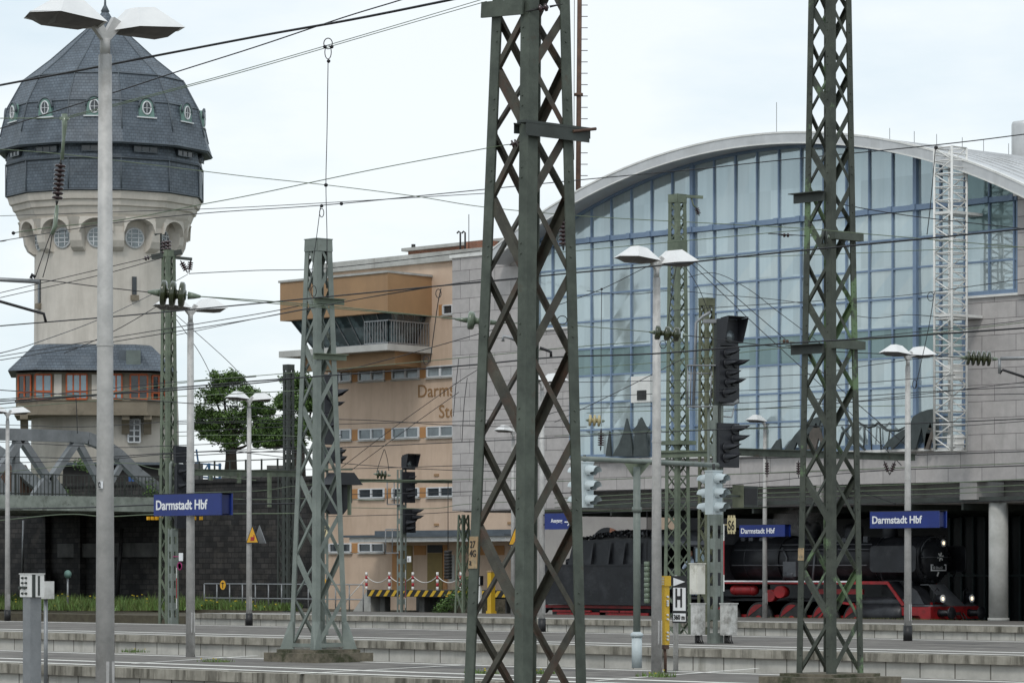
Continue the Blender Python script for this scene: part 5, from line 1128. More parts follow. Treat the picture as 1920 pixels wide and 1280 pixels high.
# driver looking out of the cab
def driver():
    c = P(1293, 1063, s=101.55)
    me = bpy.data.meshes.new('person'); z = RZ + 1.6
    pts = [((0, .3, 0.85), .17), ((0, .25, 1.1), .19), ((0, .18, 1.38), .20), ((0, .1, 1.52), .08), ((.02, .02, 1.64), .10), ((.03, .0, 1.76), .11), ((-.24, .12, 1.40), .09), ((-.3, -.05, 1.18), .07), ((-.15, -.22, 1.16), .05), ((.24, .12, 1.40), .09), ((.3, -.05, 1.18), .07), ((.18, -.22, 1.16), .05), ((.1, .3, .4), .12), ((.1, .3, .02), .08), ((-.1, .3, .4), .12), ((-.1, .3, .02), .08)]
    ed = [(0, 1), (1, 2), (2, 3), (3, 4), (4, 5), (2, 6), (6, 7), (7, 8), (2, 9), (9, 10), (10, 11), (0, 12), (12, 13), (0, 14), (14, 15)]
    me.from_pydata([Vector((c.x + p[0], c.y + p[1], z + p[2])) for p, r in pts], ed, []); me.materials.append(m_shirt)
    o = bpy.data.objects.new('person', me); col.objects.link(o)
    sk = o.modifiers.new('skin', 'SKIN'); sv = me.skin_vertices[0].data
    for i, (p, r) in enumerate(pts): sv[i].radius = (r, r)
    sv[0].use_root = True; o.modifiers.new('sub', 'SUBSURF').levels = 1
    tag(o, 'person in a pale blue shirt leaning at the locomotive cab opening', 'person')
    q = MB(); q.lathe([(.06, 0), (.105, .06), (.115, .14), (.09, .2), (.1, .21), (.12, .22), (.08, .27), (.01, .28)], (c.x + .03, c.y - .005, z + 1.62), n=14); h = q.build('head', m_skin, None); h.parent = o
driver()
# steam
sv_ = bpy.data.materials.new('steam'); sv_.use_nodes = True; n_ = sv_.node_tree.nodes; n_.clear(); l_ = sv_.node_tree.links.new
vo = n_.new('ShaderNodeVolumePrincipled'); oo = n_.new('ShaderNodeOutputMaterial'); tc_ = n_.new('ShaderNodeTexCoord'); nn_ = n_.new('ShaderNodeTexNoise'); nn_.inputs['Scale'].default_value = 2.2; nn_.inputs['Detail'].default_value = 5
gr = n_.new('ShaderNodeTexGradient'); gr.gradient_type = 'SPHERICAL'; mp_ = n_.new('ShaderNodeMapping'); mp_.inputs['Location'].default_value = (-1, -1, -1); mp_.inputs['Scale'].default_value = (2, 2, 2)
l_(tc_.outputs['Generated'], mp_.inputs[0]); l_(mp_.outputs[0], gr.inputs[0]); l_(tc_.outputs['Object'], nn_.inputs['Vector'])
mm = n_.new('ShaderNodeMath'); mm.operation = 'MULTIPLY'; l_(gr.outputs[1], mm.inputs[0]); r_ = n_.new('ShaderNodeMapRange'); r_.inputs[1].default_value = .42; r_.inputs[2].default_value = .62; r_.inputs[4].default_value = 9; l_(nn_.outputs[0], r_.inputs[0]); l_(r_.outputs[0], mm.inputs[1]); l_(mm.outputs[0], vo.inputs['Density']); vo.inputs['Color'].default_value = (.95, .95, .95, 1); vo.inputs['Anisotropy'].default_value = .2
l_(vo.outputs[0], oo.inputs['Volume'])
q = MB(); c = P(1500, 974, s=102.6); q.lathe([(.01, -.7), (.8, -.55), (1.2, 0), (1.0, .45), (.01, .75)], c, n=20); st = solo(q, 'steam', sv_, 'white wisp of steam rising from the locomotive boiler', 'steam'); st['kind'] = 'stuff'

# ================================================================ SIGNALS
def visor(q, c, r, L_):
    N = 9; c = Vector(c); pts = [c + Vector((0, r * math.cos(R(-25 + 230 * i / N)), r * math.sin(R(-25 + 230 * i / N)))) for i in range(N + 1)]
    mid = [p.lerp(c + Vector((0, 0, r * .55)), .35) + Vector((L_ * .45, 0, 0)) for p in pts]; tip = c + Vector((L_, 0, r * .75)); o = len(q.v)
    q.add(pts + mid + [tip], [(i, i + 1, N + 2 + i, N + 1 + i) for i in range(N)] + [(N + 1 + i, N + 2 + i, 2 * N + 2) for i in range(N)], True)
    inner = [p + (c - p) * .07 - Vector((0, 0, 0)) for p in pts]; mi = [p + (c + Vector((L_ * .45, 0, 0)) - p) * .07 for p in mid]
    q.add(inner + mi + [tip - Vector((.03, 0, .02))], [(N + 1 + i, N + 2 + i, i + 1, i) for i in range(N)] + [(2 * N + 2, N + 2 + i, N + 1 + i) for i in range(N)], True)
def head(parent, g, x0, x1, y0, y1, D, lights, hood=False, L_=.5, r=.115):
    # box facing +X; x0..x1 covers the face in the photo
    k = 6500 / D; z0, z1 = zat(y1, D), zat(y0, D); w = (x1 - x0) / (k * .737) * .94
    cx = ((x0 + x1) / 2 - 960) / 6500 * D; c = G((x0 + x1) / 2, D); q = MB(); q.bb(c.x - .1, c.x + .03, c.y - w / 2, c.y + w / 2, z0, z1)
    q.bb(c.x - .30, c.x - .101, c.y - w * .32, c.y + w * .32, z0 + .08, z1 - .08); hd = q.build('signal_head', m_blackm, parent)
    if lights:
        q = MB()
        for u, v, sc in lights:
            p = (c.x + .032, c.y - w / 2 + w * u, z1 - (z1 - z0) * v); q.mi(0); q.lathe([(r * 1.05 * sc, 0), (r * 1.05 * sc, .04), (r * .9 * sc, .04)], p, (1, 0, 0), 16); visor(q, (p[0] + .03, p[1], p[2]), r * sc, L_ * sc)
        q.build('visor', m_blackm, hd)
    if hood:
        q = MB(); q.prism([(c.x + .031, c.y - w / 2, z0 + .1), (c.x + .031, c.y - w / 2, z1), (c.x + .36, c.y - w / 2 - .04, z1 + .03), (c.x + .2, c.y - w / 2 + .0, z0 + .1)], (0, .02, 0)); q.prism([(c.x + .031, c.y + w / 2 - .02, z0 + .1), (c.x + .031, c.y + w / 2 - .02, z1), (c.x + .36, c.y + w / 2 + .03, z1 + .03), (c.x + .2, c.y + w / 2 - .02, z0 + .1)], (0, .02, 0))
        q.prism([(c.x + .031, c.y - w / 2, z1 + .001), (c.x + .031, c.y + w / 2, z1 + .001), (c.x + .36, c.y + w / 2 + .04, z1 + .04), (c.x + .36, c.y - w / 2 - .04, z1 + .04)], (0, 0, .02)); q.build('signal_hood', m_blackm, hd)
        q = MB(); q.lathe([(.16, 0), (.16, .02), (.01, .06)], (c.x + .035, c.y, (z0 + z1) / 2 - .1), (1, 0, 0), 16); q.build('lens', m_glassg, hd)
    return hd, c
def batten_post(parent, x, D, z0, z1, w, m, pitch=.55, name='post', slot=.5):
    c = G(x, D); q = MB(); f = w * .3
    for sx in (-1, 1):
        for sy in (-1, 1): q.ang((c.x + sx * w / 2, c.y + sy * w / 2, z0), (c.x + sx * w / 2, c.y + sy * w / 2, z1), (-sx, 0, 0), (0, -sy, 0), f, .012)
    z = z0
    while z < z1:
        h = min(pitch * (1 - slot), z1 - z)
        for a in (-1, 1):
            q.bb(c.x - w / 2 + .014, c.x + w / 2 - .014, c.y + a * (w / 2 - .018) - .005, c.y + a * (w / 2 - .018) + .005, z, z + h); q.bb(c.x + a * (w / 2 - .018) - .005, c.x + a * (w / 2 - .018) + .005, c.y - w / 2 + .014, c.y + w / 2 - .014, z, z + h)
        z += pitch
    return q.build(name, m, parent)
def striped(parent, x, y0, y1, D, cuts, w=.085, name='striped_board'):
    q = MB(); ys = [y0] + cuts + [y1]
    for i in range(len(ys) - 1):
        q.mi(i % 2); a, b_ = P(x, ys[i + 1], D=D), P(x, ys[i], D=D); b_.x = a.x; b_.y = a.y; q.bar(a, b_, w, .02, (CF, CS, 0))
    return q.build(name, [m_white, m_redp], parent)
D6 = 91.0; s6 = thing('signal', 'tall black light signal with two heads beside yellow S6 plate', 'signal', G(1341, D6), 'light signals with black heads')
batten_post(s6, 1341, D6, 0, zat(760, D6), .30, m_lightsteel, .62, slot=.55)
q = MB(); c = G(1347, D6); q.bb(c.x - .09, c.x + .09, c.y - .09, c.y + .09, zat(800, D6), zat(600, D6)); q.build('upper_post', m_slimdark, s6)
head(s6, None, 1347, 1385, 598, 650, D6, [], hood=True)
hd, c6 = head(s6, None, 1345, 1387, 648, 754, D6, [(.35, .14, 1), (.35, .32, 1), (.82, .31, 1), (.45, .5, .9), (.4, .66, .9), (.7, .64, .9), (.3, .84, 1)])
q = MB(); kx = 6500 / D6
for u in (.35, .82): w_ = 42 / (kx * .737) * .94; q.lathe([(.085, 0), (.08, .02), (.01, .03)], (c6.x + .04, c6.y - w_ / 2 + w_ * u, zat(648 + 106 * .32, D6)), (1, 0, 0), 14)
q.build('lens', m_redlens, hd)
head(s6, None, 1346, 1387, 793, 876, D6, [(.75, .14, 1.1), (.75, .36, 1.1), (.3, .56, 1.1), (.3, .78, 1.1)])
q = MB(); 
for y in (685, 762): 
    a = G(1290, D6 - 1.2); q.bar(P(1288, y, D=D6), P(1342, y, D=D6), .28, .03)
for x in (1290, 1296, 1334): q.tube([P(x, 685, D=D6), P(x - 2, 762, D=D6)], .02, 5)
q.tube([P(1290, 700, D=D6), P(1335, 700, D=D6)], .02, 5); q.tube([P(1300, 765, D=D6), P(1305, 605, D=D6), P(1318, 593, D=D6), P(1332, 585, D=D6)], .04, 6)
q.bar(P(1318, 602, D=D6), P(1345, 602, D=D6), .14, .10); q.tube([P(1345, 757, D=D6), P(1375, 757, D=D6), P(1385, 750, D=D6)], .05, 6); q.tube([P(1352, 780, D=D6), P(1372, 782, D=D6), P(1376, 765, D=D6)], .02, 6); q.build('work_platform', m_chain, s6)
pt_ = lambda x0, x1, y0, y1, D, m, name, par, dep=.03, off=0.: None
def plate(parent, name, x0, x1, y0, y1, D, m, dep=.03, toward=0.0):
    """board parallel to the tracks whose left edge stands under picture column x0"""
    a = P(x0, y1, D=D - toward); b_ = P(x1, y1, s=a.y); zt = P(x0, y0, D=D - toward).z; q = MB(); q.bb(a.x, b_.x, a.y, a.y + dep, a.z, zt); return q.build(name, m, parent), a, b_, zt
o = thing('signal_plate', 'cream plate reading S6 beside the white signal lamps', 'sign', P(1371, 995, D=D6)); pp, a, b_, zt = plate(o, 'board', 1363.5, 1378, 970, 996, D6, m_cream)
text('S6', (zt - a.z) * .98, m_black, o, (a.x + .03, a.y - .006, a.z + .04), xs=.70, bold=.004)
q = MB()
for u in (0.15, .5, .85): q.box((a.x + (b_.x - a.x) * u, a.y + .01, zt + .03), (.05, .02, .06)); q.box((a.x + (b_.x - a.x) * u, a.y + .01, a.z - .03), (.05, .02, .06))
q.bar((a.x, a.y + .04, (a.z + zt) / 2), (a.x - .3, a.y + .1, (a.z + zt) / 2), .03, .03); q.build('board_edge', m_cream, o)
o = thing('striped_board', 'red and white striped board on the mast of the tall signal', 'board', P(1357, 1108, D=D6)); striped(o, 1357, 982, 1108, D6 - .35, [1013, 1077], .095)
q = MB(); q.bar(P(1350, 1000, D=D6 - .3), P(1357, 1000, D=D6 - .3), .03, .03); q.build('bracket', m_dark, o)
for nm, lb, x0, x1, y0, y1, m, dd in (('cabinet', 'cream square cabinet fixed half way up the signal mast', 1293, 1326, 1057, 1113, m_cab, .3), ('cabinet', 'weathered grey cabinet low on the left of signal mast', 1295, 1326, 1132, 1190, m_cabg, .0), ('cabinet', 'weathered pale cabinet low on the right of signal mast', 1350, 1387, 1132, 1190, m_cabg, -.0)):
    a = P(x0, y1, D=D6 - .2); k = 6500 / D6; wd = (x1 - x0) / k; o = thing(nm, lb, 'cabinet', a, 'cabinets at the signal mast')
    zt = zat(y0, D6 - .2); tt = wd * .62; ss = wd * .62; q = MB(); q.bb(a.x + (ss * .0), a.x + tt, a.y, a.y + ss, a.z, zt); q.bb(a.x - .02, a.x + tt + .02, a.y - .02, a.y + ss + .02, zt + .001, zt + .03); q.build('body', m, o)
    q = MB(); q.bb(a.x + .03, a.x + tt - .03, a.y - .012, a.y - .002, a.z + .04, zt - .04); q.box((a.x + tt * .6, a.y - .016, a.z + (zt - a.z) * .75), (.03, .01, .06)); q.build('door', m, o)
    if m == m_cabg: 
        q = MB(); q.bb(a.x + .05, a.x + .12, a.y + .1, a.y + .2, 0, a.z)
        for j in range(4): q.tube([(a.x + .15 + j * .05, a.y + .1, a.z), (a.x + .12 + j * .08, a.y + .05, a.z - .12), (a.x + .2 + j * .05, a.y + .12, 0)], .018, 5)
        q.build('cables', m_dark, o)
# white road-style signals hung from a beam
D9 = 69.0
tb = thing('signal_bracket', 'grey T-shaped post carrying a long horizontal tube', 'post', G(1194, D9))
q = MB(); c = G(1194, D9); q.tube([(c.x, c.y, 0), (c.x, c.y, .62)], .105, 12); q.tube([(c.x, c.y, .62), (c.x, c.y, .68), (c.x, c.y, .72)], [.13, .13, .08], 12); q.build('pole_foot', m_signalw, tb)
q = MB(); q.tube([(c.x, c.y, .7), (c.x, c.y, 4.0)], .075, 12); q.tube([(c.x, c.y, 3.1), (c.x, c.y, 3.2)], .1, 12, True); q.build('pole', m_lightsteel, tb)
ba, bb2 = P(1088, 859, D=67.9), P(1346, 872, D=70.3)
q = MB(); q.tube([ba, bb2], .05, 10); q.build('tube_beam', m_lightsteel, tb)
dd_ = (bb2 - ba).normalized(); q = MB(); q.prism([P(1172, 865, D=D9), P(1220, 867, D=D9), P(1199, 893, D=D9), P(1190, 893, D=D9)], (-.03, -.03, 0)); q.build('gusset', m_midsteel, tb)
def wsig(label, x, y0, y1, D):
    c = G(x, D); z0, z1 = zat(y1, D), zat(y0, D); o = thing('hanging_signal', label, 'signal lamp', (c.x, c.y, z0), 'pale blue three-lamp signals')
    q = MB(); q.bb(c.x - .11, c.x + .11, c.y - .14, c.y + .14, z0, z1); q.bb(c.x - .12, c.x + .12, c.y - .15, c.y + .15, z1 + .001, z1 + .03); q.build('housing', m_signalw, o)
    q = MB(); q.tube([(c.x, c.y, z1), (c.x, c.y, z1 + .16)], .03, 6); q.build('hanger', m_dark, o)
    for sg in (-1, 1):
        for i in range(3):
            zc = z1 - (z1 - z0) * (.17 + .33 * i); q = MB(); N = 10; r = .115
            ring = [Vector((c.x + sg * .112, c.y + r * math.cos(R(-50 + 280 * j / N)), zc + r * math.sin(R(-50 + 280 * j / N)))) for j in range(N + 1)]
            out = [p + Vector((sg * (.26 if 1 < j < N - 1 else .14), 0, (-.03 if 1 < j < N - 1 else 0))) for j, p in enumerate(ring)]
            q.add(ring + out, [(j, j + 1, N + 2 + j, N + 1 + j) for j in range(N)], True); ins = [p + (Vector((p.x, c.y, zc)) - p) * .06 for p in ring + out]; q.add(ins, [(N + 1 + j, N + 2 + j, j + 1, j) for j in range(N)], True); vs_ = q.build('visor', m_signalw, o)
            q = MB(); q.lathe([(.10, 0), (.08, .015), (.01, .03)], (c.x + sg * .113, c.y, zc), (sg, 0, 0), 14); q.build('lens', m_dark, vs_)
wsig('pale blue signal lamp box hanging right of the nearest mast', 1096, 868, 951, 68.0); wsig('pale blue signal lamp box below the black signal heads', 1338, 884, 964, 70.0)
# dark display box
c = P(1398, 950, D=92); o = thing('display_box', 'dark display box with olive edge right of signal lamps', 'display', c)
q = MB(); k = 6500 / 92; q.bb(c.x - .18, c.x + .18, c.y - .28, c.y + .28, c.z, zat(911, 92)); q.build('housing', m_slimdark, o)
q = MB(); q.bb(c.x - .20, c.x - .181, c.y - .29, c.y + .29, c.z - .01, zat(910, 92)); q.bb(c.x - .2, c.x + .2, c.y - .30, c.y - .281, c.z - .02, zat(909, 92)); q.build('edge', m_olive, o)
q = MB(); q.bb(c.x + .181, c.x + .19, c.y - .24, c.y + .24, c.z + .06, zat(915, 92)); q.build('screen', m_black, o)
q = MB(); q.bar((c.x, c.y, zat(930, 92)), (G(1352, 91).x, G(1352, 91).y, zat(930, 92)), .05, .05); q.build('arm', m_slimdark, o)
# S7 signal behind the pale mast
D7 = 102; s7 = thing('signal', 'black light signal with octagonal hood half hidden by pale mast', 'signal', G(606, D7), 'light signals with black heads')
batten_post(s7, 604, D7, 0, zat(860, D7), .26, m_lightsteel, .6)
head(s7, None, 600, 633, 702, 833, D7, [(.6, .29, 1.6), (.8, .43, .9), (.35, .6, 1), (.35, .74, 1)]); head(s7, None, 611, 641, 838, 868, D7, [(.8, .3, .9), (.8, .75, 1)], L_=.35)
q = MB(); cc = P(628, 925, D=D7); N = 8; poly = [cc + Vector((.0, .62 * math.cos(R(22.5 + 45 * i)), .66 * math.sin(R(22.5 + 45 * i)))) for i in range(8)]; q.prism(poly, (.1, 0, 0)); q.prism([p + Vector((.101, 0, 0)) for p in (poly[0], poly[1], poly[2], poly[3])], (.5, .0, .0)); q.build('octagonal_head', m_blackm, s7)
q = MB(); q.bar(P(655, 905, D=D7), P(655, 965, D=D7), .11, .06); q.bar(P(600, 880, D=D7), P(660, 880, D=D7), .3, .03); q.build('bracket', m_midsteel, s7)
o = thing('signal_plate', 'cream plate reading S7 low on the half hidden signal', 'sign', P(602, 1004, D=D7)); pp, a, b_, zt = plate(o, 'board', 602, 617, 983, 1005, D7 - .3, m_cream); text('S7', (zt - a.z) * .9, m_black, o, (a.x + .03, a.y - .006, a.z + .05), xs=.78, bold=.004)
o = thing('striped_board', 'red and white striped board below the S7 plate', 'board', P(604, 1190, D=D7)); striped(o, 604, 1054, 1188, D7 - .4, [1089, 1154], .095)
o = thing('warning_roundel', 'round orange sign on the railing behind the pale mast', 'sign', P(614, 1095, D=150)); q = MB(); q.lathe([(.22, 0), (.22, .03)], P(613, 1094, D=150), (0, -1, 0), 20); q.build('disc', m_yellow, o)
# free-standing signal on the far left of the ochre building
D8 = 160; s8 = thing('signal', 'black light signal standing in front of the ochre building wall', 'signal', G(753, D8), 'light signals with black heads')
batten_post(s8, 753, D8, -.95, zat(880, D8), .32, m_lightsteel, .62, slot=.6)
head(s8, None, 756, 778, 853, 880, D8, [], hood=True); head(s8, None, 754, 778, 884, 942, D8, [(.6, .2, .9), (.8, .36, 1), (.4, .6, 1), (.5, .8, .9)]); head(s8, None, 757, 779, 952, 998, D8, [(.9, .15, 1.3), (.9, .4, 1.3), (.3, .62, 1.2), (.35, .85, 1.1)])
q = MB()
for x0, x1, y0, y1 in ((726, 752, 903, 945), (723, 748, 992, 1036)):
    for x in (x0, (x0 + x1) / 2): q.tube([P(x, y0, D=D8), P(x, y1, D=D8)], .03, 5)
    q.tube([P(x0, y0, D=D8), P(x1, y0, D=D8)], .03, 5); q.bar(P(x0, y1, D=D8), P(x1, y1, D=D8), .3, .05)
q.build('work_platform', m_chain, s8)
o = thing('striped_board', 'red and white striped board on the signal before ochre wall', 'board', P(760, 1138, D=D8)); striped(o, 760, 1068, 1139, D8 - .5, [1085, 1120], .10)
o = thing('number_plate', 'small white plate beside the signal before ochre wall', 'number plate', P(764, 1053, D=D8)); pp, a, b_, zt = plate(o, 'board', 763, 770, 1042, 1053, D8 - .4, m_letter); text('13', .2, m_black, o, (a.x + .04, a.y - .006, a.z + .04), xs=.55); q = MB(); q.bar((a.x - .25, a.y + .1, a.z + .1), (a.x, a.y + .03, a.z + .1), .03, .03); q.build('bracket', m_dark, o)
# signal beside the slender green mast
D5 = 142; s5 = thing('signal', 'black light signal on a grey post beside the slender mast', 'signal', G(325, D5), 'light signals with black heads')
batten_post(s5, 324, D5, -.95, zat(990, D5), .30, m_lightsteel, .6)
q = MB(); q.tube([G(332, D5, zat(990, D5)), G(332, D5, zat(835, D5))], .06, 8); q.tube([G(320, D5, zat(975, D5)), G(320, D5, zat(870, D5)), G(323, D5, zat(865, D5))], .07, 8); q.build('upper_post', m_lightsteel, s5)
head(s5, None, 329, 352, 836, 868, D5, [], hood=False); head(s5, None, 331, 353, 870, 990, D5, [(.3, .12, 1), (.7, .2, 1), (.3, .34, 1), (.6, .48, 1), (.3, .62, 1)])
o = thing('striped_board', 'red and white striped board beside the slender green mast', 'board', P(331, 1140, D=D5)); striped(o, 331, 1064, 1140, D5 - .5, [1083, 1121], .10)
o = thing('number_plate', 'white number plate above a magenta roundel on grey post', 'number plate', P(338, 1050, D=D5)); pp, a, b_, zt = plate(o, 'board', 335, 342, 1036, 1051, D5 - .5, m_letter)
q = MB(); q.lathe([(.17, 0), (.17, .02), (.12, .02), (.12, 0)], P(337, 1061, D=D5 - .5), (0, -1, 0), 16); q.tube([P(324, 1043, D=D5 - .3), P(337, 1043, D=D5 - .3)], .02, 5); q.build('roundel', mat('magenta', (.35, .02, .15), None, 2, .5), o)
# H board
D0 = 66.6; o = thing('stop_board', 'black and white H stop board with 360 m plate', 'sign', G(1266, D0))
q = MB(); c = G(1267, D0); q.tube([(c.x, c.y, 0), (c.x, c.y, zat(1082, D0)), (c.x, c.y, zat(1078, D0))], [.05, .05, .02], 10); q.build('post', m_pole, o)
def hb(nm, y0, y1, m, x0=1261.5, x1=1285.5): return plate(o, nm, x0, x1, y0, y1, D0 - .12, m, .02)
hb('board', 1079, 1167, m_black, 1260.5, 1286.5)
bw_, a, b_, zt = plate(o, 'panel', 1262, 1285, 1101, 1144, D0 - .15, m_letter, .02)
text('H', (zt - a.z) * 1.14, m_black, o, (a.x + .055, a.y - .006, a.z + .075), xs=.55, bold=.012)
bw_, a, b_, zt = plate(o, 'panel', 1262, 1285, 1149, 1164, D0 - .15, m_letter, .02); text('360 m', .135, m_black, o, (a.x + .015, a.y - .006, a.z + .035), xs=.88, bold=.003)
a = P(1262.5, 1098, D=D0 - .16); b_ = P(1284, 1090, s=a.y); q = MB(); q.prism([a, Vector((b_.x, a.y, (a.z + zat(1082, D0)) / 2)), Vector((a.x, a.y, zat(1082.5, D0)))], (0, .012, 0)); q.build('arrow', m_letter, o)
# yellow call box on the middle lamp post
c = G(1246, 65.6); o = thing('call_box', 'narrow yellow call box column on the middle lamp post', 'call box', c)
q = MB(); q.bb(c.x - .07, c.x + .07, c.y - .06, c.y + .06, zat(1208, 65.6), zat(1080, 65.6)); q.bb(c.x - .09, c.x + .09, c.y - .08, c.y + .08, zat(1098, 65.6), zat(1079, 65.6)); q.build('housing', m_yel, o)
q = MB()
for y in (1118, 1126, 1130, 1134, 1152, 1160, 1185, 1192, 1198): q.lathe([(.02, 0), (.02, .04)], (c.x + .07, c.y - .01, zat(y, 65.6)), (1, 0, 0), 8)
for y in range(1082, 1097, 3): q.bb(c.x - .07, c.x + .07, c.y - .085, c.y - .081, zat(y + 1.2, 65.6), zat(y, 65.6))
q.build('buttons', m_winw, o)
q = MB(); q.bb(c.x - .06, c.x + .06, c.y - .06, c.y + .06, zat(1216, 65.6), zat(1208.5, 65.6)); q.tube([(c.x, c.y, zat(1216, 65.6)), (c.x + .02, c.y, .3), (c.x, c.y + .02, 0)], .03, 6); q.build('cable', m_rust, o)
# key switch post at the left
D1 = 45; c = G(60, D1); o = thing('control_post', 'grey post with a white control box at the left edge', 'control post', c)
q = MB(); q.bb(c.x - .085, c.x + .085, c.y - .085, c.y + .085, 0, zat(1119, D1)); q.build('post', m_chain, o)
q = MB(); z0, z1 = zat(1118.5, D1), zat(1076, D1); q.bb(c.x - .13, c.x + .13, c.y - .10, c.y + .10, z0, z1); q.bb(c.x - .14, c.x + .14, c.y - .11, c.y + .11, z1 + .001, z1 + .012); bxo = q.build('control_box', m_white, o)
q = MB(); 
for u in (-.06, .02):
    for v in (.16, .42, .62, .84): q.lathe([(.016, 0), (.016, .02), (.01, .03)], (c.x + u, c.y - .10, z0 + (z1 - z0) * v), (0, -1, 0), 10)
for u in (-.115, -.02): q.tube([(c.x + u, c.y - .10, z0 + .12), (c.x + u, c.y - .13, z0 + .12)], .02, 8)
q.bb(c.x + .131, c.x + .135, c.y - .09, c.y - .04, z0, z1); q.bb(c.x + .131, c.x + .136, c.y + .0, c.y + .03, z0 + .02, z1 - .02); q.build('key_switch', m_slimdark, bxo)
c = P(84, 1122, D=52); o = thing('junction_box', 'small weathered box on a post behind the white control box', 'junction box', (c.x, c.y, 0)); q = MB(); q.bb(c.x - .07, c.x + .1, c.y - .06, c.y + .1, c.z, zat(1089, 52)); q.build('housing', m_cabg, o); q = MB(); q.tube([(c.x - .02, c.y + .03, 0), (c.x - .02, c.y + .03, c.z)], .03, 8); q.build('post', m_chain, o)
c = P(83, 1085, s=125.5); q = MB(); q.bb(c.x - .4, c.x + .4, 125.3, 125.7, c.z - .8, c.z + .6); solo(q, 'relay_box', m_dark, 'dark box fixed to the wall behind the white control box', 'box')
# small round sign
c = G(127, 196); o = thing('round_sign', 'pale round sign on a thin post in the grass strip', 'sign', (c.x, c.y, -.5)); q = MB(); q.tube([(c.x, c.y, -.5), (c.x, c.y, zat(1080, 196))], .06, 6); q.build('post', m_chain, o); q = MB(); q.lathe([(.15, -.02), (.2, 0), (.24, .03), (.01, .05)], P(127.5, 1076, D=195.8), (.5, -1, 0), 20); q.build('disc', m_copper, o)
q = MB(); q.mi(0); c = P(418.5, 1096, D=158); o = thing('round_sign', 'round orange sign with black T mark on the platform railing', 'sign', c); q.lathe([(.235, 0), (.235, .02)], c, (0, -1, 0), 24); q.build('disc', m_black, o)
q = MB(); q.lathe([(.21, .021), (.21, .028)], c, (0, -1, 0), 24); q.build('panel', m_yellow, o); q = MB(); q.box(c + Vector((0, -.035, -.01)), (.045, .01, .26)); q.box(c + Vector((0, -.035, .085)), (.2, .01, .035)); q.build('mark', m_black, o)
# platform railing
q = MB(); sF = 100.6; xa_, xb_ = P(383, 1063, s=sF).x, P(681, 1063, s=sF).x
for z in (.55, 1.22): q.tube([(xa_, sF, z), (xb_, sF, z)], .028, 6)
n_ = 12
for i in range(n_ + 1): x = xa_ + (xb_ - xa_) * i / n_; q.tube([(x, sF, 0), (x, sF, 1.22)], .03, 6)
solo(q, 'platform_railing', m_chain, 'grey tube railing at the end of the far platform', 'railing')
# yellow ticket pillar and white info board
c = G(921, 150); o = thing('ticket_pillar', 'yellow pillar seen through the nearest lattice mast', 'pillar', c); q = MB(); q.bb(c.x - .12, c.x + .12, c.y - .12, c.y + .12, 0, zat(1072, 150)); q.bb(c.x - .16, c.x + .16, c.y - .16, c.y + .16, 0, .12); q.build('column', m_yel, o); q = MB(); q.bb(c.x - .14, c.x + .14, c.y - .14, c.y + .14, zat(1072, 150) + .001, zat(1069, 150)); q.build('cap', m_platebr, o)
c = G(899, 151); o = thing('info_board', 'small black-framed white board left of the yellow pillar', 'board', c); q = MB(); q.bb(c.x - .1, c.x + .1, c.y - .05, c.y + .05, 0, zat(1098, 151)); q.build('post', m_white, o); q = MB(); q.bb(c.x - .16, c.x + .16, c.y - .08, c.y + .08, zat(1097, 151), zat(1079, 151)); fr = q.build('frame', m_black, o); q = MB(); q.bb(c.x - .1, c.x + .1, c.y - .09, c.y - .081, zat(1095, 151), zat(1081, 151)); q.build('panel', m_letter, fr)
# green bollard cover in front of tender
c = P(1213, 1125, s=99.5); q = MB(); n=8
for i in range(8): q.lathe([(.11, 0), (.125, .03), (.125, .17), (.11, .2)], (c.x, 99.5, c.z - .12 + i * .215), n=14)
o = tag(q.build('sleeved_weight', m_insp), 'pale green ribbed tension weight hanging before the tender', 'tension weight')
q = MB(); q.tube([(c.x, 99.5, c.z + 1.6), (c.x, 99.5, c.z + 3.6)], .015, 5); q.build('cable', m_wire, o)
c = P(840, 1085, D=158); q = MB()
for i in range(9): q.lathe([(.16, 0), (.18, .02), (.18, .12), (.16, .14)], (c.x, c.y, c.z + i * .145), n=14)
o = tag(q.build('tension_weight', m_dark), 'dark ribbed tension weight hanging before the ochre doors', 'tension weight')
q = MB(); q.tube([(c.x, c.y, c.z + 1.3), (c.x, c.y, c.z + 4.4)], .018, 5); q.build('cable', m_wire, o)

# ================================================================ GANTRY BEAMS
def beam(label, pts, D0_, D1_, h, m, name='gantry_beam', extra=None):
    o = thing(name, label, 'gantry beam', P(*pts[0], D=D0_)); q = MB(); q.bar(P(*pts[0], D=D0_), P(*pts[1], D=D1_), .16, h); q.bar(P(pts[0][0], pts[0][1] - h * 3000 / D0_, D=D0_), P(pts[1][0], pts[1][1] - h * 3000 / D1_, D=D1_), .3, .03); q.build('beam', m, o); return o
g1 = beam('pale green gantry beam running right from the slender mast', [(300, 884), (560, 888)], 146, 158, .28, m_midsteel)
q = MB()
for x, y in ((505, 950), (448, 905), (395, 900)): q.bar(P(x, 886, D=152), P(x, y, D=152), .16, .12)
q.build('hanger', m_midsteel, g1)
g2 = beam('dark green gantry beam crossing right of the lattice mast', [(1345, 846), (1712, 857)], 104, 112, .22, m_greensteel)
g3 = beam('grey gantry beam in front of the slim mast before glass', [(1225, 853), (1335, 850)], 118, 118, .2, m_midsteel)
g4 = beam('thin grey gantry beam across the ochre building wall', [(640, 900), (980, 905)], 150, 158, .12, m_midsteel)
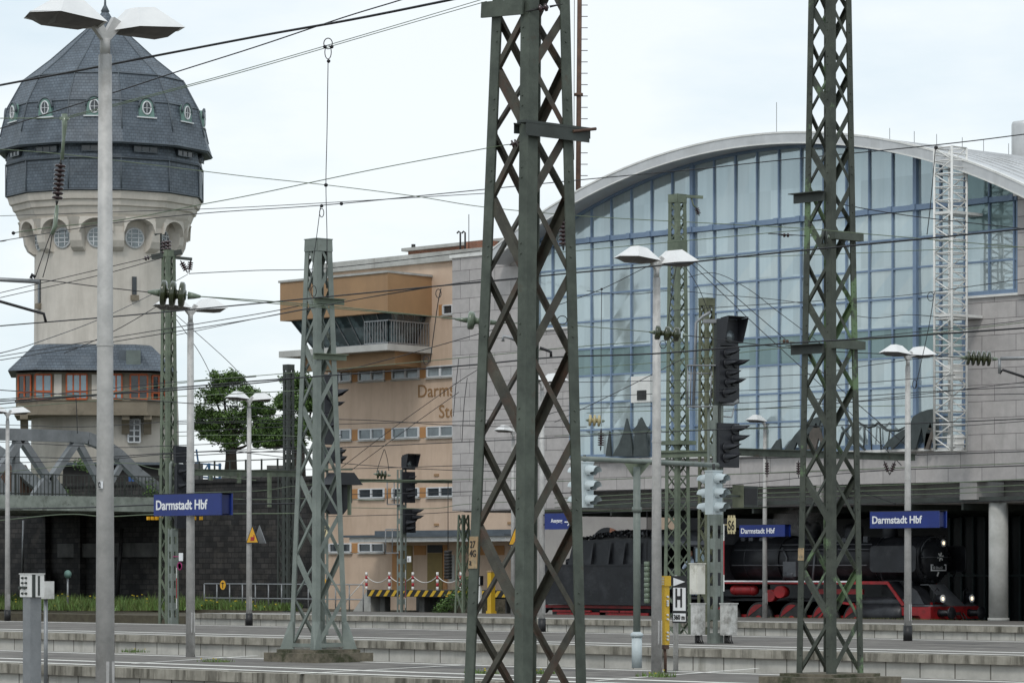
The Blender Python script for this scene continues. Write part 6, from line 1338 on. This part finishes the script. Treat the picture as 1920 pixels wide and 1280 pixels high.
# ================================================================ INSULATORS
def insul(label, a, b_, n, r, m, D, D2=None, rod=.3, name='insulator', cap=True):
    A = P(*a, D=D); B = P(*b_, D=D2 or D); d = B - A; Ln = d.length; o = thing(name, label, 'insulator', A, None); u = d.normalized()
    q = MB(); s0 = Ln * rod; e0 = Ln * (1 - rod); st = (e0 - s0) / n; pr = []
    for i in range(n): z = s0 + st * i; pr += [(r * .35, z), (r * .8, z + st * .04), (r * .97, z + st * .1), (r, z + st * .22), (r * .98, z + st * .5), (r * .85, z + st * .62), (r * .45, z + st * .68), (r * .35, z + st * .8)]
    q.lathe(pr, A, u, 20); q.build('shed', m, o)
    q = MB(); q.tube([A, A + u * s0 * .5, A + u * s0], [r * .1, r * .22, r * .3], 8); q.tube([A + u * e0, A + u * (e0 + Ln) / 2 if False else A + u * ((e0 + Ln) / 2), B], [r * .3, r * .22, r * .1], 8); q.build('end_fitting', m_insp if m != m_insr else m_dark, o); return o
insul('green three-disc insulator in front of the slender mast', (277, 547), (376, 556), 3, .145, m_ins, 38, rod=.24)
insul('pale green two-disc insulator left of the nearest mast', (853, 598), (942, 606), 2, .12, m_insp, 44.8, rod=.26)
insul('green three-disc insulator in front of the middle lamp post', (1217, 622), (1290, 629), 3, .13, m_ins, 62, rod=.14)
insul('green ribbed insulator before the granite wall at right', (1800, 670), (1872, 673), 5, .13, m_ins, 60, rod=.16)
insul('cream insulator on a wire right of the nearest mast', (1098, 787), (1134, 789), 3, .16, m_inscr, 95, rod=.15)
insul('brown ribbed insulator hanging in front of water tower', (114, 300), (106, 385), 8, .06, m_insr, 38, rod=.10)
insul('brown ribbed insulator behind right leg of nearest mast', (1056, 400), (1056, 470), 7, .12, m_insr, 90, rod=.12)
insul('small green insulator on the wires by ochre wall', (700, 888), (733, 891), 3, .18, m_ins, 140, rod=.2)
insul('small red strain insulator left of the right mast', (1458, 441), (1492, 441), 2, .035, m_insr, 60, rod=.3)
insul('small brown strain insulator on lower wire left of mast', (1458, 639), (1490, 641), 2, .035, m_rust, 60, rod=.3)
insul('dark insulator fixed behind the centre leg of nearest mast', (985, 22), (1055, 8), 2, .05, m_insr, 43.5, rod=.35)
insul('dark cup insulator on the left of nearest mast arm', (955, 272), (975, 266), 2, .05, m_insr, 43.2, rod=.2)
insul('pointed brown insulator on the slender mast arm', (268, 486), (284, 481), 2, .1, m_insr, 143, rod=.2)
insul('dark spool insulator on the right lattice mast', (1536, 443), (1556, 444), 2, .13, m_slimdark, 58, rod=.2)
for i, (x, lb) in enumerate(((1497, 'thin hanging insulator left of the right mast under beam'), (1438, 'thin hanging insulator beside the far small lamp post'))): insul(lb, (x, 862), (x, 895), 5, .07, m_insr, 106, rod=.15)
insul('left arm of the V insulator pair under gantry beam', (1657, 863), (1668, 890), 4, .07, m_insr, 110, rod=.2); insul('right arm of the V insulator pair under gantry beam', (1679, 863), (1668, 890), 4, .07, m_insr, 110, rod=.2)
insul('left upright insulator of the slender mast head', (307, 478), (307, 448), 4, .14, m_insr, 144, rod=.1); insul('right upright insulator of the slender mast head', (315, 478), (315, 446), 4, .14, m_insr, 144, rod=.1)
insul('left arm of the V insulator at slender mast', (338, 488), (352, 512), 4, .12, m_insr, 144, rod=.2); insul('right arm of the V insulator at slender mast', (358, 486), (354, 512), 4, .12, m_insr, 144, rod=.2)
insul('hanging insulator before the modelled reflections by glass foot', (1127, 802), (1126, 845), 6, .10, m_insr, 110, rod=.2)
insul('dark insulator on the arm of slim glass-front mast', (1305, 388), (1311, 405), 4, .09, m_insr, 120, rod=.15)
q = MB(); D = 144; q.bar(P(284, 482, D=D), P(341, 472, D=D), .2, .2); q.bar(P(330, 483, D=D), P(360, 486, D=D), .14, .12); q.tube([P(302, 478, D=D), P(302, 438, D=D), P(290, 440, D=D)], .05, 5); q.build('cross_arm', m_slimdark, m1)
q = MB(); D = 120; q.bar(P(1283, 368, D=D), P(1318, 370, D=D), .12, .10); q.tube([P(1296, 370, D=D), P(1300, 385, D=D), P(1306, 390, D=D)], .03, 5); q.build('cross_arm', m_midsteel, m2)
q = MB(); D = 38; q.tube([P(121, 214, D=D), P(121, 236, D=D), P(119, 262, D=D), P(116, 300, D=D)], [.035, .03, .018, .022], 8); q.tube([P(107, 385, D=D), P(103, 425, D=D), P(97, 440, D=D)], [.02, .026, .02], 8); q.bar(P(112, 222, D=D), P(130, 222, D=D), .04, .03); solo(q, 'suspension_clamp', m_insp, 'pale green clamp rods holding the brown ribbed insulator', 'clamp')

# ================================================================ WIRES
NW = [0]
def wire(label, pts, w=1.8, D=None, s=None, m=None, grp='overhead wires', sag=0, name='wire', cat='wire'):
    m = m or m_wire; q = MB(); W_ = []
    for i, (x, y) in enumerate(pts):
        if s is not None: W_.append(P(x, y, s=s))
        else:
            d = D if not isinstance(D, (list, tuple)) else D[0] + (D[1] - D[0]) * (x - pts[0][0]) / ((pts[-1][0] - pts[0][0]) or 1); W_.append(P(x, y, D=d))
    # smooth between the given points
    out = [W_[0]]
    for i in range(len(W_) - 1):
        a, b_ = W_[i], W_[i + 1]; p0 = W_[i - 1] if i else a; p3 = W_[i + 2] if i + 2 < len(W_) else b_; n = 6
        for k in range(1, n + 1):
            u = k / n; v = .5 * ((2 * a) + (b_ - p0) * u + (2 * p0 - 5 * a + 4 * b_ - p3) * u * u + (3 * a - p0 - 3 * b_ + p3) * u ** 3)
            v.z -= sag * 4 * u * (1 - u) if len(W_) == 2 else 0; out.append(v)
    mid = out[len(out) // 2]; dist = (mid - Vector((0, 0, 2))).dot(Vector((-CS, CF, 0)))
    q.tube(out, max(w, 1.25) / 2 / 6500 * dist, 5); o = q.build(name, m); tag(o, label, cat, grp); NW[0] += 1; return o
exec_w = [
 ('thickest dark cable rising from left edge over the tower roof', [(-60, 171), (0, 160), (197, 123), (480, 69), (660, 37), (845, 0), (1000, -32)], 4.6, dict(s=22), 0),
 ('dark wire rising steeply across the tower roof, second from top', [(-60, 258), (0, 241), (197, 179), (328, 136), (480, 88), (644, 33), (752, 0), (850, -33)], 2.4, dict(s=25), 0),
 ('upper of two parallel thin wires ending at nearest mast top', [(130, 218), (355, 159), (480, 124), (700, 60), (905, -1)], 1.6, dict(D=[38, 44]), 1),
 ('lower of two parallel thin wires ending at nearest mast top', [(130, 221), (355, 162), (480, 128), (700, 64), (912, 3)], 1.6, dict(D=[38, 44]), 1),
 ('green wire from left edge to the clamp above brown insulator', [(-30, 222), (0, 222), (115, 222)], 1.8, dict(D=38), 1),
 ('thin wire falling rightwards from tower eave to the glass gable', [(-20, 278), (0, 280), (125, 290), (380, 321), (480, 333), (612, 347), (778, 368), (905, 388), (1089, 405), (1300, 417), (1500, 428), (1640, 440), (1990, 470)], 1.6, dict(D=[60, 56]), 1),
 ('wire climbing from flared tower cornice to the nearest mast insulator', [(24, 437), (105, 425), (230, 412), (380, 383), (480, 364), (700, 318), (913, 278), (955, 271)], 1.9, dict(D=[40, 44]), 1),
 ('long wire rising from left edge to the roof at far right', [(-20, 454), (0, 452), (200, 420), (380, 400), (603, 385), (820, 364), (1082, 338), (1300, 318), (1440, 303), (1755, 272), (1920, 252), (1990, 243)], 1.9, dict(s=58), 0),
 ('long green wire from left edge ending at three-disc insulator', [(-20, 522), (79, 525), (180, 537), (280, 548)], 1.9, dict(D=38), 0),
 ('wire between the green three-disc and pale insulators', [(376, 556), (480, 563), (620, 574), (760, 588), (854, 598)], 2.0, dict(D=[38, 44.8]), 1),
 ('wire from nearest mast to insulator before middle lamp post', [(942, 605), (1084, 611), (1217, 622)], 1.9, dict(D=[44.8, 62]), 1),
 ('wire from middle lamp insulator to the granite wall insulator', [(1290, 629), (1440, 648), (1564, 659), (1700, 665), (1800, 670)], 1.8, dict(D=[62, 60]), 0),
 ('thick dark catenary wire passing below the glass mid rows', [(-60, 618), (0, 611), (230, 592), (480, 569), (803, 538), (1082, 511), (1226, 499), (1440, 476), (1700, 451), (1920, 429), (2000, 420)], 3.0, dict(s=34), 0),
 ('thick dark contact wire below the control cabin windows', [(-60, 757), (0, 752), (200, 738), (480, 714), (850, 687), (1035, 670), (1226, 663), (1440, 646), (1700, 630), (1920, 615), (2000, 609)], 3.0, dict(s=34), 0),
 ('wire climbing from left edge under the thick catenary wire', [(0, 675), (216, 640), (302, 626), (480, 597), (660, 563), (803, 538)], 1.7, dict(s=44), 0),
 ('second climbing wire just above the low tower roof', [(0, 668), (216, 632), (480, 589), (566, 572)], 1.6, dict(s=46), 0),
 ('upper thin diagonal wire across the tower shaft', [(0, 549), (190, 504), (262, 487), (300, 478)], 1.5, dict(D=120), 0),
 ('lower thin diagonal wire across the tower shaft', [(0, 558), (190, 515), (302, 484)], 1.5, dict(D=120), 0),
 ('steep diagonal wire from left edge to slender mast arm', [(0, 662), (60, 645), (180, 601), (280, 554), (352, 514)], 1.5, dict(D=[90, 143]), 0),
 ('short steep diagonal wire left of the slender mast', [(120, 662), (169, 642), (230, 612), (298, 572)], 1.5, dict(D=100), 0),
 ('thin level wire from slender mast towards the pale mast', [(354, 513), (480, 507), (600, 504), (760, 487), (900, 470)], 1.6, dict(D=[144, 150]), 0),
 ('thin wire crossing orange fascia of the control cabin', [(330, 628), (480, 597), (620, 570), (810, 538), (905, 524)], 1.4, dict(s=50), 0),
 ('green wire sloping down across the control cabin glass', [(300, 548), (480, 566), (590, 575), (700, 584), (853, 597)], 1.8, dict(D=66), 1),
 ('thin wire climbing across the ochre wall under the cabin', [(600, 706), (760, 665), (935, 615)], 1.6, dict(s=66), 0),
 ('green wire above the upper ribbon windows of ochre building', [(330, 716), (634, 692), (850, 672), (1084, 650), (1217, 640)], 1.6, dict(s=60), 1),
 ('thin wire passing low tower roof and slender mast', [(0, 749), (216, 727), (302, 718), (480, 706)], 1.6, dict(s=62), 0),
 ('wire over the signal room windows of the tower', [(0, 731), (120, 739), (300, 752), (560, 770)], 1.8, dict(D=[60, 70]), 0),
 ('dark wire crossing orange tower windows, rising right', [(0, 757), (160, 742), (302, 733), (480, 718), (560, 708)], 2.4, dict(s=40), 0),
 ('pale green wire crossing orange tower windows', [(0, 748), (190, 738), (302, 722), (480, 704)], 1.6, dict(s=66), 1),
 ('thin wire across the balcony band of the tower', [(0, 765), (200, 750), (480, 736), (600, 730)], 1.6, dict(s=70), 1),
 ('wire spanning the ochre wall below the brown letters', [(330, 792), (638, 786), (850, 797), (1000, 800), (1100, 800)], 1.5, dict(D=[120, 120]), 0),
 ('wire spanning the ochre wall at lower letter line', [(330, 810), (638, 795), (850, 790), (1000, 783), (1084, 767), (1440, 753), (1760, 733), (1920, 725)], 1.5, dict(s=80), 0),
 ('dark wire over the lower ribbon windows and glass foot', [(300, 857), (480, 847), (700, 836), (960, 824), (1200, 812), (1440, 801), (1700, 794), (1920, 785), (2000, 780)], 2.0, dict(s=56), 0),
 ('thin wire across the glass below the dark band', [(1040, 717), (1300, 712), (1440, 705), (1530, 700), (1620, 686), (1780, 664)], 1.4, dict(s=70), 0),
 ('wire with joints across the right glass panes', [(1262, 582), (1440, 570), (1600, 560), (1670, 556), (1740, 548), (1925, 522), (1990, 512)], 1.4, dict(s=75), 0),
 ('green wire across the glass dark band rising right', [(1040, 692), (1226, 680), (1440, 655), (1700, 630), (1800, 618), (1990, 596)], 1.6, dict(s=68), 1),
 ('thin wire over granite courses at the right edge', [(1560, 757), (1760, 735), (1990, 708)], 1.4, dict(s=80), 0),
 ('wire past the right lattice mast above the modelled reflections', [(1350, 771), (1620, 752), (1760, 742), (1920, 738)], 1.6, dict(s=72), 0),
 ('wire dipping over upper granite wall with a joint', [(1560, 640), (1720, 622), (1875, 606), (1920, 600), (1990, 590)], 1.5, dict(s=60), 0),
 ('thin wire level across the glass below the thick transom', [(1262, 486), (1520, 478), (1760, 468), (1920, 463)], 1.4, dict(s=76), 1),
 ('wire from the right mast arm to the far right edge', [(1560, 380), (1700, 404), (1920, 429)], 1.8, dict(D=[58.6, 60]), 0),
 ('strain wire running left from the right mast upper arm', [(1440, 438), (1492, 441), (1540, 444)], 1.8, dict(D=58.6), 0),
 ('green wire left of the right mast along the transom', [(1040, 474), (1300, 450), (1440, 437), (1520, 430)], 1.6, dict(s=72), 1),
 ('diagonal guy wire falling from the slim mast across the glass', [(1280, 478), (1400, 594), (1480, 668), (1580, 760), (1690, 872)], 1.5, dict(D=[120, 116]), 0),
 ('second diagonal guy wire falling beside the first', [(1285, 474), (1400, 574), (1500, 660), (1600, 750), (1700, 835)], 1.5, dict(D=[119, 112]), 0),
 ('short diagonal guy wire right of the middle lamp', [(1285, 500), (1310, 540), (1330, 590)], 1.3, dict(D=119), 0),
 ('pair wire falling right from slender mast to the tree, upper', [(318, 580), (400, 652), (440, 690), (480, 735)], 1.3, dict(D=146), 0),
 ('pair wire falling right from slender mast to the tree, lower', [(318, 582), (370, 655), (400, 712), (430, 770)], 1.3, dict(D=146), 0),
 ('wire across the bridge truss web, upper', [(0, 828), (200, 838), (300, 836), (480, 828), (640, 815)], 1.5, dict(s=84), 0),
 ('wire across the bridge truss web, lower', [(0, 856), (160, 858), (300, 850), (560, 838)], 1.8, dict(s=86), 0),
 ('dark wire across the bridge posts and lamp', [(0, 868), (180, 862), (300, 852), (420, 846), (640, 850)], 1.6, dict(s=78), 0),
 ('green wire just above the bridge railing', [(0, 885), (120, 874), (240, 868), (300, 880), (480, 900)], 1.4, dict(s=90), 1),
 ('thick dark cable below the bridge deck', [(-30, 954), (160, 951), (300, 946), (560, 944)], 2.6, dict(s=88), 0),
 ('green wire below the bridge deck ending at yellow tabs', [(-30, 978), (120, 964), (200, 968), (300, 964), (560, 962)], 2.0, dict(s=92), 1),
 ('wire passing behind the blue sign, upper', [(300, 924), (480, 920), (560, 910), (720, 902), (980, 896)], 1.4, dict(s=94), 1),
 ('wire passing behind the blue sign, lower', [(300, 945), (560, 930), (720, 925), (850, 922), (1000, 917)], 1.4, dict(s=94), 0),
 ('thin wire above third ribbon windows of ochre building', [(520, 881), (750, 876), (980, 868)], 1.4, dict(s=96), 0),
 ('wire just below the third ribbon windows', [(600, 950), (800, 953), (870, 945), (1000, 938)], 1.4, dict(s=96), 1),
 ('dark wire over the ochre wall between window rows', [(440, 846), (640, 868), (820, 880), (980, 884)], 1.4, dict(D=[110, 130]), 0),
 ('wire across granite band left part, upper', [(1040, 902), (1200, 896), (1440, 886), (1920, 868)], 1.8, dict(s=90), 1),
 ('wire across granite band right part', [(1330, 860), (1620, 855), (1800, 850), (1920, 846), (1990, 843)], 2.0, dict(s=88), 0),
 ('wire across granite band middle height', [(1040, 924), (1330, 912), (1620, 884), (1920, 872)], 1.5, dict(s=92), 0),
 ('first of the green wires under the granite band', [(1040, 934), (1280, 922), (1440, 915), (1700, 908), (1920, 898), (1990, 896)], 2.0, dict(s=95), 1),
 ('second of the green wires under the granite band', [(1040, 942), (1280, 931), (1440, 924), (1700, 918), (1920, 909), (1990, 906)], 2.0, dict(s=95), 1),
 ('third of the green wires under the granite band', [(1040, 951), (1280, 938), (1440, 932), (1700, 927), (1920, 920)], 1.6, dict(s=95), 1),
 ('dark wire along the lowest edge of the granite band', [(1040, 963), (1300, 955), (1440, 950), (1700, 944), (1920, 937)], 2.0, dict(s=97), 0),
 ('slanting stay from green wires under granite band', [(1600, 916), (1680, 944)], 1.8, dict(s=95), 0),
 ('wire across the glass near tops of the modelled reflections', [(1040, 748), (1226, 738), (1440, 730), (1560, 722), (1640, 716), (1790, 703)], 1.4, dict(s=64), 0),
 ('diagonal wire from nearest mast up to middle lamp insulator', [(1040, 791), (1150, 738), (1226, 700), (1282, 671)], 1.6, dict(D=[90, 70]), 0),
 ('thin wire climbing from nearest mast behind lamp head', [(1040, 574), (1128, 542), (1205, 504), (1236, 490)], 1.5, dict(D=75), 0),
 ('thin wire level over left part of the modelled reflections', [(1040, 817), (1226, 808), (1300, 806), (1440, 803)], 1.4, dict(s=74), 1),
 ('wire over signal plate crossing the locomotive cab', [(1000, 957), (1226, 957), (1300, 955), (1440, 951)], 1.6, dict(s=99), 1),
 ('fine wire across the cornice of the water tower', [(0, 405), (200, 398), (470, 388), (920, 362)], 1.3, dict(s=110), 0),
 ('fine sagging wire over upper glass panes, left of mast', [(1100, 545), (1180, 552), (1262, 545), (1350, 553), (1440, 560), (1530, 572)], 1.3, dict(s=92), 0),
 ('fine wavy wire over glass panes right of the right mast', [(1580, 588), (1640, 596), (1700, 590), (1760, 594)], 1.3, dict(s=94), 0),
 ('long fine diagonal across the middle glass panes', [(1290, 520), (1340, 512), (1400, 540), (1460, 585), (1560, 660)], 1.3, dict(s=90), 0),
 ('fine wire across lower ochre wall above the hazard dock', [(600, 968), (760, 964), (880, 958), (1000, 955)], 1.3, dict(s=100), 0),
 ('fine steep diagonal rising over the brown letters', [(640, 876), (740, 800), (850, 722), (900, 690)], 1.2, dict(s=90), 0),
 ('second fine steep diagonal over the brown letters', [(660, 880), (760, 806), (860, 735)], 1.2, dict(s=91), 0),
 ('fine wire behind the tree and slender mast', [(300, 796), (480, 792), (600, 800)], 1.3, dict(s=105), 0),
 ('fine wire under the tree crown', [(300, 818), (480, 815), (640, 822)], 1.3, dict(s=106), 1),
 ('fine wire crossing the bridge chord curve', [(0, 796), (150, 800), (320, 790), (560, 775)], 1.3, dict(s=108), 0),
 ('fine wire across the dark wall above triangle sign', [(340, 930), (480, 936), (560, 934), (720, 938)], 1.3, dict(s=110), 1),
 ('fine wire across glass just over the modelled reflections', [(1100, 774), (1226, 770), (1500, 764), (1700, 760)], 1.3, dict(s=93), 1),
 ('fine wire across granite blocks at far right edge', [(1780, 800), (1860, 794), (1990, 784)], 1.4, dict(s=82), 0),
]
def stretch(pts):
    pts = list(pts); (xa, ya), (xb, yb) = pts[-2], pts[-1]
    if xb >= 1900: pts.append((xb + 520, yb + (yb - ya) / (xb - xa) * 520))
    (xa, ya), (xb, yb) = pts[1], pts[0]
    if xb <= 0: pts.insert(0, (xb - 420, yb - (ya - yb) / (xa - xb) * 420))
    return pts
for lb, pts, w_, kw, gm in exec_w:
    if not isinstance(kw.get('D'), list): pts = stretch(pts)
    wire(lb, pts, w_, m=m_wireg if gm else m_wire, **kw)
# droppers and loops
dr_ = [
 ('long vertical dropper falling from the twin wires', [(615, 118), (613, 250), (611, 345), (613, 448), (612, 540)], 1.6, dict(D=[40, 41])),
 ('dropper loop from the catenary above the pale mast', [(601, 385), (594, 440), (586, 500), (581, 545)], 1.5, dict(D=52)),
 ('dropper between catenary and contact wire before cabin', [(827, 540), (820, 575), (806, 680)], 1.8, dict(s=34)),
 ('left suspension line under the brown ribbed insulator', [(99, 428), (85, 465), (66, 520)], 1.8, dict(D=38)),
 ('right suspension line under the brown ribbed insulator', [(99, 428), (92, 475), (80, 520)], 1.8, dict(D=38)),
 ('thin dropper hanging left of the access tower', [(1754, 275), (1745, 380), (1738, 440)], 1.8, dict(s=58)),
 ('long slanting dropper beside the white access tower', [(1752, 548), (1740, 620), (1716, 728)], 1.5, dict(s=66)),
 ('thin vertical wire left of middle lamp', [(1128, 543), (1127, 640), (1127, 800)], 1.3, dict(D=100)),
 ('slanting dropper behind the middle lamp post', [(1270, 488), (1258, 560), (1248, 640)], 1.4, dict(D=70)),
 ('left line of the hanging pair by the ochre wall', [(720, 842), (712, 865), (706, 885)], 1.3, dict(D=140)),
 ('right line of the hanging pair by the ochre wall', [(721, 842), (726, 860), (729, 882)], 1.3, dict(D=140)),
 ('vertical wire from bridge level to tower windows', [(142, 740), (144, 780), (145, 812)], 1.6, dict(D=120)),
 ('thin paired hanging wire before the granite corner', [(860, 672), (854, 730), (850, 780)], 1.4, dict(D=90)),
 ('thin hanging wire right of the granite corner', [(876, 708), (870, 760), (866, 828)], 1.4, dict(D=90)),
]
for lb, pts, w_, kw in dr_: wire(lb, pts, w_, grp='droppers', name='dropper', **kw)
def loop(label, cx, cy, rx, ry, D, w_=1.6):
    q = MB(); q.tube([P(cx + rx * math.cos(R(20 * i)), cy + ry * math.sin(R(20 * i)), D=D) for i in range(19)], w_ / 2 / 6500 * D, 5, False); solo(q, 'wire_loop', m_wire, label, 'wire loop', 'wire loops')
for a_ in (('wire loop on top of the long vertical dropper', 615, 82, 8, 10, 40, 2), ('narrow wire loop under the twin wire clamp', 615, 98, 6, 13, 40, 1.8), ('small wire loop left of the pale mast top', 603, 399, 4, 8, 52, 1.6), ('wire loop on cabin dropper near its top', 822, 550, 5, 8, 50, 1.6), ('wire loop on cabin dropper near its foot', 799, 675, 5, 8, 50, 1.6), ('wire loop on pale mast beside dropper foot', 588, 546, 5, 10, 50, 1.6), ('wire loop under middle lamp insulator', 1243, 646, 6, 7, 61, 1.6), ('wire loop on dropper left of the access tower', 1745, 556, 6, 8, 70, 1.5), ('wire loop at foot of slanting dropper near access tower', 1715, 720, 4, 8, 70, 1.5), ('dark wire loop in nearest mast lattice', 1054, 600, 9, 8, 60, 1.8)): loop(*a_)
def clamps(label, pts, D, r):
    q = MB()
    for x, y in pts: c = P(x, y, D=D); q.lathe([(.01, -r), (r * .8, -r * .6), (r, 0), (r * .8, r * .6), (.01, r)], c, (1, 0, 0), 10)
    solo(q, 'wire_clamp', m_wire, label, 'clamp', 'wire clamps')
for lb, x, y, D, r in (('clamp left on the twin wires above dropper', 609, 88, 40, .022), ('clamp right on the twin wires above dropper', 622, 88, 40, .022), ('clamp joining dropper loop to the vertical wire', 616, 115, 40, .022), ('clamp where vertical dropper meets thin wire', 611, 347, 41, .024), ('clamp on the long wire right of dropper', 640, 382, 52, .028), ('clamp on the long wire above small loop', 603, 386, 52, .028), ('clamp at the left end of climbing wire', 25, 437, 40, .022), ('clamp on thin wire by tall glass lamp', 1128, 542, 75, .03), ('clamp at the top of tower-side dropper', 1755, 277, 76, .045)): clamps(lb, [(x, y)], D, r)
# cantilever tubes at left, right and centre
def arm(label, pts, r, D, m=m_chain): q = MB(); q.tube([P(x, y, D=D) for x, y in pts], r, 8); return solo(q, 'cantilever_arm', m, label, 'cantilever arm', 'cantilever arms')
arm('grey cantilever tube entering from the left edge', [(-60, 522), (0, 524), (74, 528)], .024, 38); arm('dark steady arm hooked down at the left edge', [(-60, 540), (0, 565), (60, 582), (82, 588), (86, 604)], .016, 38, m_wire)
arm('grey cantilever tube entering from the right edge', [(1876, 672), (1925, 671), (1990, 669)], .03, 58); arm('dark steady arm at the right edge', [(1874, 700), (1880, 693), (1925, 708), (1990, 728)], .022, 58, m_wire)
arm('short hooked steady arm inside the nearest mast lattice', [(1012, 652), (1024, 656), (1033, 660), (1033, 670)], .022, 52, m_wire); arm('pale hooked fitting inside nearest mast lattice', [(943, 640), (944, 630), (960, 634), (972, 640)], .03, 60, m_chain)
arm('thin tie rod joining the left cantilever tube', [(66, 520), (60, 515), (58, 522)], .02, 38, m_wire); arm('vertical drop rod at the right cantilever', [(1874, 672), (1874, 700)], .025, 58, m_chain)
q = MB(); 
for i in range(14):
    if i % 2 == 0: q.box(P(278 + i * 4.0 if i < 8 else 352 + (i - 8) * 6.2, 971, D=144), (.12, .1, .14))
solo(q, 'marker_tabs', m_yellow, 'row of small orange tabs hanging below the left name sign', 'marker tabs')
# small street lamp heads seen over roofs, tool house at the left edge
q = MB(); q.prism([P(0, 925, D=215), P(20, 925, D=215), P(20, 890, D=215), P(8, 868, D=215), P(-8, 890, D=215)], (-2, 3, 0)); solo(q, 'shed', m_rust, 'small brown gabled shed at the left edge beyond the bridge', 'shed')

# repairs in the platform surface
q = MB(); rnd = random.Random(12)
for i in range(26):
    x = rnd.uniform(200, 1880); y_ = rnd.choice((rnd.uniform(1205, 1214), rnd.uniform(1240, 1262))); c = P(x, y_, z=.0)
    if 41.6 < c.y < 47.4 or 61.8 < c.y < 73: q.box((c.x, c.y, .0095), (rnd.uniform(.5, 3.5), rnd.uniform(.3, 1.2), .003), rz=rnd.uniform(-.08, .08))
struct('pavement_patch', q, mat('asphalt_patch', (.095, .09, .085), (.07, .066, .062), 3, .9))
q = MB(); x = -120.0
while x < -20:
    q.bb(x, x + .02, 41.43, 47.64, .0085, .0105); q.bb(x, x + .02, 61.43, 73.64, .0085, .0105); x += 6.2
struct('pavement_joint', q, m_black)
# ================================================================ GRASS AND WEEDS
def grass(name, label, boxes, n, h, seed, flowers=0):
    rnd = random.Random(seed); q = MB()
    for i in range(n):
        x0, x1, y0, y1, z = boxes[rnd.randrange(len(boxes))]; x, y = rnd.uniform(x0, x1), rnd.uniform(y0, y1)
        cl = noise.noise(Vector((x * .5, y * .5, seed))) * .5 + .6
        if rnd.random() > cl + .25: continue
        hh = h * rnd.uniform(.4, 1.2) * cl * 1.3; w_ = (.025 + .02 * rnd.random()) * min(1, h * 2.2); a = rnd.uniform(0, 6.3); dx, dy = math.cos(a) * w_, math.sin(a) * w_; lx_, ly_ = rnd.gauss(0, .25) * hh, rnd.gauss(0, .25) * hh
        q.mi(0 if rnd.random() < .6 else 1); q.add([(x - dx, y - dy, z), (x + dx, y + dy, z), (x + lx_, y + ly_, z + hh)], [(0, 1, 2)])
        if flowers and rnd.random() < flowers: q.mi(2); q.box((x + lx_, y + ly_, z + hh), (.07 * min(1, h * 2.5), .07 * min(1, h * 2.5), .05 * min(1, h * 2.5)))
    o = q.build(name, [m_grass, m_leaf2, m_yellowfl] if h > .08 else [mat('dry_weed', (.22, .20, .09), (.13, .12, .05), 3, .9), m_grass, m_yellowfl]); return tag(o, label, 'grass', kind='stuff')
gx0, gx1 = P(-20, 1063, s=122).x, P(305, 1063, s=118).x
grass('grass', 'tall green grass with yellow flowers before the stone wall', [(gx0 - 6, gx1 + 2, 112, 125.5, -.4)], 26000, .75, 1, .006)
struct('embankment_ground', MB().bb(-330, pl3 - 3, 110, 119.19, -1.09, -.55), MC['soil'])
grass('grass', 'low weeds between the far platform and the stone wall', [(pl3 - 2, P(640, 1063, s=105).x, 103.5, 110, -.75), (P(365, 1063, s=100.8).x, P(560, 1063, s=100.8).x, 100.3, 101, 0.0)], 9000, .45, 2, .01)
wd = []
for x, y in ((1232, 1268), (905, 1262), (405, 1240), (250, 1222), (1010, 1262)): c = P(x, y, z=.01); wd.append((c.x - .35, c.x + .35, c.y - .25, c.y + .25, .01))
grass('weeds', 'small weed tufts growing on the nearest visible platform', wd, 900, .13, 5, .02)
c = P(1555, 1162, s=101); grass('weeds', 'dry weeds along the rear edge of far platform', [(P(1400, 1063, s=100.9).x, P(1860, 1063, s=100.9).x, 100.7, 101.1, 0.0)], 1500, .07, 6)
